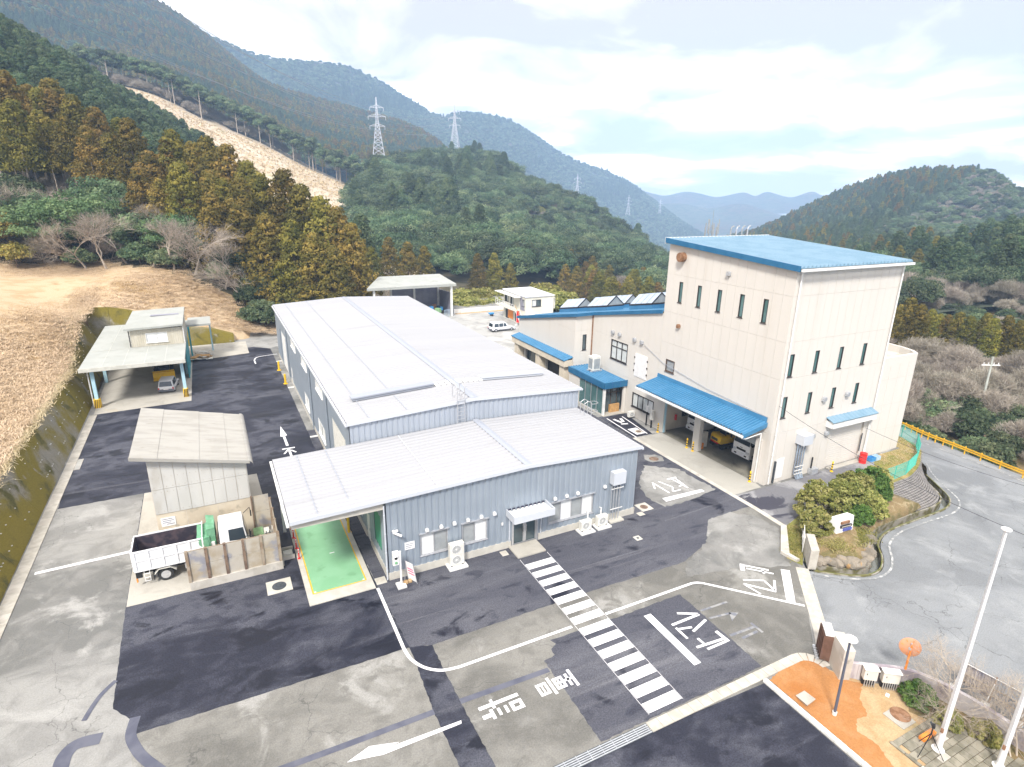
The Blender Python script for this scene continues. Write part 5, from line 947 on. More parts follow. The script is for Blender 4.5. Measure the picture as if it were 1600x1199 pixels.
MB().box(-5.58, 4.7, .02, -4.8, 4.8, .3).build('wall', 'wall_conc', st); MB().box(-5.58, 5.7, .02, -4.8, 5.8, .3).build('wall', 'wall_conc', st); MB().box(-5.58, 4.8, .02, -4.8, 5.7, .08).build('bottom', 'mach_dark', st); MB().box(-5.45, 4.9, .08, -4.9, 5.35, .34).build('white_box', 'offwhite', st, bevel=.02)

# generator / compressor inside the bin
ge = thing('generator', 'green and white engine generator behind the bin wall', 'generator', (-6.4, 7.3, 0))
MB().box(-7.0, 6.9, .02, -5.9, 7.9, .18).build('skid', 'rust', ge); b_ = MB().box(-6.95, 6.95, .18, -6.35, 7.85, 1.0).build('housing', 'mach_green', ge, bevel=.03)
for i in range(3): MB().box(-6.9+i*.18, 6.93, .55, -6.8+i*.18, 6.949, .85).build('louvre', 'wood', b_)
MB().box(-6.34, 7.0, .18, -5.98, 7.8, .92).build('tank', 'offwhite', ge, bevel=.05); m = MB()
for p in ((-6.2, 6.93), (-6.0, 6.93)): m.cyl((*p, .2), (*p, 1.1), .03, n=6)
m.cyl((-6.3, 6.93, .95), (-5.9, 6.93, .95), .03, n=6); m.build('engine_frame', 'mach_dark', ge)
m = MB().cyl((-7.05, 7.2, .4), (-7.05, 7.6, .4), .22, n=10); m.build('engine', 'mach_dark', ge)
MB().tube([(-7.0, 7.1, .5), (-7.2, 6.8, .1), (-7.4, 6.4, .05), (-7.1, 6.1, .05), (-6.8, 6.3, .05)], .02).build('cable', 'black', ge)

# ---------------------------------------------------------------- wheels and vehicles
def wheel(parent, c, r, w_, axis='y', rim='alu', name='wheel'):
    p = MB().lathe([(r*.6, -w_/2), (r*.93, -w_/2), (r, -w_*.35), (r, w_*.35), (r*.93, w_/2), (r*.6, w_/2)], c, 22, axis).build(name, 'rubber', parent, smooth=True)
    MB().lathe([(r*.6, -w_*.51), (r*.56, -w_*.35), (r*.25, -w_*.3), (r*.2, -w_*.52), (r*.08, -w_*.54), (r*.08, w_*.54), (r*.2, w_*.52), (r*.25, w_*.3), (r*.56, w_*.35), (r*.6, w_*.51)], c, 16, axis).build('rim', rim, p, smooth=True)
    return p
tk = thing('dump_truck', 'white dump truck with green tarpaulin parked beside the shed', 'truck', (-10.5, 6.55, 0))
y0, y1 = 5.52, 7.5
# chassis
m = MB(); m.box(-13.2, 6.1, .55, -7.6, 6.25, .8); m.box(-13.2, 6.8, .55, -7.6, 6.95, .8); m.box(-12.6, 5.9, .5, -12.5, 7.1, .62); m.build('chassis', 'black', tk)
b_ = MB(); b_.box(-13.4, y0, 1.08, -9.75, y0+.05, 2.38); b_.box(-13.4, y1-.05, 1.08, -9.75, y1, 2.38); b_.box(-9.8, y0+.05, 1.08, -9.75, y1-.05, 2.5); b_.box(-13.45, y0+.0, 1.05, -13.4, y1, 2.38); b_ = b_.build('tipper_body', 'car_white', tk)
MB().box(-13.39, y0+.055, 1.08, -9.81, y1-.055, 1.16).build('bed_floor', 'truck_bed', b_)
m = MB()
for a in ((-13.39, y0+.052, -9.81, y0+.056), (-13.39, y1-.056, -9.81, y1-.052), (-9.806, y0+.06, -9.802, y1-.06), (-13.398, y0+.06, -13.394, y1-.06)): m.box(a[0], a[1], 1.17, a[2], a[3], 2.3)
m.build('bed_lining', 'truck_bed', b_)
for i in range(6): x = -13.38+i*.71; MB().box(x, y0-.06, 1.08, x+.09, y0-.002, 2.36).build('stake', 'car_white', b_)
for z in (1.06, 1.72, 2.32): MB().box(-13.4, y0-.045, z, -9.76, y0-.003, z+.08).build('side_rail', 'car_white', b_)
for i in range(5): MB().box(-13.5, y0+.1+i*.4, 1.1, -13.452, y0+.18+i*.4, 2.34).build('tail_rib', 'car_white', b_)
for z in (1.15, 1.55, 1.95): MB().box(-13.49, y0+.02, z, -13.452, y1-.02, z+.05).build('tail_rail', 'car_white', b_)
# cab
def prof_cab(x0, x1, zb, zt, ya, yb, rake=.18):
    m = MB(); ins = .1
    lo = [(x0, ya, zb), (x1, ya, zb), (x1, yb, zb), (x0, yb, zb)]; mid = [(x0, ya, zb+.75), (x1, ya, zb+.75), (x1, yb, zb+.75), (x0, yb, zb+.75)]
    hi = [(x0+.03, ya+ins, zt), (x1-rake, ya+ins, zt), (x1-rake, yb-ins, zt), (x0+.03, yb-ins, zt)]
    m.add(lo+mid+hi, [(3, 2, 1, 0), (0, 1, 5, 4), (1, 2, 6, 5), (2, 3, 7, 6), (3, 0, 4, 7), (4, 5, 9, 8), (5, 6, 10, 9), (6, 7, 11, 10), (7, 4, 8, 11), (8, 9, 10, 11)]); return m
cb_ = prof_cab(-8.9, -7.3, .75, 2.72, 5.62, 7.42).build('cab', 'car_white', tk, smooth=True, bevel=.1)
def quadplate(pts, off, name, mat, parent, th=.012):
    v = [Vector(p) for p in pts]; n = (v[1]-v[0]).cross(v[3]-v[0]).normalized()
    return MB().hexa([p+n*(off-th) for p in v]+[p+n*off for p in v]).build(name, mat, parent)
quadplate([(-8.35, 5.635, 1.72), (-7.42, 5.635, 1.62), (-7.52, 5.69, 2.45), (-8.35, 5.69, 2.45)], .012, 'side_window', 'car_glass', cb_)
quadplate([(-7.3, 5.75, 1.62), (-7.3, 7.3, 1.62), (-7.43, 7.25, 2.5), (-7.43, 5.8, 2.5)], .015, 'windscreen', 'car_glass', cb_)
MB().box(-8.93, 5.7, .6, -8.905, 7.35, 2.3).build('cab_guard', 'mach_dark', tk)
MB().box(-8.55, 5.595, .95, -7.6, 5.618, .98).build('door_seam', 'trim', cb_); MB().box(-8.3, 5.585, 1.5, -8.12, 5.617, 1.54).build('handle', 'black', cb_)
MB().box(-7.42, 5.6, .5, -7.22, 7.44, .85).build('bumper', 'car_white', tk, bevel=.03)
m = MB(); m.tube([(-7.45, 5.65, 1.8), (-7.15, 5.45, 1.9), (-7.12, 5.42, 2.2)], .02); m.box(-7.2, 5.36, 1.85, -7.14, 5.52, 2.3); m.tube([(-7.4, 7.35, 2.5), (-7.0, 7.6, 2.7), (-6.95, 7.62, 2.3)], .02); m.box(-7.0, 7.52, 2.1, -6.92, 7.72, 2.45); m.build('mirrors', 'black', tk)
for x in (-11.94, -8.15):
    for y in (5.78, 7.24): wheel(tk, (x, y, .44), .43, .3, 'y')
for ya in (5.5, 7.05):
    m = MB(); pts = [(-12.5, .62), (-12.25, .92), (-11.65, .92), (-11.35, .66)]
    for (xa, za), (xb, zb) in zip(pts[:-1], pts[1:]): m.hexa([(xa, ya, za), (xb, ya, zb), (xb, ya+.42, zb), (xa, ya+.42, za), (xa, ya, za+.03), (xb, ya, zb+.03), (xb, ya+.42, zb+.03), (xa, ya+.42, za+.03)])
    m.build('mudguard', 'offwhite', tk)
m = MB(); m.box(-12.56, 5.55, .25, -12.53, 5.95, .62); m.build('mud_flap', 'black', tk)
ld = MB()
for x in (-13.0, -12.72): ld.cyl((x, 5.58, .3), (x, 5.58, 1.05), .02, n=6)
for z in (.32, .55, .8): ld.cyl((-13.0, 5.58, z), (-12.72, 5.58, z), .02, n=6)
ld.build('step_ladder', 'white', tk); MB().box(-13.42, 5.56, .62, -13.1, 5.7, 1.0).build('tail_lamp_bracket', 'black', tk); MB().box(-13.43, 5.55, .36, -13.36, 5.68, .62).build('rear_bar', 'orange', tk)
MB().box(-10.9, 5.6, .55, -10.3, 5.95, .9).build('battery_box', 'alu', tk); MB().box(-9.7, 5.8, .5, -9.1, 7.2, 1.0).build('underbody', 'mach_dark', tk)
MB().box(-9.35, 5.62, .9, -9.15, 5.8, 1.9).build('side_steps', 'white', tk)
# tarpaulin bundle: a draped, creased cover over the crane box behind the cab
tp = bpy.data.meshes.new('tarpaulin'); bm = bmesh.new()
def lump(bm, c, sx_, sy_, sz_, sub=3, ns=.12, fr=3.):
    r = bmesh.ops.create_cube(bm, size=1); 
    es = list({e for v in r['verts'] for e in v.link_edges}); bmesh.ops.subdivide_edges(bm, edges=es, cuts=sub*2+1, use_grid_fill=True)
    vs = [v for v in bm.verts if not v.tag]
    for v in vs:
        v.tag = True; p = Vector((v.co.x*sx_, v.co.y*sy_, v.co.z*sz_))
        q = p+Vector(c); from_n = math.sin(q.x*fr*2.1+q.z*fr)*math.cos(q.y*fr*1.7+q.x)
        v.co = q+p.normalized()*ns*from_n*.6
lump(bm, (-9.3, 6.55, 2.2), .45, 1.75, 1.2, 3, .1); lump(bm, (-9.72, 6.5, 2.05), .7, 1.9, .55, 3, .16); lump(bm, (-9.75, 5.75, 1.7), .5, .5, .9, 3, .14)
bm.to_mesh(tp); bm.free(); tp.materials.append(MATS['tarp']); smooth_mesh(tp, 35); to = link('tarpaulin', tp, tk); to.location = (10.5, -6.55, 0)

def car(name, label, L_, W_, H_, loc, rz, wagon=True, bump='bumper'):
    t = thing(name, label, 'car', (0, 0, 0)); h = W_/2; hl, x0, x1 = H_*.52, -L_/2, L_/2
    prof = [(x0+.02, .28), (x0, .45), (x0+.03, hl-.06), (x0+.1, hl), (x1-1.15, hl), (x1-.25, hl*.84), (x1-.03, hl*.66), (x1, .4), (x1-.05, .24)]
    b = MB().sweep([(x, -h, z) for x, z in prof], (0, W_, 0)).build('body', 'car_white', t, smooth=True, bevel=.06)
    gx = [(x0+.06, hl-.05), (x0+(.28 if wagon else .55), H_-.06), (x0+.5, H_), (x1-2.0, H_), (x1-1.75, H_-.05), (x1-1.05, hl-.05)]
    g = MB(); n = len(gx)
    lo = [(x, -h+(.05 if z < hl else .16), z) for x, z in gx]; g.add(lo+[(x, -y, z) for x, y, z in lo], [tuple(range(n)), tuple(reversed(range(n, 2*n)))]+[(i, n+i, n+(i+1) % n, (i+1) % n) for i in range(n)])
    g = g.build('roof', 'car_white', t, smooth=True, bevel=.05)
    za, zb = hl+.02, H_-.14
    def yy(z): return -h+.05+.11*(z-hl+.05)/(H_-hl)-.02
    xs_ = [x0+.34, x0+1.25, x0+2.1, x1-1.55] if wagon else [x0+.5, x0+1.3, x1-1.6]
    for a, c in zip(xs_[:-1], xs_[1:]):
        for s in (1, -1):
            a2 = a+(.12 if a == xs_[0] else .05); c2 = c-(.3 if c == xs_[-1] else .03)
            p = [(a+.05, s*yy(za), za), (c-.03, s*yy(za), za), (c2, s*(yy(zb)+.03), zb), (a2, s*(yy(zb)+.03), zb)]
            if s < 0: p = [p[1], p[0], p[3], p[2]]
            quadplate(p, .012, 'side_window', 'car_glass', t)
    quadplate([(x0+.09, h-.16, za+.02), (x0+.09, -h+.16, za+.02), (x0+.22+(0 if wagon else .22), -h+.24, zb), (x0+.22+(0 if wagon else .22), h-.24, zb)], .02, 'rear_window', 'car_glass', t)
    quadplate([(x1-1.1, -h+.12, za), (x1-1.1, h-.12, za), (x1-1.68, h-.22, zb+.03), (x1-1.68, -h+.22, zb+.03)], .03, 'windscreen', 'car_glass', t)
    MB().box(x0-.05, -h+.02, .25, x0+.12, h-.02, .52).build('rear_bumper', bump, t, bevel=.04); MB().box(x1-.14, -h+.02, .22, x1+.05, h-.02, .48).build('front_bumper', bump, t, bevel=.04)
    for s in (1, -1):
        MB().box(x0-.02, s*(h-.1)-.07, hl-.3, x0+.05, s*(h-.1)+.07, hl-.08).build('tail_lamp', 'lamp_red', t); MB().box(x1-.22, s*(h-.2)-.14, hl*.68, x1-.02, s*(h-.2)+.14, hl*.8).build('headlight', 'lamp_clear', t)
        MB().box(x1-1.45, s*(h+.08)-.08, hl+.02, x1-1.3, s*(h+.08)+.08, hl+.16).build('door_mirror', 'car_white', t, bevel=.02)
        for x in (x0+.68, x1-.75): wheel(t, (x, s*(h-.09), .3), .3, .19, 'y')
        MB().box(x0+.3, s*h-.008, .3, x1-.3, s*h+.008, .4).build('sill_trim', bump, t)
    MB().box(x0-.056, -.25, hl-.3, x0-.02, .25, hl-.16).build('number_plate', 'white', t)
    return place(t, loc, rz)
car('hatchback_car', 'small white hatchback parked under the roadside shelter behind the yellow blade', 3.9, 1.62, 1.48, (-13.2, 45.6, .018), R(84), True)
car('estate_car', 'white estate car standing on the gravel yard behind the hall', 4.35, 1.68, 1.5, (35.2, 57.4, .012), R(2), True)

def garage_truck(name, label, loc, rz, dark='mach_dark'):
    t = thing(name, label, 'truck', (0, 0, 0))
    c = prof_cab(-1.7, 0, .75, 2.75, -.95, .95, .2).build('cab', 'car_white', t, smooth=True, bevel=.08)
    quadplate([(0, -.85, 1.62), (0, .85, 1.62), (-.15, .8, 2.55), (-.15, -.8, 2.55)], .02, 'windscreen', 'car_glass', c)
    for s in (1, -1):
        p = [(-1.2, s*.945, 1.62), (-.12, s*.945, 1.55), (-.24, s*.885, 2.45), (-1.2, s*.885, 2.45)]
        quadplate(p if s < 0 else [p[1], p[0], p[3], p[2]], .015, 'side_window', 'car_glass', c)
        MB().box(.0, s*.72-.16, .88, .05, s*.72+.16, 1.06).build('headlight', 'lamp_clear', t); MB().box(.06, s*.55-.12, .58, .08, s*.55+.12, .7).build('fog_lamp', 'black', t)
        m = MB(); m.tube([(-.1, s*.95, 1.7), (.15, s*1.12, 1.8), (.15, s*1.12, 2.2)], .02); m.box(.11, s*1.12-.08, 1.85, .17, s*1.12+.08, 2.25); m.build('mirror', 'black', t)
        for x in (-.75, -4.0): wheel(t, (x, s*.8, .4), .4, .26, 'y')
    MB().box(-.3, -.98, .45, .06, .98, .8).build('bumper', 'car_white', t, bevel=.03); MB().box(.0, -.5, 1.0, .035, .5, 1.18).build('grille', 'black', t)
    MB().box(.035, -.14, 1.28, .05, .14, 1.34).build('emblem', 'chrome', t)
    MB().box(-5.2, -.9, .6, -1.75, .9, .8).build('chassis', 'black', t); m = MB(); m.box(-5.3, -1, .95, -1.85, -.94, 1.7); m.box(-5.3, .94, .95, -1.85, 1, 1.7); m.box(-5.3, -.94, .95, -1.85, .94, 1.02); m.box(-1.9, -.94, 1.02, -1.85, .94, 2.0); m.build('cargo_bed', 'car_white', t)
    return place(t, loc, rz)
garage_truck('tipper_truck', 'white truck nosing out beside the right garage jamb', (32.35, 3.15, .025), R(180))
garage_truck('tipper_truck', 'white truck in the left garage bay behind the centre pillar', (32.6, 9.3, .025), R(180))
# mini excavator
ev = thing('mini_excavator', 'yellow mini excavator parked between the two garage trucks', 'excavator', (0, 0, 0))
for s in (1, -1):
    m = MB(); pr = [(-.95, .1), (-1.1, .28), (-.95, .46), (.95, .46), (1.1, .28), (.95, .1)]; m.sweep([(x, s*.62-.17, z) for x, z in pr], (0, .34, 0)); tr_ = m.build('track', 'rubber', ev, bevel=.04); m = MB()
    for i in range(4): m.cyl((-.7+i*.46, s*.62-.18, .25), (-.7+i*.46, s*.62+.18, .25), .13, n=10)
    m.build('roller', 'mach_dark', tr_)
MB().box(-.5, -.45, .3, .5, .45, .55).build('undercarriage', 'mach_dark', ev); b_ = MB().sweep([(-.85, -.68, .6), (1.05, -.68, .6), (1.2, -.55, .75), (1.2, -.55, 1.25), (.95, -.68, 1.4), (-.85, -.68, 1.2)], (0, 1.36, 0)).build('counterweight', 'yellow', ev, bevel=.09, smooth=True)
MB().box(1.205, -.4, .85, 1.22, .4, 1.1).build('engine_grille', 'mach_dark', b_); MB().box(.86, -.5, .62, 1.215, .5, .72).build('warning_stripe', 'red', ev)
m = MB(); 
for x, y in ((-.7, -.6), (-.7, .6), (.5, -.6), (.5, .6)): m.bar((x, y, 1.3), (x*.9, y, 2.35), .06, .06)
m.box(-.75, -.68, 2.35, .6, .68, 2.42); m.build('canopy_frame', 'mach_dark', ev); MB().box(-.2, -.3, 1.25, .4, .3, 1.5).build('seat', 'black', ev)
m = MB(); m.bar((-.8, .1, .9), (-2.0, .1, 2.6), .22, .26); m.bar((-2.0, .1, 2.6), (-3.0, .1, 1.6), .18, .22); m.build('boom', 'yellow', ev); MB().sweep([(-3.3, -.2, .5), (-2.7, -.2, .7), (-2.8, -.2, 1.5), (-3.1, -.2, 1.6)], (0, .6, 0)).build('bucket', 'mach_dark', ev)
place(ev, (33.4, 6.05, .025), R(175))
for i, (x, y, lab) in enumerate(((30.02, 7.3, 'black and yellow bollard on the far side of the centre garage pillar'), (30.0, 6.5, 'black and yellow bollard on the near side of the centre garage pillar'), (30.0, -.1, 'black and yellow bollard at the near corner of the garage'), (30.04, 11.4, 'black and yellow bollard at the far end of the garage apron'), (37.9, -1.75, 'yellow bollard at the gate-side shutter'))): bollard(x, y, lab, h=.95)
cr_ = thing('bottle_crate', 'stacked red brown bottle crates beside the centre garage pillar', 'crate', (30.95, 6.6, 0))
for z in (0, .3): 
    MB().box(30.7, 6.4, .03+z, 31.2, 6.8, .07+z).build('bottom', 'tarnish', cr_)
    for a in ((30.7, 6.4, 31.2, 6.43), (30.7, 6.77, 31.2, 6.8), (30.7, 6.43, 30.73, 6.77), (31.17, 6.43, 31.2, 6.77)): MB().box(a[0], a[1], .07+z, a[2], a[3], .3+z).build('side', 'orange', cr_)
MB().box(31.2, 6.7, .03, 31.9, 7.0, 1.5).build('cabinet', 'offwhite', thing('steel_locker', 'pale steel locker standing behind the centre garage pillar', 'locker', (31.5, 6.8, 0)))
# outside the gate-side wall
dm = thing('oil_drum', 'bright red oil drum by the shutter of the tall building', 'drum', (42.0, -1.75, 0)); MB().lathe([(.3, 0), (.31, .02), (.3, .04), (.3, .3), (.315, .32), (.3, .34), (.3, .6), (.315, .62), (.3, .64), (.3, .9), (.31, .92), (.29, .92), (.28, .9)], (42.0, -1.75, .02), 20).build('barrel', 'red', dm, smooth=True); MB().cyl((42.12, -1.75, .9), (42.12, -1.75, .95), .04, n=8).build('bung', 'mach_dark', dm)
bc = thing('plastic_crate', 'pale blue plastic crates beside the red drum', 'crate', (43.2, -1.8, 0))
for i, x in enumerate((42.75, 43.45)):
    MB().box(x, -2.1, .03, x+.6, -1.6, .06).build('bottom', 'ltblue', bc)
    for a in ((x, -2.1, x+.6, -2.07), (x, -1.63, x+.6, -1.6), (x, -2.07, x+.03, -1.63), (x+.57, -2.07, x+.6, -1.63)):
        MB().box(a[0], a[1], .06, a[2], a[3], .4).build('side', 'ltblue' if i else 'blue_plastic', bc)

# ---------------------------------------------------------------- air conditioners
def aircon(name, lab, x, y, w_, h_, fans, pad=True, d_=.35, face=(0, -1)):
    t = thing(name, lab, 'air conditioner', (x, y, 0), 'outdoor air conditioner units')
    if pad: MB().box(x-.15, y-.3, .01, x+w_+.15, y+d_+.15, .12).build('pad', 'white_trim', t, bevel=.01)
    z0 = .18; c = MB().box(x, y, z0, x+w_, y+d_, z0+h_).build('case', 'offwhite', t, bevel=.02)
    m = MB(); m.box(x+.05, y, .12, x+.15, y+d_, z0); m.box(x+w_-.15, y, .12, x+w_-.05, y+d_, z0); m.build('feet', 'black', t)
    for i in range(fans):
        zc = z0+h_*(i+.5)/fans; xc = x+w_*.44; r = min(w_*.36, h_/fans*.4)
        f = MB().lathe([(r, 0), (r, -.015), (r*.94, -.02), (r*.94, 0)], (xc, y, zc), 20, 'y').build('fan_ring', 'white', t); MB().lathe([(r*.92, -.004), (r*.92, -.008)], (xc, y, zc), 18, 'y').build('fan_grille', 'grille', f)
        m = MB()
        for k in range(6): a = k*math.pi/6; m.bar((xc-r*.9*math.cos(a), y-.014, zc-r*.9*math.sin(a)), (xc+r*.9*math.cos(a), y-.014, zc+r*.9*math.sin(a)), .008, .008)
        m.lathe([(r*.2, -.012), (r*.2, -.02)], (xc, y, zc), 10, 'y'); m.build('fan_guard', 'white_trim', f)
    MB().box(x+w_*.83, y-.008, z0+.1, x+w_*.95, y-.002, z0+.3).build('badge', 'trim', t)
    return t
aircon('air_conditioner', 'tall twin-fan white air conditioner under the office windows', 3.68, -.6, .94, 1.5, 2)
aircon('air_conditioner', 'single-fan white air conditioner nearer the office door', 13.25, -.7, .85, .68, 1); aircon('air_conditioner', 'single-fan white air conditioner nearer the grey duct box', 14.65, -.65, .85, .7, 1)
aircon('air_conditioner', 'small white air conditioner on asphalt by the black-framed low window', 29.6, 15.4, .75, .6, 1, False)
vr = thing('rooftop_air_conditioner', 'boxy white air conditioner on the blue porch roof', 'air conditioner', (29.1, 21.4, 3.6)); MB().box(28.6, 21.0, 3.78, 29.6, 21.9, 5.35).build('case', 'offwhite', vr, bevel=.04)
for a in ((28.585, 21.1, 4.0, 28.598, 21.8, 5.1), (28.75, 20.985, 4.0, 29.5, 20.998, 5.1)): MB().box(*a).build('coil_grille', 'screen', vr)
MB().lathe([(.34, 0), (.34, .05), (.28, .06)], (29.1, 21.45, 5.35), 18).build('fan_guard', 'white_trim', vr); m = MB(); m.box(28.4, 21.05, 3.64, 29.9, 21.2, 3.78); m.box(28.4, 21.7, 3.64, 29.9, 21.85, 3.78); m.build('support_rail', 'galv', vr)
me_ = thing('wall_meter', 'white utility box on a black post by the garage corner', 'meter', (30.2, 12.5, 0)); MB().box(30.0, 12.35, .9, 30.25, 12.75, 1.9).build('box', 'offwhite', me_, bevel=.02); MB().box(30.08, 12.5, .02, 30.2, 12.62, .9).build('post', 'black', me_); MB().cyl((30.12, 13.3, 1.5), (30.12, 13.3, 2.1), .12, n=10).build('tank', 'white', me_); MB().box(30.07, 13.25, .02, 30.17, 13.35, 1.5).build('tank_post', 'black', me_)

# ---------------------------------------------------------------- weighing signal, board, covers
sg = thing('weighing_signal', 'white signal box with green light on a post at the office corner', 'signal', (.45, -.9, 0)); MB().box(.18, -1.22, .02, .72, -.62, .14).build('foot', 'white_trim', sg, bevel=.01); MB().cyl((.47, -.9, .14), (.47, -.9, 2.4), .06, n=10).build('post', 'white', sg, smooth=True); MB().box(.02, -.98, 1.55, .38, -.78, 2.45).build('box', 'white', sg, bevel=.03)
m = MB(); m.box(.36, -.92, 1.8, .47, -.86, 1.86); m.box(.36, -.92, 2.2, .47, -.86, 2.26); m.build('bracket', 'alu', sg); MB().lathe([(.09, 0), (.09, -.03)], (.2, -.98, 2.05), 14, 'y').build('lens', 'black', sg); MB().lathe([(.09, 0), (.09, -.03)], (.2, -.98, 1.74), 14, 'y').build('lens', 'weigh_green', sg); MB().box(.08, -1.05, 2.15, .32, -.98, 2.18).build('visor', 'white', sg)
bd = thing('sign_board', 'leaning white notice board with pink lettering near the office corner', 'sign', (1.15, -.75, 0)); bb = MB().hexa([(1.02, -.5, .1), (1.36, -1.1, .1), (1.38, -1.09, .1), (1.04, -.49, .1), (.86, -.44, 1.35), (1.16, -.98, 1.35), (1.18, -.97, 1.35), (.88, -.43, 1.35)]).build('board', 'white', bd)
for i, t_ in enumerate((.3, .5, .68)):
    p, q = Vector((1.06, -.6, .3)).lerp(Vector((.93, -.54, 1.2)), t_), Vector((1.3, -1.03, .3)).lerp(Vector((1.12, -.92, 1.2)), t_); MB().bar(p+Vector((-.008, -.005, 0)), q+Vector((-.008, -.005, 0)), .012, .07).build('lettering', 'ink_red', bb)
m = MB(); m.bar((1.02, -.48, .02), (.86, -.42, 1.36), .03, .03); m.bar((1.37, -1.12, .02), (1.17, -.99, 1.36), .03, .03); m.bar((.9, -.44, 1.3), (.72, -.72, .02), .03, .03); m.build('stand', 'alu', bd)
wd = thing('sandbag', 'two small tan sandbags weighing down the leaning board', 'sandbag', (.85, -.75, 0)); MB().box(.62, -.92, .012, .9, -.66, .2).build('bag', 'sand_m', wd, bevel=.06, smooth=True); MB().box(.92, -.88, .012, 1.15, -.62, .18).build('bag', 'sand_m', wd, bevel=.06, smooth=True)
def cover(x0, y0, x1, y1, lab, rnd=True, r=.32, mat='base_conc', lid='rust'):
    t = thing('drain_cover', lab, 'drain cover', ((x0+x1)/2, (y0+y1)/2, 0), 'drain covers in the yard'); MB().box(x0, y0, .0, x1, y1, .028).build('slab', mat, t)
    if rnd: MB().lathe([(r, 0), (r, .008), (r*.9, .012)], ((x0+x1)/2, (y0+y1)/2, .027), 24).build('lid', lid, t)
    else: MB().box(x0+.06, y0+.06, .0285, x1-.06, y1-.06, .036).build('lid', 'kerb_conc', t)
    return t
cover(-6.72, 1.54, -5.34, 2.84, 'white square slab with dark round lid in front of the bin', r=.4, lid='mach_dark')
cover(-.82, -.2, -.2, .45, 'plain pale square cover at the office corner by the weighbridge', False); cover(7.2, -.8, 7.65, -.28, 'plain pale square cover beside the office door step', False); cover(16.2, -3.1, 16.68, -2.6, 'small pale cover with dark hole on the asphalt before the duct box', r=.1, lid='mach_dark')
cover(18.4, -.6, 18.9, -.15, 'plain pale cover at the right corner of the office', False); cover(19.0, -.2, 20.0, .85, 'pale square slab with brown round lid beside the office corner', r=.3); cover(28.0, 11.9, 28.8, 12.7, 'pale square slab with brown lid near the entrance asphalt', r=.26)
mh = thing('manhole_cover', 'brown round manhole lid on the worn patch below the apron', 'manhole', (25.7, 6.7, 0)); MB().lathe([(.42, 0), (.42, .012), (.36, .018)], (25.7, 6.7, .012), 24).build('lid', 'rust', mh); mh = thing('manhole_cover', 'dark round manhole lid close to the office end wall', 'manhole', (21.3, 4.4, 0)); MB().lathe([(.36, 0), (.36, .012), (.3, .018)], (21.3, 4.4, .008), 24).build('lid', 'rust', mh)

# ---------------------------------------------------------------- left retaining wall, gutter blocks, shelter
rw = thing('retaining_wall', 'mossy battered concrete retaining wall along the grass bank', 'wall', (-20.6, 25, 0))
ysw = [-70, -55, -40, -28, -18, -10, -3, 4, 11, 18, 25, 32, 39, 45, 50, 54, 58, 62, 66.6]; hw = lambda y: float(np.interp(y, [-70, 16, 45, 50.5, 58, 67], [3.3, 3.4, 3.4, 4.3, 6.6, 6.3])); bx_ = lambda y: float(np.interp(y, [0, 40, 58, 66], [-20.1, -20.2, -20.9, -21.2]))
for a, b in zip(ysw[:-1], ysw[1:]):
    a2, b2 = a+.015, b-.015; A, B = hw(a), hw(b)
    MB().hexa([(bx_(a), a2, -.2), (bx_(b), b2, -.2), (bx_(b)-3.9, b2, -.2), (bx_(a)-3.9, a2, -.2), (bx_(a)-A*.5, a2, A), (bx_(b)-B*.5, b2, B), (bx_(b)-B*.5-.45, b2, B), (bx_(a)-A*.5-.45, a2, A)]).build('wall_section', 'mossy_wall', rw)
m = MB()
for i in range(110):
    y = random.uniform(2, 66); f = random.choice((.25, .5, .75)); z = hw(y)*f; x = bx_(y)-z*.5; m.cyl((x-.05, y, z), (x+.02, y, z+.01), .032, n=6)
o = m.build('weep_pipes', 'white_trim', rw); o['kind'] = 'stuff'
bk = thing('retaining_wall', 'mossy concrete wall behind the shelter, stepping down towards the hall', 'wall', (-13, 66.3, 0)); xsw = [-23.2, -20.6, -18.2, -15, -11.6, -8.2, -5.3]; hb = lambda x: float(np.interp(x, [-23.5, -20, -18.2, -11.5, -8, -5.2], [6.2, 6.1, 5.6, 2.6, 2.1, 1.0]))
for a, b in zip(xsw[:-1], xsw[1:]): A, B = hb(a), hb(b); MB().hexa([(a+.015, 66, -.2), (b-.015, 66, -.2), (b-.015, 68.6, -.2), (a+.015, 68.6, -.2), (a+.015, 66+.3*A, A), (b-.015, 66+.3*B, B), (b-.015, 68.6, B), (a+.015, 68.6, A)]).build('wall_section', 'mossy_wall', bk)
gt = thing('gutter_channel', 'pale concrete gutter blocks along the foot of the retaining wall', 'gutter', (-19.9, 20, 0)); y = -8.
while y < 39:
    MB().box(-20.12, y+.01, .01, -19.42, y+.99, .05).build('gutter_block', 'kerb_conc' if random.random() < .85 else 'wall_conc', gt); y += 1.0
gr = thing('drain_grating', 'grey steel grating in the gutter below the retaining wall', 'grating', (-19.5, 26.3, 0))
MB().box(-19.4, 25.2, .01, -19.0, 27.4, .04).build('frame', 'wall_conc', gr)
for i in range(10): MB().box(-19.37, 25.27+i*.21, .041, -19.03, 25.35+i*.21, .055).build('bar', 'screen', gr)
cs = thing('vehicle_shelter', 'open pale-roofed vehicle shelter with boxy loft on pale blue posts', 'shelter', (-15.7, 50, 0))
MB().hexa([(-20.5, 40.8, 4.2), (-10.95, 40.8, 4.2), (-10.95, 62, 4.2), (-20.5, 62, 4.2), (-20.5, 40.8, 4.5), (-10.95, 40.8, 4.5), (-10.95, 62, 4.62), (-20.5, 62, 4.62)]).build('roof', 'carport_roof', cs)
m = MB()
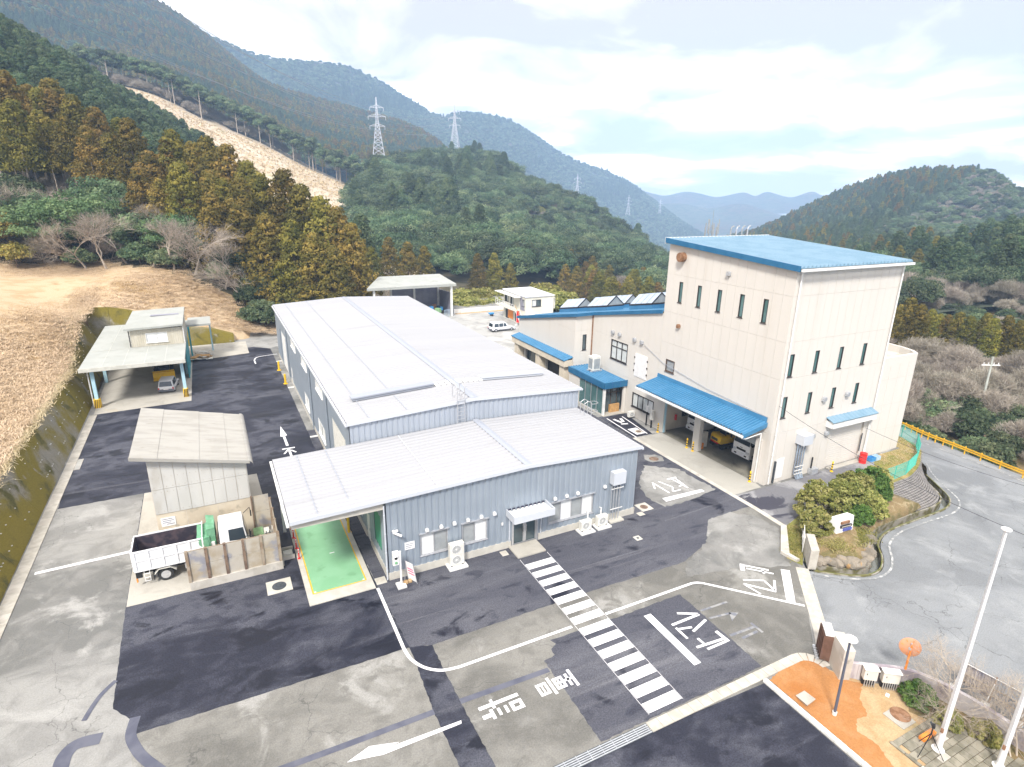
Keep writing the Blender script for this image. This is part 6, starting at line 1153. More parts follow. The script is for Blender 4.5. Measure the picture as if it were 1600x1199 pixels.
for i in range(1, 5): x = -20.5+i*1.91; m.hexa([(x, 40.82, 4.502), (x+.03, 40.82, 4.502), (x+.03, 61.9, 4.622), (x, 61.9, 4.622), (x, 40.82, 4.514), (x+.03, 40.82, 4.514), (x+.03, 61.9, 4.634), (x, 61.9, 4.634)])
m.box(-20.4, 47.9, 4.56, -11, 47.95, 4.575); m.build('roof_joint', 'beam', cs)
MB().box(-20.55, 40.72, 4.12, -10.9, 40.79, 4.52).build('fascia', 'beam', cs)
for x, y in ((-19.6, 41.6), (-11.4, 41.8), (-19.9, 51), (-11.4, 51), (-19.9, 61), (-11.4, 61)):
    p = MB(); p.box(x-.16, y-.15, .02, x+.16, y-.13, 4.2); p.box(x-.16, y+.13, .02, x+.16, y+.15, 4.2); p.box(x-.015, y-.13, .02, x+.015, y+.13, 4.2); p = p.build('post', 'pale_blue', cs)
    if y < 45:
        w_ = .3 if x < -15 else .24; MB().box(x-w_, y-.3, .02, x+w_, y+.3, .95).build('guard_sleeve', 'yellow', p)
        for i in range(4):
            a = -w_+i*.17*w_/.3; MB().hexa([(x+a, y-.312, .04), (x+a+.08, y-.312, .04), (x+a+.08, y-.302, .04), (x+a, y-.302, .04), (x+min(a+.14, w_), y-.312, .94), (x+min(a+.22, w_), y-.312, .94), (x+min(a+.22, w_), y-.302, .94), (x+min(a+.14, w_), y-.302, .94)]).build('black_stripe', 'black', p)
for y in (41.6, 51, 61): MB().box(-19.8, y-.1, 3.9, -11.2, y+.1, 4.19).build('beam', 'beam', cs)
downpipe(cs, -19.95, 41.5, .1, 4.1, .05, 'white_trim')
CF = Fr((-16.4, 48.4, 0), (1, 0, 0), (0, -1, 0)); lo_ = MB(); wall_core(lo_, CF, 0, 5.3, 4.55, lambda u: 6.55, [(1.5, 3.7, 4.95, 6.1)], .15); lo_.box(-16.4, 48.56, 4.55, -16.25, 59, 6.55); lo_.box(-11.25, 48.56, 4.55, -11.1, 59, 6.55); lo_.box(-16.25, 58.85, 4.55, -11.25, 59, 6.55); lo_ = lo_.build('loft', 'carport_wall', cs)
m = MB(); ribbed(m, CF, 0, 5.3, 4.56, lambda u: 6.5, [(1.5, 3.7, 4.95, 6.1)], .22, .02); m.build('loft_siding', 'carport_wall', lo_, fixn=False); window(cs, CF, 1.5, 3.7, 4.95, 6.1, ('blind_lt', 'blind_lt'), 'white_trim', .06, .05)
lr = MB().hexa([(-16.9, 47.9, 6.6), (-10.95, 47.9, 6.75), (-10.95, 59.4, 6.75), (-16.9, 59.4, 6.6), (-16.9, 47.9, 6.82), (-10.95, 47.9, 6.98), (-10.95, 59.4, 6.98), (-16.9, 59.4, 6.82)]).build('loft_roof', 'carport_roof', cs); MB().box(-14.6, 54.2, 6.96, -11.5, 54.9, 7.0).build('roof_patch', 'gray_panel', lr); downpipe(cs, -16.5, 48.3, 4.6, 6.6, .05, 'dk_frame'); downpipe(cs, -11.0, 48.2, 4.6, 6.6, .05, 'white_trim')
MB().box(-10.9, 57.5, 4.6, -8.1, 62.6, 4.85).build('side_roof', 'carport_roof', cs); MB().box(-10.9, 57.2, .02, -10.7, 57.5, 4.6).build('post', 'teal', cs); MB().box(-8.4, 62, .02, -8.2, 62.3, 4.6).build('post', 'pale_blue', cs)
MB().box(-11.2, 49, .02, -11.08, 56.5, 3.9).build('side_panel', 'teal', cs)
rp = thing('rubble_pile', 'heap of pale timber and board offcuts beside the shelter', 'rubble', (-10, 58, 0))
for i in range(22):
    x, y, z = random.uniform(-11.2, -8.8), random.uniform(57, 59.5), random.uniform(.1, .7); m = MB(); m.cbox((x, y, z), random.uniform(.8, 2.1), random.uniform(.25, 1.2), .1, random.uniform(0, 3)); o = m.build('board', random.choice(('kerb_conc', 'offwhite', 'wood', 'offwhite', 'bin_steel', 'kerb_conc')), rp)
lo = thing('wheel_loader', 'dark wheel loader with a yellow bucket under the shelter', 'loader', (0, 0, 0))
for x in (-1.2, 1.2):
    for s in (1, -1): wheel(lo, (x, s*.85, .6), .6, .42, 'y', 'yellow')
MB().box(-2.2, -.55, .7, .3, .55, 1.5).build('engine_cover', 'mach_blue', lo, bevel=.08); m = MB(); m.box(-.2, -.6, 2.7, 1.0, .6, 2.8)
for x, y in ((-.15, -.55), (-.15, .55), (.95, -.55), (.95, .55)): m.bar((x, y, 1.2), (x, y, 2.7), .08, .08)
m.build('cab_frame', 'mach_dark', lo); MB().box(.2, -.5, .6, 1.6, .5, 1.2).build('front_frame', 'mach_dark', lo)
for s in (1, -1): MB().bar((.9, s*.45, 1.5), (2.6, s*.45, .7), .12, .2).build('lift_arm', 'mach_dark', lo)
MB().sweep([(2.5, -1.15, .25), (3.3, -1.15, .12), (3.35, -1.15, .2), (2.75, -1.15, .4), (2.7, -1.15, .95), (3.0, -1.15, 1.2), (2.9, -1.15, 1.25), (2.45, -1.15, 1.0)], (0, 2.3, 0)).build('bucket', 'yellow', lo)
MB().box(-.3, -.3, 1.2, .3, .3, 1.7).build('seat', 'black', lo); MB().cyl((-1.5, .3, 1.5), (-1.5, .3, 2.2), .06, n=8).build('exhaust', 'mach_dark', lo); place(lo, (-13.9, 52.0, .018), R(-88))

# ---------------------------------------------------------------- rear yard
rs = thing('rear_shelter', 'white flat-roofed open shelter with grey back panels behind the hall', 'shelter', (25, 75, 0)); MB().hexa([(16.3, 71.4, 5.55), (32.6, 71.2, 5.55), (32.4, 79.5, 6.3), (20.5, 79.6, 6.3), (16.3, 71.4, 6.0), (32.6, 71.2, 6.0), (32.4, 79.5, 6.75), (20.5, 79.6, 6.75)]).build('roof', 'carport_roof', rs)
for x, y in ((17.6, 72), (31.8, 71.7), (22.5, 78.9), (31.8, 78.9), (27, 78.9)): MB().box(x-.18, y-.18, .01, x+.18, y+.18, 5.6).build('post', 'white_trim', rs)
for i in range(6): MB().box(22.4+i*1.55, 79.0, .1, 23.92+i*1.55, 79.1, 4.4).build('back_panel', 'gray_panel', rs)
for i in range(4): MB().box(32.0, 72.6+i*1.6, .1, 32.1, 74.17+i*1.6, 4.2-.1*i).build('side_panel', 'gray_panel', rs)
sc_ = thing('machinery_stack', 'jumble of blue and grey machinery under the rear shelter', 'machinery', (29, 74, 0))
for i in range(14): MB().cbox((random.uniform(27, 31), random.uniform(72, 76.5), random.uniform(.4, 1.2)), random.uniform(.5, 1.4), random.uniform(.4, 1.1), random.uniform(.4, 1.3), random.uniform(0, 3), .85).build('machine', random.choice(('mach_blue', 'mach_dark', 'blue_plastic', 'screen', 'mach_green', 'tarnish')), sc_, bevel=.04)
m = MB()
for i in range(5): m.cyl((30.2+i*.25, 71.2, .05), (30.2+i*.25, 71.2, 1.3), .03, n=6)
m.cyl((30.2, 71.2, 1.3), (31.2, 71.2, 1.3), .03, n=6); m.build('rack', 'ltblue', sc_)
lw = thing('low_wall', 'low white concrete wall at the back of the gravel yard', 'wall', (38, 73.8, 0))
for i in range(8): MB().box(33+i*1.32, 73.6, .0, 34.28+i*1.32, 73.85, .75).build('wall_block', 'white_trim', lw)
pf = thing('prefab_office', 'two-storey pale prefab office with outside stair and balcony', 'building', (43, 62.7, 0)); px0, px1, py0, py1 = 40.3, 45.8, 58.6, 67.2
PW = Fr((px0, py1, 0), (0, -1, 0), (-1, 0, 0)); up = lambda y: py1-y; PS = Fr((px0, py0, 0), (1, 0, 0), (0, -1, 0)); opp = [(up(66.6), up(65.2), 3.2, 4.5), (up(64.4), up(63.2), 2.7, 4.6), (up(60), up(59), 3.3, 4.5), (up(66.4), up(65.0), 0.1, 2.2), (up(62.6), up(61.4), .1, 2.2)]; ops = [(1.2, 3.0, 3.3, 4.5)]
m = MB(); wall_core(m, PW, 0, py1-py0, 0, lambda u: 5.0, opp, .12); wall_core(m, PS, .13, px1-px0, 0, lambda u: 5.0, ops, .12); m.box(px1-.12, py0+.13, 0, px1, py1, 5); m.box(px0+.13, py1-.12, 0, px1-.13, py1, 5); m.build('wall', 'prefab', pf)
us = [i*.9166 for i in range(7)]; panels(pf, PS, us, [.05, 2.5, 5.0], lambda u: 5.0, ops, 'prefab', th=.02, gap=.01)
for o in opp[:3]: window(pf, PW, *o, ('glass', 'blind'), 'dk_frame', .06)
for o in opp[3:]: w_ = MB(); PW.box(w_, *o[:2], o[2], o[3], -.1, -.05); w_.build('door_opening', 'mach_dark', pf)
window(pf, PS, 1.2, 3.0, 3.3, 4.5, ('blind', 'glass'), 'dk_frame', .07)
r_ = MB().hexa([(px0-.2, py0-.2, 5.0), (px1+.2, py0-.2, 5.0), (px1+.2, py1+.2, 5.1), (px0-.2, py1+.2, 5.1), (px0-.2, py0-.2, 5.12), (px1+.2, py0-.2, 5.12), (px1+.2, py1+.2, 5.24), (px0-.2, py1+.2, 5.24)]).build('roof', 'prefab_roof', pf); MB().box(px0-1.3, py0+1.5, 4.75, px0-.02, py1+1.2, 4.85).build('balcony_roof', 'white_trim', pf)
MB().box(px0-1.2, py0+2, 2.35, px0-.02, py1+1, 2.5).build('balcony', 'prefab', pf); m = MB()
for i in range(9): m.cyl((px0-1.17, py0+2.1+i*.95, 2.5), (px0-1.17, py0+2.1+i*.95, 3.4), .03, n=6)
for z in (2.75, 3.08, 3.4): m.cyl((px0-1.17, py0+2.1, z), (px0-1.17, py1+.95, z), .03, n=6)
m.build('balcony_rail', 'white', pf); m = MB(); m.bar((px0-.9, py0-.4, .1), (px0-.9, py0+2.2, 2.45), .06, .2); m.bar((px0-.1, py0-.4, .1), (px0-.1, py0+2.2, 2.45), .06, .2)
for i in range(9): m.box(px0-.88, py0-.35+i*.28, .25+i*.255, px0-.12, py0-.1+i*.28, .29+i*.255)
m.build('stair', 'white_trim', pf); MB().hexa([(px0-.98, py0-.5, 1.1), (px0-.94, py0-.5, 1.1), (px0-.94, py0+2.2, 3.4), (px0-.98, py0+2.2, 3.4), (px0-.98, py0-.5, 1.2), (px0-.94, py0-.5, 1.2), (px0-.94, py0+2.2, 3.5), (px0-.98, py0+2.2, 3.5)]).build('stair_rail', 'wood', pf)
MB().hexa([(px0-.06, py0+.2, 2.6), (px0-.03, py0+.2, 2.6), (px0-.03, py0+1.9, 2.6), (px0-.06, py0+1.9, 2.6), (px0-.06, py0+1.4, 4.9), (px0-.03, py0+1.4, 4.9), (px0-.03, py0+2.0, 4.9), (px0-.06, py0+2.0, 4.9)]).build('stair_screen', 'gray_panel', pf)
MB().box(px0-.09, 63.2, .35, px0-.04, 65.2, 2.3).build('orange_panel', 'orange', pf); MB().box(px1+.02, 59.2, 2.6, px1+.7, 60.4, 4.6).build('side_closet', 'prefab', pf)
bnr = thing('banner_flag', 'red banner flag standing by the prefab office', 'banner', (39.2, 59.9, 0)); MB().cyl((39.2, 59.9, 0), (39.2, 59.9, 2.6), .025, n=6).build('pole', 'white', bnr); MB().hexa([(39.22, 59.88, .5), (39.75, 59.7, .45), (39.75, 59.72, .45), (39.22, 59.9, .5), (39.22, 59.88, 2.5), (39.7, 59.75, 2.5), (39.7, 59.77, 2.5), (39.22, 59.9, 2.5)]).build('cloth', 'red', bnr); MB().box(39, 59.7, 0, 39.4, 60.1, .12).build('base', 'white_trim', bnr)
ct = thing('handcart', 'small blue handcart on the gravel by the low wall', 'cart', (38.6, 68.8, 0)); MB().box(38.1, 68.5, .35, 39.0, 69.1, .65).build('tray', 'blue_plastic', ct, bevel=.04); MB().bar((38.1, 68.8, .5), (37.6, 68.8, 1.0), .05, .05).build('handle', 'blue_plastic', ct); 
for y in (68.5, 69.1): MB().lathe([(.2, -.05), (.2, .05)], (38.6, y, .21), 12, 'y').build('wheel', 'rubber', ct)
vb = thing('grey_container', 'small grey storage box at the end of the wing', 'container', (27.3, 40.2, 0)); MB().box(26.4, 39.4, .01, 28.2, 41.2, 1.5).build('box', 'ltblue', vb, bevel=.03); MB().box(26.35, 39.35, 1.5, 28.25, 41.25, 1.58).build('lid', 'white_trim', vb)
# ---------------------------------------------------------------- kerbs, gate, island and road edge
kb = thing('drainage_kerb', 'pale concrete channel covers crossing the yard at the crossing end', 'kerb', (9, -15.1, 0)); x = 7.42
while x < 16.3: MB().box(x+.008, -15.42, .0, x+.592, -14.9, .045).build('cover_block', 'kerb_conc', kb); x += .6
MB().box(16.43, -15.42, 0, 16.81, -14.9, .045).build('cover_block', 'kerb_conc', kb)
for k in range(5):
    a = R(90-k*20); b = R(90-(k+1)*20+2); c0 = Vector((16.82, -16.1)); f = lambda r, t: (c0.x+r*math.cos(t), c0.y+r*math.sin(t))
    m = MB(); m.prism([f(.68, a), f(1.2, a), f(1.2, b), f(.68, b)], 0, .045); m.build('cover_block', 'kerb_conc', kb)
gt2 = thing('steel_grating', 'long grey steel drain grating at the lower end of the crossing', 'grating', (5, -15.15, 0)); MB().box(2.4, -15.42, 0, 7.4, -14.9, .02).build('channel', 'mach_dark', gt2)
for i in range(5): MB().box(2.4, -15.4+i*.1, .021, 7.4, -15.35+i*.1, .045).build('bar', 'galv', gt2)
for i in range(9): MB().box(2.5+i*.6, -15.4, .0455, 2.53+i*.6, -14.92, .05).build('cross_bar', 'galv', gt2)
k2 = thing('garden_kerb', 'white concrete kerb between asphalt and orange soil', 'kerb', (14.25, -19, 0))
for i in range(14): MB().box(14.08+.02*i*.6, -15.5-(i+1)*.62+.012, .0, 14.3+.02*i*.6, -15.5-i*.62, .14).build('kerbstone', 'white_trim', k2, bevel=.012)
cbk = thing('concrete_block', 'flat square concrete block lying on the orange soil', 'block', (14.93, -17.2, 0)); MB().hexa([(14.7, -17.45, .03), (15.2, -17.4, .03), (15.2, -16.98, .03), (14.72, -17.0, .03), (14.6, -17.53, .22), (15.27, -17.46, .22), (15.22, -16.88, .22), (14.6, -16.9, .22)]).build('block', 'kerb_conc', cbk, bevel=.01); MB().hexa([(14.62, -17.52, .221), (15.25, -17.45, .221), (15.2, -16.9, .221), (14.62, -16.92, .221), (14.66, -17.48, .24), (15.2, -17.42, .24), (15.17, -16.94, .24), (14.66, -16.96, .24)]).build('lid', 'light_conc', cbk)
lp = thing('lamp_post', 'dark slim lamp post with a pale disc head on the orange soil', 'lamp', (15.46, -18.3, 0)); MB().cyl((15.46, -18.3, .1), (15.44, -18.26, 4.1), .065, .05, 12).build('post', 'pole_dk', lp, smooth=True); MB().cyl((15.46, -18.3, .02), (15.46, -18.3, .2), .1, n=12).build('base', 'white_trim', lp); MB().lathe([(.05, -.12), (.24, -.05), (.29, 0), (.27, .035), (.08, .06)], (15.44, -18.26, 4.2), 20).build('lamp_head', 'white_trim', lp, smooth=True)
def flagpole(x, y, lab, h=10.75):
    t = thing('flagpole', lab, 'flagpole', (x, y, 0), 'white flagpoles'); MB().cyl((x, y, .08), (x, y, h), .125, .06, 14).build('pole', 'pole_w', t, smooth=True); MB().lathe([(.24, 0), (.24, .04), (.14, .06), (.13, .2)], (x, y, .04), 18).build('base_flange', 'white_trim', t, smooth=True)
    MB().lathe([(.03, 0), (.17, .02), (.17, .06), (.03, .1)], (x, y, h), 16).build('cap', 'white', t, smooth=True); MB().cyl((x-.15, y-.03, 1.2), (x-.1, y-.02, h-.1), .008, n=4).build('halyard', 'wire', t); MB().box(x-.17, y-.05, 1.05, x-.1, y+.05, 1.25).build('cleat', 'tarnish', t)
flagpole(17.84, -21.44, 'tall white flagpole standing beside the tripod'); flagpole(19.28, -23.03, 'white flagpole cut by the lower right picture corner')
ms = thing('convex_mirror', 'orange round traffic mirror seen from behind beside the low wall', 'mirror', (20.05, -18.55, 0)); MB().cyl((20.05, -18.55, 0), (20.05, -18.55, 2.35), .05, n=12).build('post', 'orange', ms, smooth=True)
d0 = Vector((.75, .55, -.15)).normalized(); c0 = Vector((20.13, -18.47, 2.1)); m = MB(); prof = [(.02, -.1), (.25, -.085), (.42, -.03), (.46, 0), (.46, .03), (.3, .06), (.02, .08)]
a1 = d0.orthogonal().normalized(); b1 = d0.cross(a1); nn = 24; vs = [c0+(a1*math.cos(6.2832*i/nn)+b1*math.sin(6.2832*i/nn))*r+d0*h for r, h in prof for i in range(nn)]; m.add(vs, [(j*nn+i, j*nn+(i+1) % nn, (j+1)*nn+(i+1) % nn, (j+1)*nn+i) for j in range(len(prof)-1) for i in range(nn)]); dsc = m.build('mirror_dish', 'orange_pl', ms, smooth=True)
m = MB()
for k in range(4): a = k*math.pi/4+.3; e1 = a1*math.cos(a)+b1*math.sin(a); m.bar(c0-e1*.4-d0*.065, c0+e1*.4-d0*.065, .012, .03)
m.build('dish_ribs', 'orange', dsc); m = MB(); m.bar(c0-d0*.12+Vector((0, 0, -.3)), c0-d0*.12+Vector((0, 0, .3)), .06, .05); m.box(c0.x-.14, c0.y-.12, 2.04, c0.x-.04, c0.y, 2.16); m.build('bracket', 'galv', ms)
lw2 = thing('boundary_wall', 'low stained concrete wall curving round the flagpole corner', 'wall', (19.5, -18.5, 0)); pts = sm([(17.9, -16.95), (18.7, -17.55), (19.95, -18.4), (20.6, -19.3), (20.95, -20.4), (21.1, -21.6), (21.15, -24.5)], 3)
for (xa, ya), (xb, yb) in zip(pts[:-1], pts[1:]):
    t = Vector((xb-xa, yb-ya, 0)).normalized(); n = Vector((-t.y, t.x, 0))*.1; A, B = Vector((xa, ya, 0))+t*.004, Vector((xb, yb, 0))-t*.004; up3 = Vector((0, 0, .9)); MB().hexa([A+n, B+n, B-n, A-n, A+n+up3, B+n+up3, B-n+up3, A-n+up3]).build('wall_section', 'stain_wall', lw2)
gp = thing('gate_pillar', 'thick concrete gate pillar beside the lamp post', 'pillar', (18.0, -16.5, 0)); MB().hexa([(17.5, -17.05, 0), (17.95, -17.3, 0), (18.65, -16.2, 0), (18.2, -15.85, 0), (17.5, -17.05, 1.75), (17.95, -17.3, 1.75), (18.65, -16.2, 1.75), (18.2, -15.85, 1.75)]).build('pillar', 'wall_conc', gp, bevel=.02)
gg = thing('folding_gate', 'folded brown accordion gate with pale top at the gate pillar', 'gate', (18.1, -15.6, 0))
for i in range(5):
    c = Vector((17.95+.14*i, -15.95+.16*i, 0)); MB().cbox((c.x, c.y, .85), .06, .5, 1.5, R(38)).build('gate_leaf', 'gate_brown', gg)
MB().cbox((18.2, -15.66, 1.68), .95, .42, .1, R(48)).build('top_cover', 'white_trim', gg); m = MB()
for i in range(6): m.cyl((17.72+.12*i, -15.68+.13*i, .02), (17.72+.12*i, -15.68+.13*i, .16), .07, n=8)
m.build('wheels', 'galv', gg)
for i, (x, y, l) in enumerate(((18.5, -17.85, .6), (19.2, -18.4, .75))):
    t = thing('utility_cabinet', ['smaller pale utility cabinet next to the gate pillar wall', 'wider pale utility cabinet beside the mirror post'][i], 'cabinet', (x, y, 0), 'utility cabinets on the low wall'); a = R(-36); MB().cbox((x, y, .7), l, .3, .6, a).build('case', 'offwhite', t, bevel=.015); MB().cbox((x-.02, y-.03, 1.02), l+.06, .38, .04, a).build('lid', 'white', t); m = MB(); u = Vector((math.cos(a), math.sin(a), 0)); f3 = Vector((-.09, -.12, 0))
    n_ = 5 if i == 0 else 7
    for k in range(n_): p = Vector((x, y, 0))+u*(k-(n_-1)/2)*l/n_*.9+f3; m.cyl(p+Vector((0, 0, .03)), p+Vector((0, 0, .42)), .022, n=6)
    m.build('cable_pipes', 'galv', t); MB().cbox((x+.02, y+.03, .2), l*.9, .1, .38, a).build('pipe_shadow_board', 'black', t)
    MB().cbox((x-u.x*l*.3-.095, y-u.y*l*.3-.125, .75), .03, .03, .08, a).build('latch', 'mach_dark', t)
ml = thing('round_lid_slab', 'pale square slab with a big rusty round lid by the clipped bush', 'manhole', (18, -19.7, 0)); MB().box(17.5, -20.2, .02, 18.4, -19.25, .06).build('slab', 'light_conc', ml); MB().lathe([(.42, 0), (.42, .03), (.38, .04)], (18.15, -19.65, .058), 28).build('lid', 'tarnish', ml)
pv = thing('paved_terrace', 'small terrace of uneven grey paving stones under the flagpoles', 'paving', (18, -22, 0)); y = -20.35; row = 0
while y > -24.5:
    h_ = random.choice((.28, .34, .4)); x = 16.45+(.2 if row % 2 else 0)
    while x < 20.2:
        w_ = random.choice((.38, .5, .62))
        if x+w_ < 20.4+max(0, -21.5-y)*.3 and not (x > 18.8 and y > -21): MB().box(x+.012, y-h_+.012, .015, x+w_-.012, y-.012, .06+random.uniform(0, .018)).build('paving_stone', 'pave_stone' if random.random() < .93 else 'kerb_conc', pv)
        x += w_
    y -= h_; row += 1
for i in range(6): MB().box(16.28, -20.95-i*.65, .01, 16.42, -20.33-i*.65, .09).build('edging', 'kerb_conc' if i > 1 else 'pave_stone', pv)
tr3 = thing('camera_tripod', 'black tripod with a small camera standing on the paving', 'tripod', (17.2, -21.35, 0)); hd = Vector((17.2, -21.3, 1.1))
for p in ((16.62, -21.3), (17.43, -21.89), (17.49, -20.86)): MB().cyl(hd, (*p, .07), .022, .015, 6).build('leg', 'black', tr3)
MB().cyl(hd, hd+Vector((0, 0, .35)), .025, n=6).build('column', 'black', tr3); MB().cbox(hd+Vector((0, 0, .4)), .16, .12, .14, .5).build('camera', 'black', tr3, bevel=.015); MB().cyl(hd+Vector((0, .05, .4)), hd+Vector((.1, .16, .4)), .045, n=10).build('lens', 'mach_dark', tr3); MB().cyl(hd+Vector((0, 0, .3)), hd+Vector((-.2, -.1, .2)), .012, n=5).build('pan_handle', 'black', tr3)
wbx = thing('orange_box', 'flat orange box lying behind the flagpole foot', 'box', (18.1, -20.9, 0)); MB().box(17.6, -21.0, .07, 18.5, -20.75, .22).build('box', 'orange', wbx, bevel=.02)
wp2 = thing('white_plate', 'small white plate lying on the sandy ground by the cabinets', 'plate', (18.7, -18.75, 0)); MB().cbox((18.72, -18.7, .05), .22, .16, .04, .4).build('plate', 'white', wp2)
pn = thing('barrier_fence', 'grey blue corrugated barrier panels braced at the road corner', 'fence', (22.7, -21, 0)); lat = Vector((.17, -1, 0)).normalized()
for k in range(2):
    o_ = Vector((22.52, -19.8, 0))+lat*(k*1.28); m = MB()
    for i in range(10):
        for (a, da), (b, db) in (((0, 0), (.5, .04)), ((.5, .04), (1, 0))): A = o_+lat*(i+a)*.122; B = o_+lat*(i+b)*.122; n = Vector((1, .17, 0)); m.add([A+n*da+Vector((0, 0, .15)), B+n*db+Vector((0, 0, .15)), B+n*db+Vector((0, 0, 1.35)), A+n*da+Vector((0, 0, 1.35))], [(0, 1, 2, 3)])
    m.build('corrugated_panel', 'corr_panel' if k else 'gray_panel', pn, fixn=False)
for k in range(3): o_ = Vector((22.48, -19.78, 0))+lat*(k*1.27); MB().cyl(o_, o_+Vector((0, 0, 1.45)), .03, n=8).build('post', 'tarnish', pn); MB().bar(o_+Vector((0, 0, 1.1)), o_+Vector((-.75, -.1, .1)), .04, .04).build('brace', 'white', pn); MB().cbox(o_+Vector((-.55, -.05, .1)), .42, .3, .18, .2).build('concrete_foot', 'white_trim', pn)
for z in (.4, .8, 1.36): MB().cyl(Vector((22.46, -19.75, z)), Vector((22.46, -19.75, z))+lat*2.6, .022, n=6).build('rail', 'rust_lt' if z < 1 else 'white', pn)
# road mesh with exact edges is laid here
from mathutils.geometry import delaunay_2d_cdt
inner = [(18.35, -16.5), (19.6, -14.75), (23.9, -10.45)]+sm([(24.2, -10.75), (25.2, -11.55), (26.6, -12.4), (28.0, -12.45), (29.5, -11.7), (31.0, -10.5), (33.2, -9.72), (36.8, -9.42), (41.5, -9.08), (44.2, -8.1), (46.2, -6.1), (47.8, -4.3), (50.6, -2.4), (53, 2), (54, 14)], 5)
outer = [(60.8, 14), (60.2, 4.5), (59.3, 1.5), (58.2, -8), (52.5, -28), (44.5, -60), (22, -60), (22, -26), (21.55, -22), (21.2, -20.2), (20.7, -19), (19.9, -18.05), (18.9, -17.3)]
bd_ = inner+outer; gpts = [(x+random.uniform(-.4, .4), y+random.uniform(-.4, .4)) for x in np.arange(20, 60, 2.2) for y in np.arange(-58, 14, 2.2) if inside(x, y, bd_)]
vv, ee, ff, _, _, _ = delaunay_2d_cdt([Vector(p) for p in bd_+gpts], [], [list(range(len(bd_)))], 1, 1e-4)
m = MB(); m.add([(p.x, p.y, float(rz_(p.x, p.y))) for p in vv], [tuple(f) for f in ff if inside(sum(vv[i].x for i in f)/3, sum(vv[i].y for i in f)/3, bd_)]); structure('road', m, 'road_asphalt', smooth=True)
# drainage channel round the island
chp = sm([(24.35, -10.4), (25.3, -11.2), (26.6, -12.0), (27.9, -12.05), (29.25, -11.35), (30.7, -10.15), (33.1, -9.35), (36.8, -9.05), (41.4, -8.72), (43.9, -7.8), (45.75, -5.9), (47.3, -4.1)], 5)
def chan(name, parent, d0_, d1_, za, zb, mat):
    m = MB(); P = [Vector((*p, 0)) for p in chp]; rows = []
    for i, p in enumerate(P):
        t = (P[min(i+1, len(P)-1)]-P[max(i-1, 0)]).normalized(); n = Vector((t.y, -t.x, 0)); z = float(rz_(p.x, p.y)); rows.append([p+n*d0_+Vector((0, 0, z+za)), p+n*d1_+Vector((0, 0, z+za)), p+n*d1_+Vector((0, 0, z+zb)), p+n*d0_+Vector((0, 0, z+zb))])
    for a, b in zip(rows[:-1], rows[1:]): m.hexa([a[0], a[1], b[1], b[0], a[3], a[2], b[2], b[3]])
    return m.build(name, mat, parent)
ch = thing('drain_channel', 'curving open drain channel with water round the planted island', 'channel', (33, -9.5, 0)); chan('channel_wall', ch, .26, .38, -.6, .06, 'chan'); chan('channel_wall', ch, -.38, -.26, -.6, .1, 'chan'); chan('channel_bed', ch, -.26, .26, -.62, -.5, 'moss'); chan('water', ch, -.25, .25, -.49, -.44, 'water'); chan('moss_fringe', ch, .255, .3, .061, .09, 'moss')
# island mound
ib = [(24.5, -10.15), (25.4, -10.9), (26.6, -11.65), (27.8, -11.7), (29.05, -11.0), (30.5, -9.85), (33, -9.05), (36.8, -8.75), (39.4, -8.4), (38.9, -5.5), (34, -5.25), (30.1, -5.25), (27.6, -7.4), (25.6, -9.0)]; m = MB(); n = len(ib); ce = Vector((30.5, -8.0)); vs = []
for f_, z in ((1, -.35), (.96, .05), (.82, .42), (.6, .62), (.35, .7)):
    for p in ib: q = ce+(Vector(p)-ce)*f_; vs.append((q.x+random.uniform(-.08, .08)*(f_ < 1), q.y+random.uniform(-.08, .08)*(f_ < 1), z+random.uniform(-.06, .06)*(f_ < .9)))
vs.append((ce.x, ce.y, .72)); m.add(vs, [(j*n+i, j*n+(i+1) % n, (j+1)*n+(i+1) % n, (j+1)*n+i) for j in range(4) for i in range(n)]+[(4*n+i, 4*n+(i+1) % n, 5*n) for i in range(n)]); structure('island', m, 'dirt_m', smooth=True)
def rock_mesh(seed):
    r = random.Random(seed); bm = bmesh.new(); bmesh.ops.create_icosphere(bm, subdivisions=2, radius=1)
    ax = [Vector((r.uniform(-1, 1), r.uniform(-1, 1), r.uniform(-1, 1))).normalized() for _ in range(7)]
    for v in bm.verts:
        for a in ax:
            d = v.co.dot(a)
            if d > .72: v.co -= a*(d-.72)
        v.co *= r.uniform(.94, 1.05)
    me = bpy.data.meshes.new('stone'); bm.to_mesh(me); bm.free(); me.materials.append(MATS['rock']); return me
rk = [rock_mesh(i) for i in range(4)]; rt = thing('rockery', 'row of brown boulders edging the planted island', 'rocks', (27, -11, 0))
for i in range(34):
    t = i/33*5.2; k = int(t); p = Vector(ib[k]).lerp(Vector(ib[k+1]), t-k); q = ce+(p-ce)*random.uniform(.88, .97); o = link('boulder', rk[i % 4], rt); o.location = Vector((q.x, q.y, random.uniform(.0, .35)))-Vector((27, -11, 0)); s = random.uniform(.22, .5); o.scale = (s*1.3, s, s*.8); o.rotation_euler = (random.uniform(-.3, .3), random.uniform(-.3, .3), random.uniform(0, 6))
ss = thing('stone_sign', 'white stone sign with three dark plates in front of the shrubs', 'sign', (29, -9, .4)); b_ = MB().hexa([(28.25, -9.05, .3), (29.75, -9.2, .3), (29.75, -8.5, .3), (28.1, -8.4, .3), (28.25, -9.0, 1.75), (29.7, -9.12, 1.8), (29.7, -8.6, 1.75), (28.05, -8.4, 1.65)]).build('block', 'white', ss, bevel=.02)
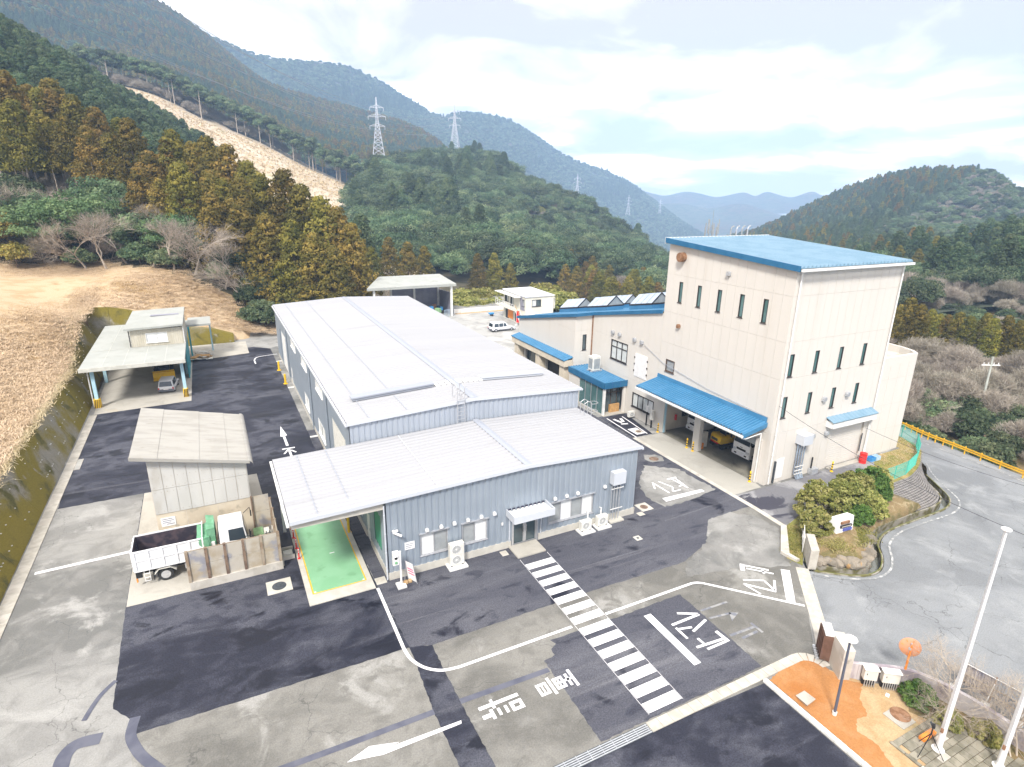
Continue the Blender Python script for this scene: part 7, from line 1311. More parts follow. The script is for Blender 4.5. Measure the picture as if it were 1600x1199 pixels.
for xa, xb, z, mt in ((28.5, 29.25, 1.45, 'tarnish'), (28.5, 29.5, 1.16, 'dk_frame'), (28.8, 29.55, .88, 'sign_blue')):
    pt = MB().hexa([(xa, -9.1-(xa-28.25)*.1, z-.09), (xb, -9.1-(xb-28.25)*.1, z-.09), (xb, -9.0-(xb-28.25)*.1, z-.09), (xa, -9.0-(xa-28.25)*.1, z-.09), (xa, -9.1-(xa-28.25)*.1, z+.09), (xb, -9.1-(xb-28.25)*.1, z+.09), (xb, -9.0-(xb-28.25)*.1, z+.09), (xa, -9.0-(xa-28.25)*.1, z+.09)]).build('name_plate', mt, ss)
    if mt == 'dk_frame': MB().hexa([(xa+.08, -9.106-(xa-28.2)*.1, z-.035), (xb-.08, -9.106-(xb-28.3)*.1, z-.035), (xb-.08, -9.095-(xb-28.3)*.1, z-.035), (xa+.08, -9.095-(xa-28.2)*.1, z-.035), (xa+.08, -9.106-(xa-28.2)*.1, z+.035), (xb-.08, -9.106-(xb-28.3)*.1, z+.035), (xb-.08, -9.095-(xb-28.3)*.1, z+.035), (xa+.08, -9.095-(xa-28.2)*.1, z+.035)]).build('lettering', 'kerb_conc', pt)
g2 = thing('gate_pillar', 'long pale concrete gate pillar in front of the planted island', 'pillar', (24.7, -9.7, 0)); MB().hexa([(23.95, -10.3, 0), (24.4, -10.55, 0), (25.75, -9.15, 0), (25.35, -8.85, 0), (23.95, -10.3, 1.4), (24.4, -10.55, 1.4), (25.75, -9.15, 1.4), (25.35, -8.85, 1.4)]).build('pillar', 'kerb_conc', g2, bevel=.02)
f2 = thing('tube_fence', 'thin white tube fence running from the gate pillar to the building drive', 'fence', (27.5, -7, 0)); fp = [Vector((25.2, -8.9, 0)), Vector((27.6, -7.0, 0)), Vector((30.0, -5.15, 0))]
for a, b in zip(fp[:-1], fp[1:]):
    for z in (.3, .7, 1.1): MB().cyl(a+Vector((0, 0, z)), b+Vector((0, 0, z)), .025, n=6).build('rail', 'white_trim', f2)
    for k in range(4): p = a.lerp(b, k/3); MB().cyl(p, p+Vector((0, 0, 1.15)), .03, n=6).build('post', 'white_trim', f2)
MB().hexa([(25.5, -9.0, 0), (30.1, -5.45, 0), (30.0, -5.25, 0), (25.35, -8.85, 0), (25.5, -9.0, .5), (30.1, -5.45, .5), (30.0, -5.25, .5), (25.35, -8.85, .5)]).build('footing', 'wall_conc', f2)
sheet('verge', [(26.75, -6.25), (29.8, -5.35), (25.3, -8.9), (24.0, -9.9), (23.75, -8.9)], 'lawn_m', .02); kb3 = thing('verge_kerb', 'low concrete kerb along the narrow verge by the gate', 'kerb', (25.4, -7.3, 0)); MB().hexa([(26.5, -6.1, 0), (26.85, -6.3, 0), (24.15, -8.75, 0), (23.8, -8.35, 0), (26.5, -6.1, .22), (26.85, -6.3, .22), (24.15, -8.75, .22), (23.8, -8.35, .22)]).build('kerb', 'wall_conc', kb3, bevel=.015); MB().hexa([(23.8, -8.4, 0), (24.15, -8.8, 0), (24.2, -9.5, 0), (23.95, -9.5, 0), (23.8, -8.4, .2), (24.15, -8.8, .2), (24.2, -9.5, .2), (23.95, -9.5, .2)]).build('kerb', 'wall_conc', kb3)
# block-faced embankment below the green fence
top = crom([(38.6, -5.5, .05), (41.2, -5.35, .05), (43.2, -5.2, .05), (45.9, -4.35, .05), (48.2, -3.2, .0), (50.3, -1.9, -.1), (51.6, .5, -.2), (52, 5, -.3)], np.linspace(0, 7, 65)); bot = crom([(38.8, -8.55, -.45), (41.4, -8.3, -.6), (43.6, -7.45, -.8), (45.3, -5.75, -1.0), (46.9, -4.0, -1.15), (49, -2.9, -1.35), (52.4, 1.2, -1.7), (53.2, 5.5, -1.8)], np.linspace(0, 7, 65))
em = thing('block_embankment', 'curved grey block embankment under the green fence', 'wall', (44, -6, 0)); m = MB(); nr = 15
for r_ in range(nr):
    def f2_(i, t, r_):
        q = min(i+.5*(r_ % 2), 63.999); k = int(q); u = q-k; a = Vector(top[k])*(1-u)+Vector(top[min(k+1, 64)])*u; b = Vector(bot[k])*(1-u)+Vector(bot[min(k+1, 64)])*u; return a*(1-t)+b*t
    for i in range(0, 64):
        ta, tb = r_/nr+.006, (r_+1)/nr-.006; p, q, r3, s3 = f2_(i, ta, r_), f2_(i+1, ta, r_), f2_(i+1, tb, r_), f2_(i, tb, r_); c = (p+q+r3+s3)/4; nn_ = (q-p).cross(s3-p).normalized(); nn_ = nn_ if nn_.z > 0 else -nn_; sh_ = lambda v: c+(v-c)*.86+nn_*.06
        m.hexa([p-nn_*.1, q-nn_*.1, r3-nn_*.1, s3-nn_*.1, sh_(p), sh_(q), sh_(r3), sh_(s3)])
o = m.build('blocks', 'stone_blk', em); o['kind'] = 'stuff'
m = MB()
for i in range(64): m.hexa([Vector(top[i])+Vector((0, 0, -.5)), Vector(top[i+1])+Vector((0, 0, -.5)), Vector(top[i+1])+Vector((-.6, .7, -.5)), Vector(top[i])+Vector((-.6, .7, -.5)), Vector(top[i]), Vector(top[i+1]), Vector(top[i+1])+Vector((-.6, .7, 0)), Vector(top[i])+Vector((-.6, .7, 0))])
m.build('coping', 'lawn_m', em)
m = MB()
for i in range(64): m.add([Vector(top[i])+Vector((0, 0, -.12)), Vector(top[i+1])+Vector((0, 0, -.12)), Vector(bot[i+1])+Vector((0, 0, -.1)), Vector(bot[i])+Vector((0, 0, -.1))], [(0, 1, 2, 3)])
m.build('backing', 'stone_blk', em)
gf = thing('mesh_fence', 'green mesh fence curving along the drive edge above the road', 'fence', (44, -4, 0)); fpts = [Vector((*p, .05)) for p in sm([(37.0, -5.0), (39.4, -5.1), (41.2, -5.05), (43.1, -4.9), (45.7, -4.15), (47.9, -3.1), (49.9, -1.75), (51.0, .3), (51.4, 3)], 1)]
for i, p in enumerate(fpts): MB().cyl(p, p+Vector((0, 0, 1.3)), .035, n=8).build('post', 'fence_green', gf)
for a, b in zip(fpts[:-1], fpts[1:]):
    Lf = (b-a).length; t = (b-a)/Lf; m = MB(); n_ = int(Lf/.085)
    for k in range(-14, n_):
        for sgn in (1, -1):
            x0_, x1_ = k*.085, k*.085+1.15; z0_, z1_ = .08, 1.23
            if sgn < 0: z0_, z1_ = z1_, z0_
            if x0_ < 0: z0_ += (z1_-z0_)*(-x0_/1.15); x0_ = 0
            if x1_ > Lf: z1_ -= (z1_-z0_)*((x1_-Lf)/(x1_-x0_)); x1_ = Lf
            if x1_-x0_ > .03: m.cyl(a+t*x0_+Vector((0, 0, z0_)), a+t*x1_+Vector((0, 0, z1_)), .006, n=3, caps=False)
    m.build('mesh_panel', 'fence_green', gf, fixn=False)
    for z in (.06, .65, 1.26): MB().cyl(a+Vector((0, 0, z)), b+Vector((0, 0, z)), .018, n=6).build('rail', 'fence_green', gf)
gd = thing('guard_rail', 'yellow steel guard rail along the outer bend of the road', 'guard rail', (58, -5, -2)); gpt = [Vector((x, y, float(rz_(x, y)))) for x, y in sm([(49.3, -32), (53.6, -20), (57.0, -9.6), (58.5, -2), (58.95, 1.8), (59.6, 4.6), (60.2, 9)], 4)]
for i, (a, b) in enumerate(zip(gpt[:-1], gpt[1:])):
    for z, h_, dd in ((.5, .11, .0), (.64, .06, .03), (.72, .11, .0)): n = Vector((-(b-a).y, (b-a).x, 0)).normalized(); q = n*(.06-dd); MB().bar(a+q+Vector((0, 0, z)), b+q+Vector((0, 0, z)), .04, h_).build('beam', 'guard_y', gd)
    MB().cyl(a+Vector((0, 0, -.3)), a+Vector((0, 0, .85)), .06, n=8).build('post', 'guard_y', gd)
up_ = thing('utility_pole', 'grey concrete utility pole with crossarm beyond the guard rail', 'utility pole', (74.2, 4.3, -3.6)); MB().cyl((74.2, 4.3, -4.5), (74.15, 4.5, 4.5), .17, .1, 10).build('pole', 'pole_conc', up_, smooth=True); MB().bar((73.2, 5.0, 3.5), (75.1, 4.0, 3.5), .12, .12).build('crossarm', 'white_trim', up_); m = MB()
for k in (.1, .35, .65, .9): p = Vector((73.2, 5.0, 3.56)).lerp(Vector((75.1, 4.0, 3.56)), k); m.cyl(p, p+Vector((0, 0, .25)), .05, n=6)
m.build('insulators', 'white', up_)
up2 = thing('leaning_post', 'dark leaning post in the shrubs below the guard rail', 'post', (66, -1.5, -4.5)); MB().cyl((66, -1.5, -4.6), (65.9, -.2, -2.2), .14, .12, 8).build('post', 'rust', up2)

# ---------------------------------------------------------------- pylons, wires, mast, roof pipes
def pylon(loc, h, lab, rz, detail=True):
    t = thing('power_pylon', lab, 'pylon', loc, 'power line pylons'); m = MB(); x, y, z = loc; r = h*.004
    hw_ = lambda t_: (h*.085*(1-t_/.62)+h*.022 if t_ < .62 else h*.022*(1-(t_-.62)/.42)); P = lambda i, t_: Vector((x, y, z))+Vector((math.cos(rz+R(45+90*i)), math.sin(rz+R(45+90*i)), 0))*hw_(t_)*1.414+Vector((0, 0, h*t_))
    lv = [0, .1, .2, .29, .37, .44, .5, .56, .62, .68, .74, .8, .86, .92, 1.0]
    for a, b in zip(lv[:-1], lv[1:]):
        for i in range(4):
            m.bar(P(i, a), P(i, b), r*1.7, r*1.7); m.bar(P(i, a), P((i+1) % 4, b), r, r); m.bar(P((i+1) % 4, a), P(i, b), r, r); m.bar(P(i, b), P((i+1) % 4, b), r, r)
    m.build('tower', 'steel_pylon', t); e = Vector((math.cos(rz), math.sin(rz), 0)); tips = []
    for tt, wd in ((.55, .125), (.7, .145), (.84, .115)):
        m = MB(); c = Vector((x, y, z+h*tt)); 
        for s in (1, -1):
            tip = c+e*s*h*wd; m.bar(c, tip, r*1.3, r*1.3); m.bar(c+Vector((0, 0, h*.045)), tip, r*1.2, r*1.2); m.bar(c+e*s*h*wd*.5, c+Vector((0, 0, h*.045)), r, r); m.bar(tip, tip-Vector((0, 0, h*.055)), r*1.4, r*1.4); tips.append(tip-Vector((0, 0, h*.055)))
        m.build('crossarm', 'steel_pylon', t)
    return tips
pa = pylon((119.3, 448.2, 42), 44, 'tallest white lattice pylon standing on the wooded hill', R(-15)); pb = pylon((227.7, 565, 58), 43, 'second lattice pylon on the hill crest behind the first', R(-35)); pc_ = pylon((564.6, 862.1, 3), 46, 'small distant lattice pylon on the shoulder of the wooded hill', R(-40)); pd = pylon((902.7, 1162, -32), 46, 'tiny far pylon in a pale clearing on the blue mountain', R(-40)); pe = pylon((1218, 1421, -40), 42, 'farthest tiny pylon low on the blue mountain foot', R(-40))
def wire(nm, lab, a, b, sag, r, mat='wire', n=14, grp='power lines across the valley'):
    a, b = Vector(a), Vector(b); pts = [a.lerp(b, i/n)-Vector((0, 0, sag*4*(i/n)*(1-i/n))) for i in range(n+1)]; o = MB().tube(pts, r, 4).build(nm, mat, None); tag(o, lab, 'power line', grp); return o
for i in range(6):
    wire('power_line', 'thin high-voltage wire from the tallest pylon past the upper left corner', pa[i], [(-120, 60, 85), (-112, 48, 85), (-122, 58, 95), (-110, 46, 95), (-120, 60, 105), (-108, 50, 105)][i], 13, .1)
    wire('power_line', 'thin high-voltage wire between the two hilltop pylons', pa[i], pb[i], 5, .08)
    wire('power_line', 'thin high-voltage wire running from the crest pylon to the distant one', pb[i], pc_[i], 22, .08)
wire('service_wire', 'dark service wire from the tall building to the road corner', (30.6, -1.25, 6.9), (29.4, -20.5, 5.6), .7, .014, 'wire_dk', grp='service wires'); wire('service_wire', 'dark service wire crossing above the bend of the road', (42, -1.4, 3.2), (39, -24, 6.0), .9, .014, 'wire_dk', grp='service wires'); wire('service_wire', 'dark wire running from the utility pole crossarm to the right', (75, 4, 3.7), (90, -30, 4), .8, .03, 'wire_dk', grp='service wires')
an = thing('antenna_mast', 'lattice antenna mast rising behind the blue roof', 'antenna', (77.2, 54.8, -4)); m = MB(); z = -6
cen = [(77.2+.5*math.cos(a), 54.8+.5*math.sin(a)) for a in (0, 2.1, 4.2)]
while z < 17:
    for i in range(3): a, b = cen[i], cen[(i+1) % 3]; m.bar((*a, z), (*a, z+1), .09, .09); m.bar((*a, z), (*b, z+1), .05, .05)
    z += 1
m.build('mast', 'screen', an); m = MB()
for k in range(14):
    a = k*.7; rr_ = 1.2; p = Vector((77.2+rr_*math.cos(a), 54.8+rr_*math.sin(a), 13.4+(k % 3)*.9)); m.cyl(p, p+Vector((0, 0, 3.0-.2*(k % 3))), .09, n=6); m.bar((77.2, 54.8, p.z+1), p+Vector((0, 0, 1)), .05, .05)
m.build('antennas', 'screen', an); MB().cyl((77.2, 54.8, 17), (77.2, 54.8, 19.4), .04, n=5).build('whip', 'screen', an)
rp_ = thing('roof_pipes', 'bent exhaust pipes poking above the far roof edge', 'pipes', (40, 13.2, 17))
for k in range(4): x = 38.6+k*.75; MB().tube([(x, 13.4, 15), (x, 13.4, 19.1), (x+.12, 13.4, 19.35), (x+.35, 13.4, 19.4)], .07, 8).build('pipe', 'galv' if k % 2 else 'screen', rp_)
# ---------------------------------------------------------------- vegetation
def leaf_mesh(name, cl, mat, n_leaf, size, seed, flat=.5, droop=0., twig=False):
    """crown of small leaf-spray faces: cl = (x, y, z, radius, tone) clumps"""
    r = np.random.default_rng(seed); cl = np.array(cl, float); K = len(cl); n = K*n_leaf; ci = np.repeat(np.arange(K), n_leaf)
    d = r.normal(size=(n, 3)); d /= np.linalg.norm(d, axis=1)[:, None]; d[:, 2] = np.abs(d[:, 2])*.9-.28
    d /= np.linalg.norm(d, axis=1)[:, None]; c = cl[ci, :3]; rad = cl[ci, 3]*(.72+.33*r.random(n)); p = c+d*rad[:, None]*np.array([1, 1, .8])
    nrm = d*.8+r.normal(size=(n, 3))*flat; nrm /= np.linalg.norm(nrm, axis=1)[:, None]
    a = np.cross(nrm, r.normal(size=(n, 3))); a /= np.linalg.norm(a, axis=1)[:, None]; b = np.cross(nrm, a); s = size*(.6+.8*r.random(n))[:, None]
    a, b = a*s, b*s*.62; b[:, 2] -= droop*size
    if twig:
        a = d*.7+r.normal(size=(n, 3))*.45+np.array([0, 0, .55]); a /= np.linalg.norm(a, axis=1)[:, None]; b = np.cross(a, r.normal(size=(n, 3))); b /= np.linalg.norm(b, axis=1)[:, None]; a, b = a*s*2.6, b*s*.11
    V = np.stack([p-a*.5-b*.35, p+a*.35-b*.5, p+a*.6+b*.3, p-a*.2+b*.55], 1).reshape(-1, 3); F = np.arange(n*4).reshape(n, 4)
    me = bpy.data.meshes.new(name); me.from_pydata(V.tolist(), [], F.tolist()); tone = np.clip(cl[ci, 4]+r.normal(size=n)*.08, 0, 1)
    at = me.attributes.new('clump', 'FLOAT', 'POINT'); at.data.foreach_set('value', np.repeat(tone, 4).astype(np.float32)); me.materials.append(MATS[mat]); return me
def cone_clumps(h, R0, z0, n, seed, pw=.8, rc=(.95, .4)):
    r = random.Random(seed); out = []
    for i in range(n):
        t = ((i+.5)/n)**1.25; z = z0+(h-z0)*t; ra = R0*((1-t)**pw)*(.86+.28*r.random()); ra = max(ra, .05); a = i*2.39996+r.uniform(-.5, .5); k = r.choice((1, 1, .9, .62)); rad = rc[0]*(1-t)+rc[1]*t
        out.append((math.cos(a)*ra*k, math.sin(a)*ra*k, z-.25*ra*.3, rad*r.uniform(.8, 1.2), min(1, max(0, .3+.45*r.random()))))
    return out
def dome_clumps(h, R0, z0, n, seed, rc=1.0, lumps=5):
    r = random.Random(seed); out = []; L_ = [(r.uniform(-.45, .45)*R0, r.uniform(-.45, .45)*R0, z0+(h-z0)*r.uniform(.3, .62), R0*r.uniform(.5, .72)) for _ in range(lumps)]
    for i in range(n):
        lx, ly, lz, lr = r.choice(L_); u = r.uniform(-.35, 1); a = r.uniform(0, 6.283); q = math.sqrt(1-u*u) if abs(u) < 1 else 0; k = r.uniform(.75, 1)
        out.append((lx+lr*q*math.cos(a)*k, ly+lr*q*math.sin(a)*k, min(h, lz+lr*u*k*.85), rc*r.uniform(.7, 1.25), min(1, max(0, .2+.6*r.random()))))
    return out
def bare_mesh(name, seed, h, mat, lean=.12, depth=5, spread=.75, r0=None, stems=1):
    r = random.Random(seed); m = MB()
    def grow(p, d, L_, rad, k):
        q = p; dd = d.copy(); ns = 2 if k < 2 else 1
        for s in range(ns+1):
            dd = (dd+Vector((r.gauss(0, .16), r.gauss(0, .16), r.gauss(.03, .1)))).normalized(); nx = q+dd*L_/(ns+1); m.cyl(q, nx, rad*(1-.22*s), rad*(1-.22*(s+1)), 5 if k < 2 else 3, caps=False); q = nx
            if k < depth and s > 0 or k >= 2:
                if k < depth:
                    for _ in range(1 if k < 3 else r.choice((1, 2))):
                        a = r.uniform(0, 6.283); o = dd.orthogonal().normalized(); o.rotate(Matrix.Rotation(a, 3, dd)); nd_ = (dd*(1-spread*.45)+o*spread*r.uniform(.6, 1.1)+Vector((0, 0, .12))).normalized(); grow(q, nd_, L_*r.uniform(.6, .82), rad*.5, k+1)
        if k < depth:
            for _ in range(2): a = r.uniform(0, 6.283); o = dd.orthogonal().normalized(); o.rotate(Matrix.Rotation(a, 3, dd)); grow(q, (dd+o*spread*.7).normalized(), L_*r.uniform(.62, .8), rad*.55, k+1)
    for s in range(stems): grow(Vector((r.uniform(-.2, .2), r.uniform(-.2, .2), -.2)), Vector((r.gauss(0, lean+.25*(stems > 1)), r.gauss(0, lean+.25*(stems > 1)), 1)).normalized(), h*.3, (r0 or h*.018), 0)
    me = m.mesh(name); me.materials.append(MATS[mat]); return me
def trunk_mesh(name, h, r0, mat='bark', n=7, br=0, seed=1):
    rr2 = random.Random(seed); m = MB(); p = Vector((0, 0, -.5)); k = 5
    for i in range(k):
        q = Vector((rr2.gauss(0, .05)*h*.05, rr2.gauss(0, .05)*h*.05, h*(i+1)/k)); m.cyl(p, q, r0*(1-i/k*.8), r0*(1-(i+1)/k*.8), n, caps=False); p = q
    for i in range(br): a = rr2.uniform(0, 6.28); z = h*rr2.uniform(.35, .9); m.cyl((0, 0, z), (math.cos(a)*h*.22, math.sin(a)*h*.22, z+h*.14), r0*.3, r0*.08, 4, caps=False)
    me = m.mesh(name); me.materials.append(MATS[mat]); return me
# crown and trunk kinds, one metre-true mesh each (nominal heights in the key)
KIND = {}
for i in range(3):
    KIND['cedar', i] = (leaf_mesh('crown', cone_clumps(18, 4.2, 1.4, 105, i, .6, (1.75, 1.0)), 'cedar_leaf', 86, .38, i, .2, .15), trunk_mesh('trunk', 16, .3, 'bark', seed=i), 18)
    KIND['hinoki', i] = (leaf_mesh('crown', cone_clumps(16, 3.7, 2.3, 110, 10+i, .62, (1.55, .9)), 'hinoki_leaf', 56, .4, 10+i, .22, .15), trunk_mesh('trunk', 14, .26, 'bark', seed=4+i), 16)
    KIND['broad', i] = (leaf_mesh('crown', dome_clumps(10, 4.8, 1.6, 64, 20+i, 1.75, 6), 'broad_leaf', 96, .42, 20+i, .2), trunk_mesh('trunk', 7, .24, 'bark', br=6, seed=8+i), 10)
    KIND['bare', i] = (None, bare_mesh('trunk', 30+i, 9, 'twig', .1, 5, .6, .13, 1), 9)
    KIND['bushy_bare', i] = (leaf_mesh('crown', dome_clumps(6.5, 3.2, .6, 110, 44+i, .8), 'bare_mass', 52, .34, 40+i, 1.2, 0., True), bare_mesh('trunk', 60+i, 6.5, 'twig', .3, 4, .9, .06, 3), 6.5)
    KIND['tall', i] = (leaf_mesh('crown', dome_clumps(17, 2.6, 10.5, 70, 70+i, .95, 4), 'broad_leaf', 30, .5, 70+i, .35), trunk_mesh('trunk', 15, .3, 'bark_lt', br=3, seed=14+i), 17)
for i in range(2): KIND['stem', i] = (leaf_mesh('crown', cone_clumps(21, 3.8, 8.5, 95, 90+i, .55, (1.7, 1.0)), 'cedar_leaf', 80, .38, 90+i, .2, .15), trunk_mesh('trunk', 18, .28, 'bark_lt', seed=30+i), 21)
KIND['bright', 0] = (leaf_mesh('crown', dome_clumps(10, 4.6, 1.4, 210, 81, 1.0, 8), 'bright_leaf', 70, .27, 81, .35), trunk_mesh('trunk', 7, .26, 'bark', br=6, seed=21), 10)
KIND['yellow', 0] = (leaf_mesh('crown', dome_clumps(7, 3.6, .8, 150, 82, .85, 6), 'yellow_leaf', 30, .36, 82, .7), trunk_mesh('trunk', 5, .18, 'bark', br=6, seed=22), 7)
KIND['olive', 0] = (leaf_mesh('crown', dome_clumps(6, 2.6, .4, 150, 83, .7, 6), 'olive_leaf', 34, .34, 83, .7), trunk_mesh('trunk', 4.4, .12, 'bark', br=6, seed=23), 6)
KIND['evergreen', 0] = (leaf_mesh('crown', dome_clumps(5, 2.9, .3, 170, 84, .7, 6), 'broad_leaf', 36, .32, 84, .6), trunk_mesh('trunk', 3.4, .12, 'bark', br=5, seed=24), 5)
CAT = {'stem': 'cedar_tree', 'cedar': 'cedar_tree', 'hinoki': 'cypress_tree', 'broad': 'broadleaf_tree', 'bare': 'bare_tree', 'bushy_bare': 'twiggy_tree', 'tall': 'tall_tree', 'bright': 'evergreen_tree', 'yellow': 'yellowish_tree', 'olive': 'olive_green_shrub', 'evergreen': 'evergreen_shrub'}
FIRST = {}
def tree(kind, loc, h, label, group, v=None, rz=None, wid=1.):
    ks = [k for k in KIND if k[0] == kind]; k = ks[(v if v is not None else random.randrange(9)) % len(ks)]; cr, tr, h0 = KIND[k]
    t = bpy.data.objects.new(CAT[kind], None); COL.objects.link(t); tag(t, label, 'shrub' if 'shrub' in CAT[kind] else 'tree', group); t.location = loc; s = h/h0; t.scale = (s*wid, s*wid, s); t.rotation_euler = (0, 0, rz if rz is not None else random.uniform(0, 6.28))
    for nm, me in (('trunk', tr), ('crown', cr)):
        if me is None: continue
        o = bpy.data.objects.new(nm, me); COL.objects.link(o); o.parent = t
        FIRST.setdefault((k, nm), o)
    return t
H_ = lambda x, y: float(hz(np.array([x]), np.array([y]))[0])
for i, (x, y, h) in enumerate(CEDARS):
    lab = 'tallest pointed golden brown cedar at the head of the grove' if i == 1 else 'golden brown cedar in the dense grove rising behind the grey hall'
    tree('cedar', (x, y, H_(x, y)-.3), max(h, 10)+1, lab, 'cedars in the grove behind the hall', i, wid=1.15 if h < 15 else 1.)
for i in range(34):      # the inner trees of the grove
    x = random.uniform(-14, 13); y = random.uniform(84, 128)-.5*max(x, 0)
    if x-18 > (100-y)*.1: pass
    tree('cedar', (x, y+6, H_(x, y+6)-.3), random.uniform(13, 18)-max(0, (y-100)*.1), 'golden brown cedar in the dense grove rising behind the grey hall', 'cedars in the grove behind the hall')
for i, (x, y, h) in enumerate(LEFTCEDARS): tree('stem', (x, y, H_(x, y)-.3), h+2, 'olive brown cedar with bare lower trunk at the picture\'s left edge', 'cedars at the left edge')
for i in range(16): x = random.uniform(-52, -20); y = random.uniform(138, 165); tree('stem', (x, y, H_(x, y)-.3), random.uniform(17, 22), 'olive brown cedar with bare lower trunk at the picture\'s left edge', 'cedars at the left edge')
for i in range(9):       # pale bare stems under the left cedars
    x = -44+i*3.1+random.uniform(-1, 1); y = 116+random.uniform(0, 5)+abs(i-5)*.8; o = link('dead_stem', trunk_mesh('stem', random.uniform(7, 11), .17, 'bark_lt', 6, seed=50+i)); o.location = (x, y, H_(x, y)); o.rotation_euler = (random.uniform(-.07, .07), random.uniform(-.07, .07), 0); tag(o, 'pale bare stem standing below the left cedars', 'tree', 'bare stems below the left cedars')
n_ = 0
while n_ < 150:
    x = random.uniform(-98, 22); y = random.uniform(172, 300)
    if H_(x, y) < 4 or math.atan2(x+7.36, y+30.32) > R(2.2): continue
    tree('hinoki', (x, y, H_(x, y)-.4), random.uniform(12, 17), 'dark green cypress on the spur above the cedar grove', 'cypresses on the spur', wid=1.25); n_ += 1
tree('bright', (-30, 99, H_(-30, 99)-.2), 12.5, 'big rounded bright green evergreen above the dry grass bank', 'evergreens at the edge of the grass', wid=1.15); tree('bright', (-23.5, 102, H_(-23.5, 102)), 10.5, 'second bright green evergreen right of the big rounded one', 'evergreens at the edge of the grass', rz=2); tree('bright', (-12, 92, H_(-12, 92)), 10, 'bright green evergreen among the bare trees left of the hall', 'evergreens at the edge of the grass', rz=4)
tree('yellow', (-39, 101, H_(-39, 101)), 9, 'yellowish leafy tree at the left end of the grass bank', 'yellowish trees'); tree('yellow', (-44, 106, H_(-44, 106)), 8, 'yellowish leafy tree at the left end of the grass bank', 'yellowish trees'); tree('yellow', (-36, 97, H_(-36, 97)-.5), 5.5, 'low yellowish tree below the big green evergreen', 'yellowish trees')
for i, (x, y, h) in enumerate(((-41, 103, 5), (-27, 96, 4), (-18, 93, 4.5), (-14, 88, 4), (-6, 84, 4.5), (-2, 80, 4), (4, 78, 4.5), (-20, 100, 6), (-8, 92, 6), (-33, 106, 7), (-45, 99, 5), (-48, 104, 6))): tree('evergreen', (x, y, H_(x, y)-.2), h, 'dark green undergrowth shrub along the wood edge', 'shrubs along the wood edge')
tree('evergreen', (-.2, 73.5, .2), 5.2, 'round dark green shrub right behind the hall corner', 'shrubs along the wood edge', wid=1.1)
bt = [(-26, 94, 9), (-23, 92, 10), (-20, 95, 9), (-16, 90, 9.5), (-13, 87, 9), (-10, 85, 9), (-8, 88, 10), (-5, 82, 8.5), (-3, 80, 8), (0, 79, 8), (-19, 104, 9), (-11, 97, 9), (-33, 112, 8), (-40, 110, 9), (-28, 110, 9), (2, 83, 9), (-15, 97, 10), (-37, 115, 8), (-46, 112, 8), (-6, 91, 9)]
for i, (x, y, h) in enumerate(bt): tree('bare', (x, y, H_(x, y)-.2), h*1.2, 'pale leafless tree at the wood edge above the grass', 'bare trees at the wood edge', i, wid=1.35)
for i, (x, y, h) in enumerate(((-47, 108, 8), (-42, 113, 9), (-35, 109, 9), (-29, 105, 9), (-24, 110, 10), (-19, 99, 8), (-14, 95, 8.5), (-10, 90, 8), (-7, 95, 9), (-4, 86, 7), (1, 81, 6.5), (-21, 106, 9), (-38, 118, 9), (-50, 114, 9))): tree('broad', (x, y, H_(x, y)-.3), h, 'grey green evergreen among the bare trees at the wood edge', 'evergreens among the bare trees')
for i in range(22): x = random.uniform(-52, 0); y = random.uniform(98, 118)-.2*max(0, x+20); tree('bushy_bare', (x, y, H_(x, y)-.3), random.uniform(4.5, 7), 'greyish twiggy tree in the mixed wood edge', 'twiggy trees at the wood edge')
# behind the rear yard
rear = [('cedar', 585, 150, 13), ('cedar', 612, 160, 14), ('cedar', 640, 152, 13.5), ('cedar', 665, 158, 12), ('cedar', 570, 165, 13), ('cedar', 745, 172, 11), ('cedar', 770, 176, 12), ('cedar', 795, 180, 10)]
CAMX, CAMY = -7.36, -30.32
def at_px(px, D): a = YAW+math.atan((px-800)/928/math.cos(PITCH)*.97); return CAMX+D*math.sin(a), CAMY+D*math.cos(a)
Ep = gE.reshape(-1, 3)
def E_(x, y):
    d = (Ep[:, 0]-x)**2+(Ep[:, 1]-y)**2; k = np.argsort(d)[:4]; w_ = 1/(d[k]+.1); return float((Ep[k, 2]*w_).sum()/w_.sum())
for kd, px, D, h in rear:
    x, y = at_px(px, D); tree(kd, (x, y, E_(x, y)-.5), h, 'brownish cedar standing behind the rear shelter and prefab', 'cedars behind the rear yard')
for i in range(26): px = random.uniform(870, 1035); D = random.uniform(185, 235); x, y = at_px(px, D); tree('cedar', (x, y, E_(x, y)-.5), random.uniform(9, 12), 'brown green cedar at the foot of the wooded hill above the wing roof', 'cedars at the hill foot', wid=1.15)
for i, (px, D, h) in enumerate(((700, 124, 6.5), (715, 122, 6), (732, 121, 6.2), (750, 122, 5.6), (768, 124, 5.6), (722, 128, 7), (745, 130, 7), (785, 132, 6), (838, 128, 8), (860, 126, 7.5), (875, 130, 7), (850, 134, 8.5))): x, y = at_px(px, D); tree('olive', (x, y, min(0, E_(x, y))-.2), h, 'olive green leafy shrub behind the low white wall' if i < 8 else 'olive green leafy tree behind the prefab office', 'leafy shrubs behind the rear yard', wid=1.1)
for i in range(10): px = random.uniform(585, 690); D = random.uniform(128, 145); x, y = at_px(px, D); tree('bare', (x, y, E_(x, y)-.3), random.uniform(6, 8), 'leafless tree behind the rear shelter roof', 'bare trees behind the rear shelter')
for i in range(8): px = random.uniform(880, 980); D = random.uniform(150, 175); x, y = at_px(px, D); tree('bushy_bare', (x, y, E_(x, y)-.3), random.uniform(4, 6), 'pale twiggy tree at the foot of the wooded hill', 'twiggy trees at the hill foot')
pe_ = scatter_on(gE, 270, rng, (.18, .62))
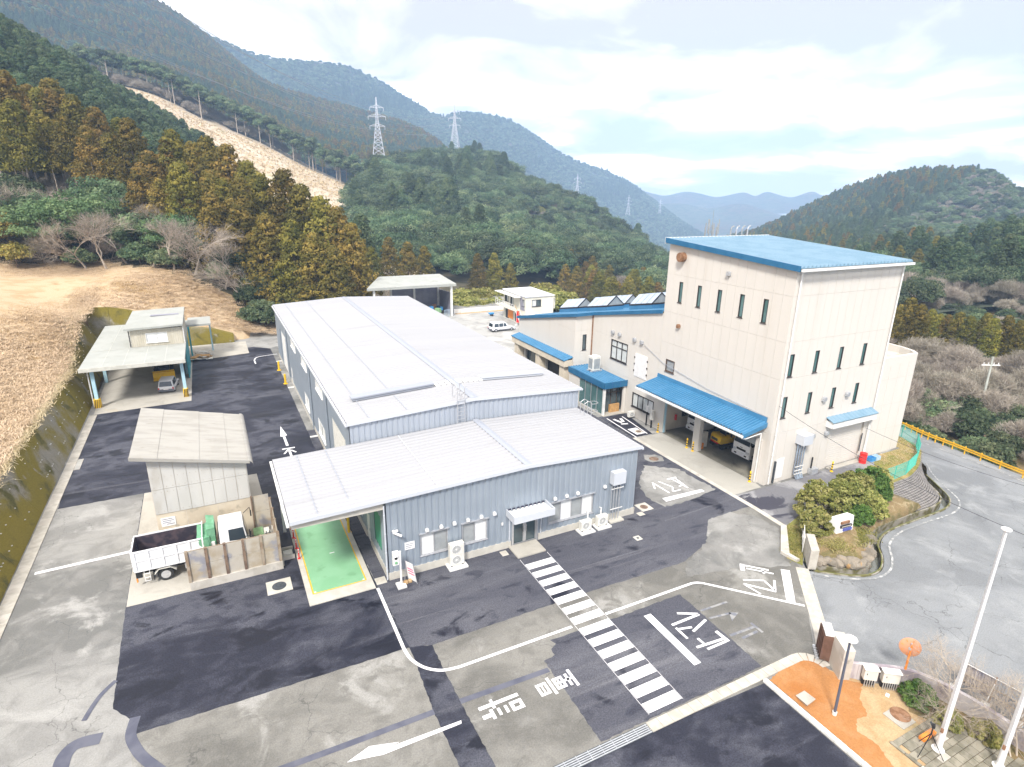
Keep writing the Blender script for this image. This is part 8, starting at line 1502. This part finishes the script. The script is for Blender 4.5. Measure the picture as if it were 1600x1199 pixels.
for p in pe_:
    az = math.degrees(math.atan2(p[0]-CAMX, p[1]-CAMY)); D = math.hypot(p[0]-CAMX, p[1]-CAMY); zone = ['low on the wooded hill', 'halfway up the wooded hill', 'near the crest of the wooded hill'][0 if D < 230 else 1 if D < 310 else 2]+[' beside the pale clearing', ' below the tallest pylon', ' below the second pylon', ' towards the works building'][0 if az < 13 else 1 if az < 18.5 else 2 if az < 27 else 3]
    tree('broad', (p[0], p[1], p[2]-.8), random.uniform(7, 14.5), 'rounded evergreen '+zone, 'evergreens on the wooded hill', wid=1.05)
tl_ = [gB[32+(i % 7), (i*59)//70] for i in range(70)]
for i, p in enumerate(tl_): tree('tall', (p[0]+random.uniform(-4, 4), p[1]+random.uniform(-5, 8), p[2]-.5), random.uniform(17, 23), 'tall thin-trunked tree lining the top of the pale clearing', 'tall trees along the clearing')
# right-hand valley
def V_(x, y): return float(np.minimum(vz(np.array([x]), np.array([y])), 4)[0])
for i, (px, D, h) in enumerate(((1412, 120, 11), (1430, 116, 10), (1448, 122, 9), (1475, 128, 8), (1492, 126, 8.5), (1510, 124, 8), (1535, 126, 8.5), (1548, 122, 8), (1568, 124, 8.5), (1590, 122, 8), (1400, 128, 10), (1462, 134, 8), (1605, 126, 8))): x, y = at_px(px, D); tree('cedar', (x, y, V_(x, y)-.3), h, 'brownish cedar in the line behind the utility pole' if i != 1 else 'yellow green cedar just right of the tall building annex', 'cedars in the valley line')
for i in range(34): px = random.uniform(1410, 1640); D = random.uniform(84, 112); x, y = at_px(px, D); tree('bushy_bare' if i % 3 else 'bare', (x, y, V_(x, y)-.3), random.uniform(4, 6), 'greyish leafless tree on the slope below the guard rail', 'bare trees below the guard rail')
for i in range(22): px = random.uniform(1425, 1640); D = random.uniform(74, 92); x, y = at_px(px, D); y = y-max(0, (60.5-x)); x = max(x, 61.5); tree('evergreen', (x, y, V_(x, y)-.3), random.uniform(2.5, 4.2), 'dark green shrub on the slope behind the guard rail', 'shrubs behind the guard rail')
pf_ = scatter_on(gF, 70, rng, (.02, .24))
for p in pf_: tree('bushy_bare', (p[0], p[1], p[2]-.4), random.uniform(6, 9), 'pale leafless crown in the valley wood right of the tall building', 'pale leafless trees in the valley', wid=1.2)

def gn_scatter(name, label, cat, P, scale, protos, kinds, seed):
    me = bpy.data.meshes.new(name); me.from_pydata(np.asarray(P).tolist(), [], []); r = np.random.default_rng(seed); n = len(P)
    for nm, val in (('size', scale), ('turn', r.random(n)*6.283), ('sort', kinds)):
        a = me.attributes.new(nm, 'FLOAT', 'POINT'); a.data.foreach_set('value', np.asarray(val, np.float32))
    o = link(name, me); tag(o, label, cat, kind='stuff'); t = bpy.data.node_groups.new(name, 'GeometryNodeTree')
    t.interface.new_socket('Geometry', in_out='INPUT', socket_type='NodeSocketGeometry'); t.interface.new_socket('Geometry', in_out='OUTPUT', socket_type='NodeSocketGeometry')
    gi = t.nodes.new('NodeGroupInput'); go = t.nodes.new('NodeGroupOutput'); jn = t.nodes.new('GeometryNodeJoinGeometry')
    def attr(nm): q = t.nodes.new('GeometryNodeInputNamedAttribute'); q.data_type = 'FLOAT'; q.inputs[0].default_value = nm; return q.outputs[0]
    cx = t.nodes.new('ShaderNodeCombineXYZ'); t.links.new(attr('turn'), cx.inputs[2]); eu = t.nodes.new('FunctionNodeEulerToRotation'); t.links.new(cx.outputs[0], eu.inputs[0])
    for k, po in enumerate(protos):
        ip = t.nodes.new('GeometryNodeInstanceOnPoints'); oi = t.nodes.new('GeometryNodeObjectInfo'); oi.inputs[0].default_value = po; oi.inputs[1].default_value = True; oi.transform_space = 'ORIGINAL'
        cm = t.nodes.new('FunctionNodeCompare'); cm.data_type = 'FLOAT'; cm.operation = 'EQUAL'; cm.inputs[1].default_value = k; cm.inputs['Epsilon'].default_value = .1; t.links.new(attr('sort'), cm.inputs[0])
        t.links.new(gi.outputs[0], ip.inputs['Points']); t.links.new(cm.outputs[0], ip.inputs['Selection']); t.links.new(oi.outputs['Geometry'], ip.inputs['Instance']); t.links.new(eu.outputs[0], ip.inputs['Rotation']); t.links.new(attr('size'), ip.inputs['Scale']); t.links.new(ip.outputs[0], jn.inputs[0])
    t.links.new(jn.outputs[0], go.inputs[0]); md = o.modifiers.new('scatter', 'NODES'); md.node_group = t; return o
CRN = lambda kd: [FIRST[k, 'crown'] for k in KIND if k[0] == kd and (k, 'crown') in FIRST]
ced, hin, bro, twg, tal = CRN('cedar'), CRN('hinoki'), CRN('broad'), CRN('bushy_bare'), CRN('tall')
def kinds_for(n, protos, weights, P, seed, fs=.01):
    """species change in patches over the slope"""
    r = np.random.default_rng(seed); f = wob(P[:, 0], P[:, 1]+P[:, 2]*2, fs, seed)+r.normal(size=n)*.22; o = np.argsort(np.argsort(f))/n; idx = []; off = 0; cum = 0; K = np.zeros(n)
    for ps, w_ in zip(protos, weights): s = (o >= cum) & (o < cum+w_+1e-6); K[s] = off+r.integers(0, len(ps), s.sum()); off += len(ps); cum += w_
    return K, [p for ps in protos for p in ps]
def forest(name, label, G, n, vr, sets, wts, h, seed, fs=.01, sink=1.2):
    P = scatter_on(G, n, np.random.default_rng(seed), vr); P[:, 2] -= sink; K, pr = kinds_for(n, sets, wts, P, seed, fs); gn_scatter(name, label, 'forest', P, np.random.default_rng(seed+1).uniform(h[0], h[1], n), pr, K, seed)
forest('hill_forest', 'dense evergreen wood covering the rounded hill below the pylons', gE, 2300, (.1, .9), (hin[:1], bro, CRN('olive'), twg[:1]), (.04, .8, .1, .06), (.55, 1.5), 101, .03)
forest('mountain_forest', 'brown and green conifer forest covering the left mountainside', gC, 26000, (0, .92), (hin, ced, bro), (.48, .3, .22), (.5, .75), 102, .02)
forest('far_forest', 'blue hazy forest covering the far mountain ridge', gD, 20000, (.1, 1), (hin[:1], bro), (.12, .88), (.8, 1.15), 103, .008, 3.)
Pf = scatter_on(gF, 11500, np.random.default_rng(104), (.1, .92)); Pf[:, 2] -= 1.2; az = np.degrees(np.arctan2(Pf[:, 0]-CAMX, Pf[:, 1]-CAMY)); el = np.degrees(np.arctan2(Pf[:, 2]-22.5, np.hypot(Pf[:, 0]-CAMX, Pf[:, 1]-CAMY)))
rf_ = np.random.default_rng(114); nz = wob(Pf[:, 0], Pf[:, 1], .02, 33)*.9; pale = (el > -4.4+nz) & (el < np.minimum(2.5, -5+(az-55.4)*.85)+nz*.6); u_ = rf_.random(len(Pf)); low_ = (el < -7.6+nz)
setp = [*twg, *hin, *bro, ced[0]]; Kf = np.where(pale, np.where(u_ < .55, rf_.integers(0, 3, len(Pf)), 6+rf_.integers(0, 3, len(Pf))), np.where(low_, np.where(u_ < .7, rf_.integers(0, 3, len(Pf)), 6+rf_.integers(0, 3, len(Pf))), np.where(u_ < .5, 3+rf_.integers(0, 3, len(Pf)), np.where(u_ < .88, 6+rf_.integers(0, 3, len(Pf)), 9))))
gn_scatter('valley_forest', 'mixed wood covering the hill on the right', 'forest', Pf, rf_.uniform(.42, .75, len(Pf)), setp, Kf, 104)
pt_ = scatter_on(gF, 1500, rng, (0, .26)); K, pr = kinds_for(1500, (twg, bro, hin), (.62, .2, .18), pt_, 109, .05); gn_scatter('valley_wood', 'pale leafless wood on the valley floor right of the tall building', 'wood', pt_, rng.uniform(.65, 1.1, 1500), pr, K, 109)
pb_ = scatter_on(gB, 900, rng, (.84, 1)); K, pr = kinds_for(900, (tal, twg), (.8, .2), pb_, 105); gn_scatter('clearing_edge_wood', 'thin-trunked wood above the pale clearing', 'forest', pb_, rng.uniform(.8, 1.2, 900), pr, K, 105)
xy = np.stack([rng.uniform(-150, 25, 2600), rng.uniform(160, 322, 2600)], 1); zz_ = hz(xy[:, 0], xy[:, 1]); ok = (zz_ > 3) & (np.arctan2(xy[:, 0]+7.36, xy[:, 1]+30.32) < R(2.2)); Ph = np.concatenate([xy[ok], zz_[ok, None]-.5], 1); K, pr = kinds_for(len(Ph), (hin, bro[:1]), (.85, .15), Ph, 106); gn_scatter('spur_forest', 'dark cypress wood filling the spur above the cedar grove', 'forest', Ph, rng.uniform(.75, 1.05, len(Ph)), pr, K, 106)
xy = np.stack([rng.uniform(-75, 0, 420), rng.uniform(100, 150, 420)], 1); ok = xy[:, 1] > 104+np.clip(-xy[:, 0]-38, 0, 50)*.2; xy = xy[ok]; Pu = np.concatenate([xy, hz(xy[:, 0], xy[:, 1])[:, None]-.4], 1); K, pr = kinds_for(len(Pu), (twg, CRN('evergreen')), (.55, .45), Pu, 107); gn_scatter('undergrowth', 'tangled twiggy undergrowth between the bank and the cedars', 'undergrowth', Pu, rng.uniform(.4, .8, len(Pu)), pr, K, 107)
xy = np.stack([rng.uniform(60, 175, 900), rng.uniform(-40, 100, 900)], 1); ok = xy[:, 0] > 62.5+np.clip(-8-xy[:, 1], 0, 60)*.0; xy = xy[ok]; Pv = np.concatenate([xy, np.minimum(vz(xy[:, 0], xy[:, 1]), 4)[:, None]-.3], 1); K, pr = kinds_for(len(Pv), (twg, CRN('evergreen')), (.72, .28), Pv, 108, .06); gn_scatter('valley_scrub', 'pale twiggy scrub filling the valley beyond the guard rail', 'scrub', Pv, rng.uniform(.35, .75, len(Pv)), pr, K, 108)

# ---------------------------------------------------------------- grass
def blades(name, label, P, n_b, L_, wd, mat, seed, lie=.8, cat='grass', up=.5):
    r = np.random.default_rng(seed); n = len(P)*n_b; p = np.repeat(np.asarray(P), n_b, 0)+np.stack([r.normal(size=n)*.28, r.normal(size=n)*.28, np.zeros(n)], 1); a = r.uniform(0, 6.283, n)*.35+np.repeat(r.uniform(0, 6.283, len(P)), n_b)*.65; ln_ = L_*(.5+.8*r.random(n)); le = lie*(.5+.9*r.random(n))
    d = np.stack([np.cos(a), np.sin(a), np.zeros(n)], 1); s = np.stack([-np.sin(a), np.cos(a), np.zeros(n)], 1)*(wd*(.6+.8*r.random(n)))[:, None]; mid = p+d*(ln_*.45*le)[:, None]+np.array([0, 0, 1])*(ln_*up)[:, None]; tip = p+d*(ln_*le)[:, None]+np.array([0, 0, 1])*(ln_*up*1.2*(1.25-.8*le/1.4))[:, None]
    V = np.stack([p-s, p+s, mid+s*.8, mid-s*.8, tip], 1).reshape(-1, 3); b = np.arange(n)*5; F = np.concatenate([np.stack([b, b+1, b+2, b+3], 1).tolist(), ]).tolist()+np.stack([b+3, b+2, b+4], 1).tolist()
    me = bpy.data.meshes.new(name); me.from_pydata(V.tolist(), [], F); at = me.attributes.new('clump', 'FLOAT', 'POINT'); tone = np.clip(np.repeat(.5+.28*wob(P[:, 0], P[:, 1], .35, seed), n_b)+r.normal(size=n)*.2, 0, 1); at.data.foreach_set('value', np.repeat(tone, 5).astype(np.float32)); me.materials.append(MATS[mat]); return tag(link(name, me), label, cat, kind='stuff')
xy = np.stack([np.where(rng.random(26000) < .75, -22.4-rng.exponential(14, 26000), rng.uniform(-60, -22.4, 26000)), rng.uniform(-4, 106, 26000)], 1); ok = (xy[:, 0] > -62) & (xy[:, 1] < np.interp(xy[:, 0], [-60, -38, -25, -22], [106, 101, 100, 98])); xy = xy[ok]
xy2 = np.stack([rng.uniform(-23, 3, 2600), rng.uniform(68.2, 84, 2600)], 1); ok = xy2[:, 1] < np.interp(xy2[:, 0], [-23, -10, 1, 3], [100, 83, 77, 75]); xy = np.concatenate([xy, xy2[ok], np.stack([rng.uniform(-26, -10, 700), rng.uniform(84, 98, 700)], 1)]); Pg = np.concatenate([xy, hz(xy[:, 0], xy[:, 1])[:, None]-.03], 1)
blades('grass', 'long dry straw-coloured grass over the bank above the retaining wall', Pg, 20, .5, .02, 'straw_leaf', 201, 1.35, up=.27)
xy = np.stack([np.where(rng.random(1500) < .5, -22.2+rng.normal(size=1500)*.25, -21.7+rng.normal(size=1500)*.3), rng.uniform(5, 64, 1500)], 1); zw = np.array([hw(y) for y in xy[:, 1]]); blades('wall_top_grass', 'straw grass hanging over the top of the retaining wall', np.concatenate([np.stack([-20.25-zw*.5-np.abs(rng.normal(size=1500))*.5, xy[:, 1]], 1), zw[:, None]-.02], 1), 9, .6, .022, 'straw_leaf', 202, 1.2, up=.3)
pcg = scatter_on(gB, 6000, rng, (0, .8)); blades('clearing_grass', 'dry pale brush scattered over the clearing', pcg, 5, 1.1, .13, 'straw_leaf', 203, .9)
# island planting
def shrub(name, loc, R_, h, mat, label, grp, n=130, ls=.16, seed=1, twigs=0):
    t = thing(name, label, 'shrub', loc, grp); cl = []; r = random.Random(seed)
    for i in range(n): u = r.uniform(-.1, 1); a = r.uniform(0, 6.283); q = math.sqrt(max(0, 1-u*u)); k = r.uniform(.8, 1.05); cl.append((R_*q*math.cos(a)*k, R_*q*math.sin(a)*k, h*.15+h*.85*max(0, u)*k, R_*.2*r.uniform(.7, 1.2), min(1, max(0, .25+.6*r.random()))))
    me = leaf_mesh('foliage', cl, mat, 60, ls, seed, .6); o = bpy.data.objects.new('foliage', me); COL.objects.link(o); o.parent = t
    me = bare_mesh('stems', seed+5, h*(.55 if 'clipped' in name else .95), 'twig', .3, 3, .9, .03, 4); o = bpy.data.objects.new('stems', me); COL.objects.link(o); o.parent = t; return t
for i, (x, y, R_, h, mt, lab) in enumerate(((27.6, -7.9, .95, 1.5, 'olive_leaf', 'olive shrub left of the white stone sign'), (29.6, -6.5, 1.35, 2.5, 'olive_leaf', 'tall olive shrub behind the white stone sign'), (31.8, -7.2, 1.5, 2.5, 'olive_leaf', 'bushy olive shrub in the middle of the island'), (33.6, -6.5, 1.5, 2.4, 'olive_leaf', 'olive shrub below the drive edge'), (35.6, -6.3, 1.4, 2.2, 'topiary_leaf', 'greener shrub at the far end of the island'), (37.0, -6.0, 1.1, 1.9, 'olive_leaf', 'olive shrub touching the green fence end'), (31.3, -8.5, .9, 1.3, 'topiary_leaf', 'dark green shrub right of the white stone sign'), (33.2, -8.0, 1.1, 1.7, 'olive_leaf', 'olive shrub above the drain channel'))): shrub('island_shrub', (x, y, .45), R_, h, mt, lab, 'shrubs on the island', seed=300+i)
shrub('clipped_bush', (19.65, -19.5, 0), .68, 1.0, 'topiary_leaf', 'round clipped dark green bush by the orange mirror', None, 130, .075, 320); shrub('garden_shrub', (19.6, -20.9, 0), .5, .75, 'olive_leaf', 'loose green shrub behind the flagpole', 'shrubs behind the flagpoles', 90, .1, 321); shrub('garden_shrub', (20.3, -22.0, 0), .55, .8, 'olive_leaf', 'loose green shrub between the two flagpoles', 'shrubs behind the flagpoles', 90, .1, 322)
for i, (x, y, h) in enumerate(((20.7, -20.7, 4.2), (21.0, -22.2, 4.8), (20.3, -23.2, 4.6))):
    t = thing('leafless_cherry', ['thin leafless tree arching over the low wall by the flagpole', 'thin leafless tree beside the barrier panels', 'thin leafless tree in the lower right corner'][i], 'tree', (x, y, 0), 'leafless trees at the flagpole corner'); o = bpy.data.objects.new('branches', bare_mesh('branches', 400+i, h, 'bark_lt', .45, 5, .9, .05, 3)); COL.objects.link(o); o.parent = t
r3 = np.random.default_rng(9); ig = np.stack([r3.uniform(26.6, 30.6, 240), r3.uniform(-10.2, -9.1, 240), np.full(240, .5)], 1); blades('island_grass', 'green grass in front of the stone sign', ig, 14, .26, .02, 'olive_leaf', 205)
vg = np.stack([r3.uniform(24.3, 27.5, 160), np.zeros(160), np.full(160, .02)], 1); vg[:, 1] = -6.6-(27.5-vg[:, 0])*.78+r3.uniform(-.5, .5, 160); blades('verge_grass', 'weedy grass on the narrow verge by the gate', vg, 8, .18, .014, 'olive_leaf', 206)
lg = np.stack([r3.uniform(43.5, 50.5, 900), r3.uniform(-4.6, 3.5, 900), np.full(900, .03)], 1); lg = lg[[inside(p[0], p[1], [(43.2, -1.5), (48.3, -1.4), (49.5, 3), (51, 3), (50.3, -1.6), (46.4, -3.8), (43.2, -4.7), (41.2, -4.8)]) for p in lg]]; blades('lawn_grass', 'short tan grass inside the green fence', lg, 6, .16, .015, 'straw_leaf', 207)

# ---------------------------------------------------------------- air
hz_m = bpy.data.materials.new('haze'); hz_m.use_nodes = True; t = hz_m.node_tree; t.nodes.clear(); oo = t.nodes.new('ShaderNodeOutputMaterial'); pv_ = t.nodes.new('ShaderNodeVolumePrincipled'); pv_.inputs['Color'].default_value = (.46, .67, 1, 1); pv_.inputs['Density'].default_value = .00030; pv_.inputs['Anisotropy'].default_value = -.35; t.links.new(pv_.outputs[0], oo.inputs['Volume']); hz_m.cycles.homogeneous_volume = True; MATS['haze'] = hz_m
hb_ = MB().box(-3400, -3400, -250, 3400, 3400, 470).build('haze', 'haze'); tag(hb_, 'pale bluish winter haze filling the valley air', 'haze', kind='stuff')
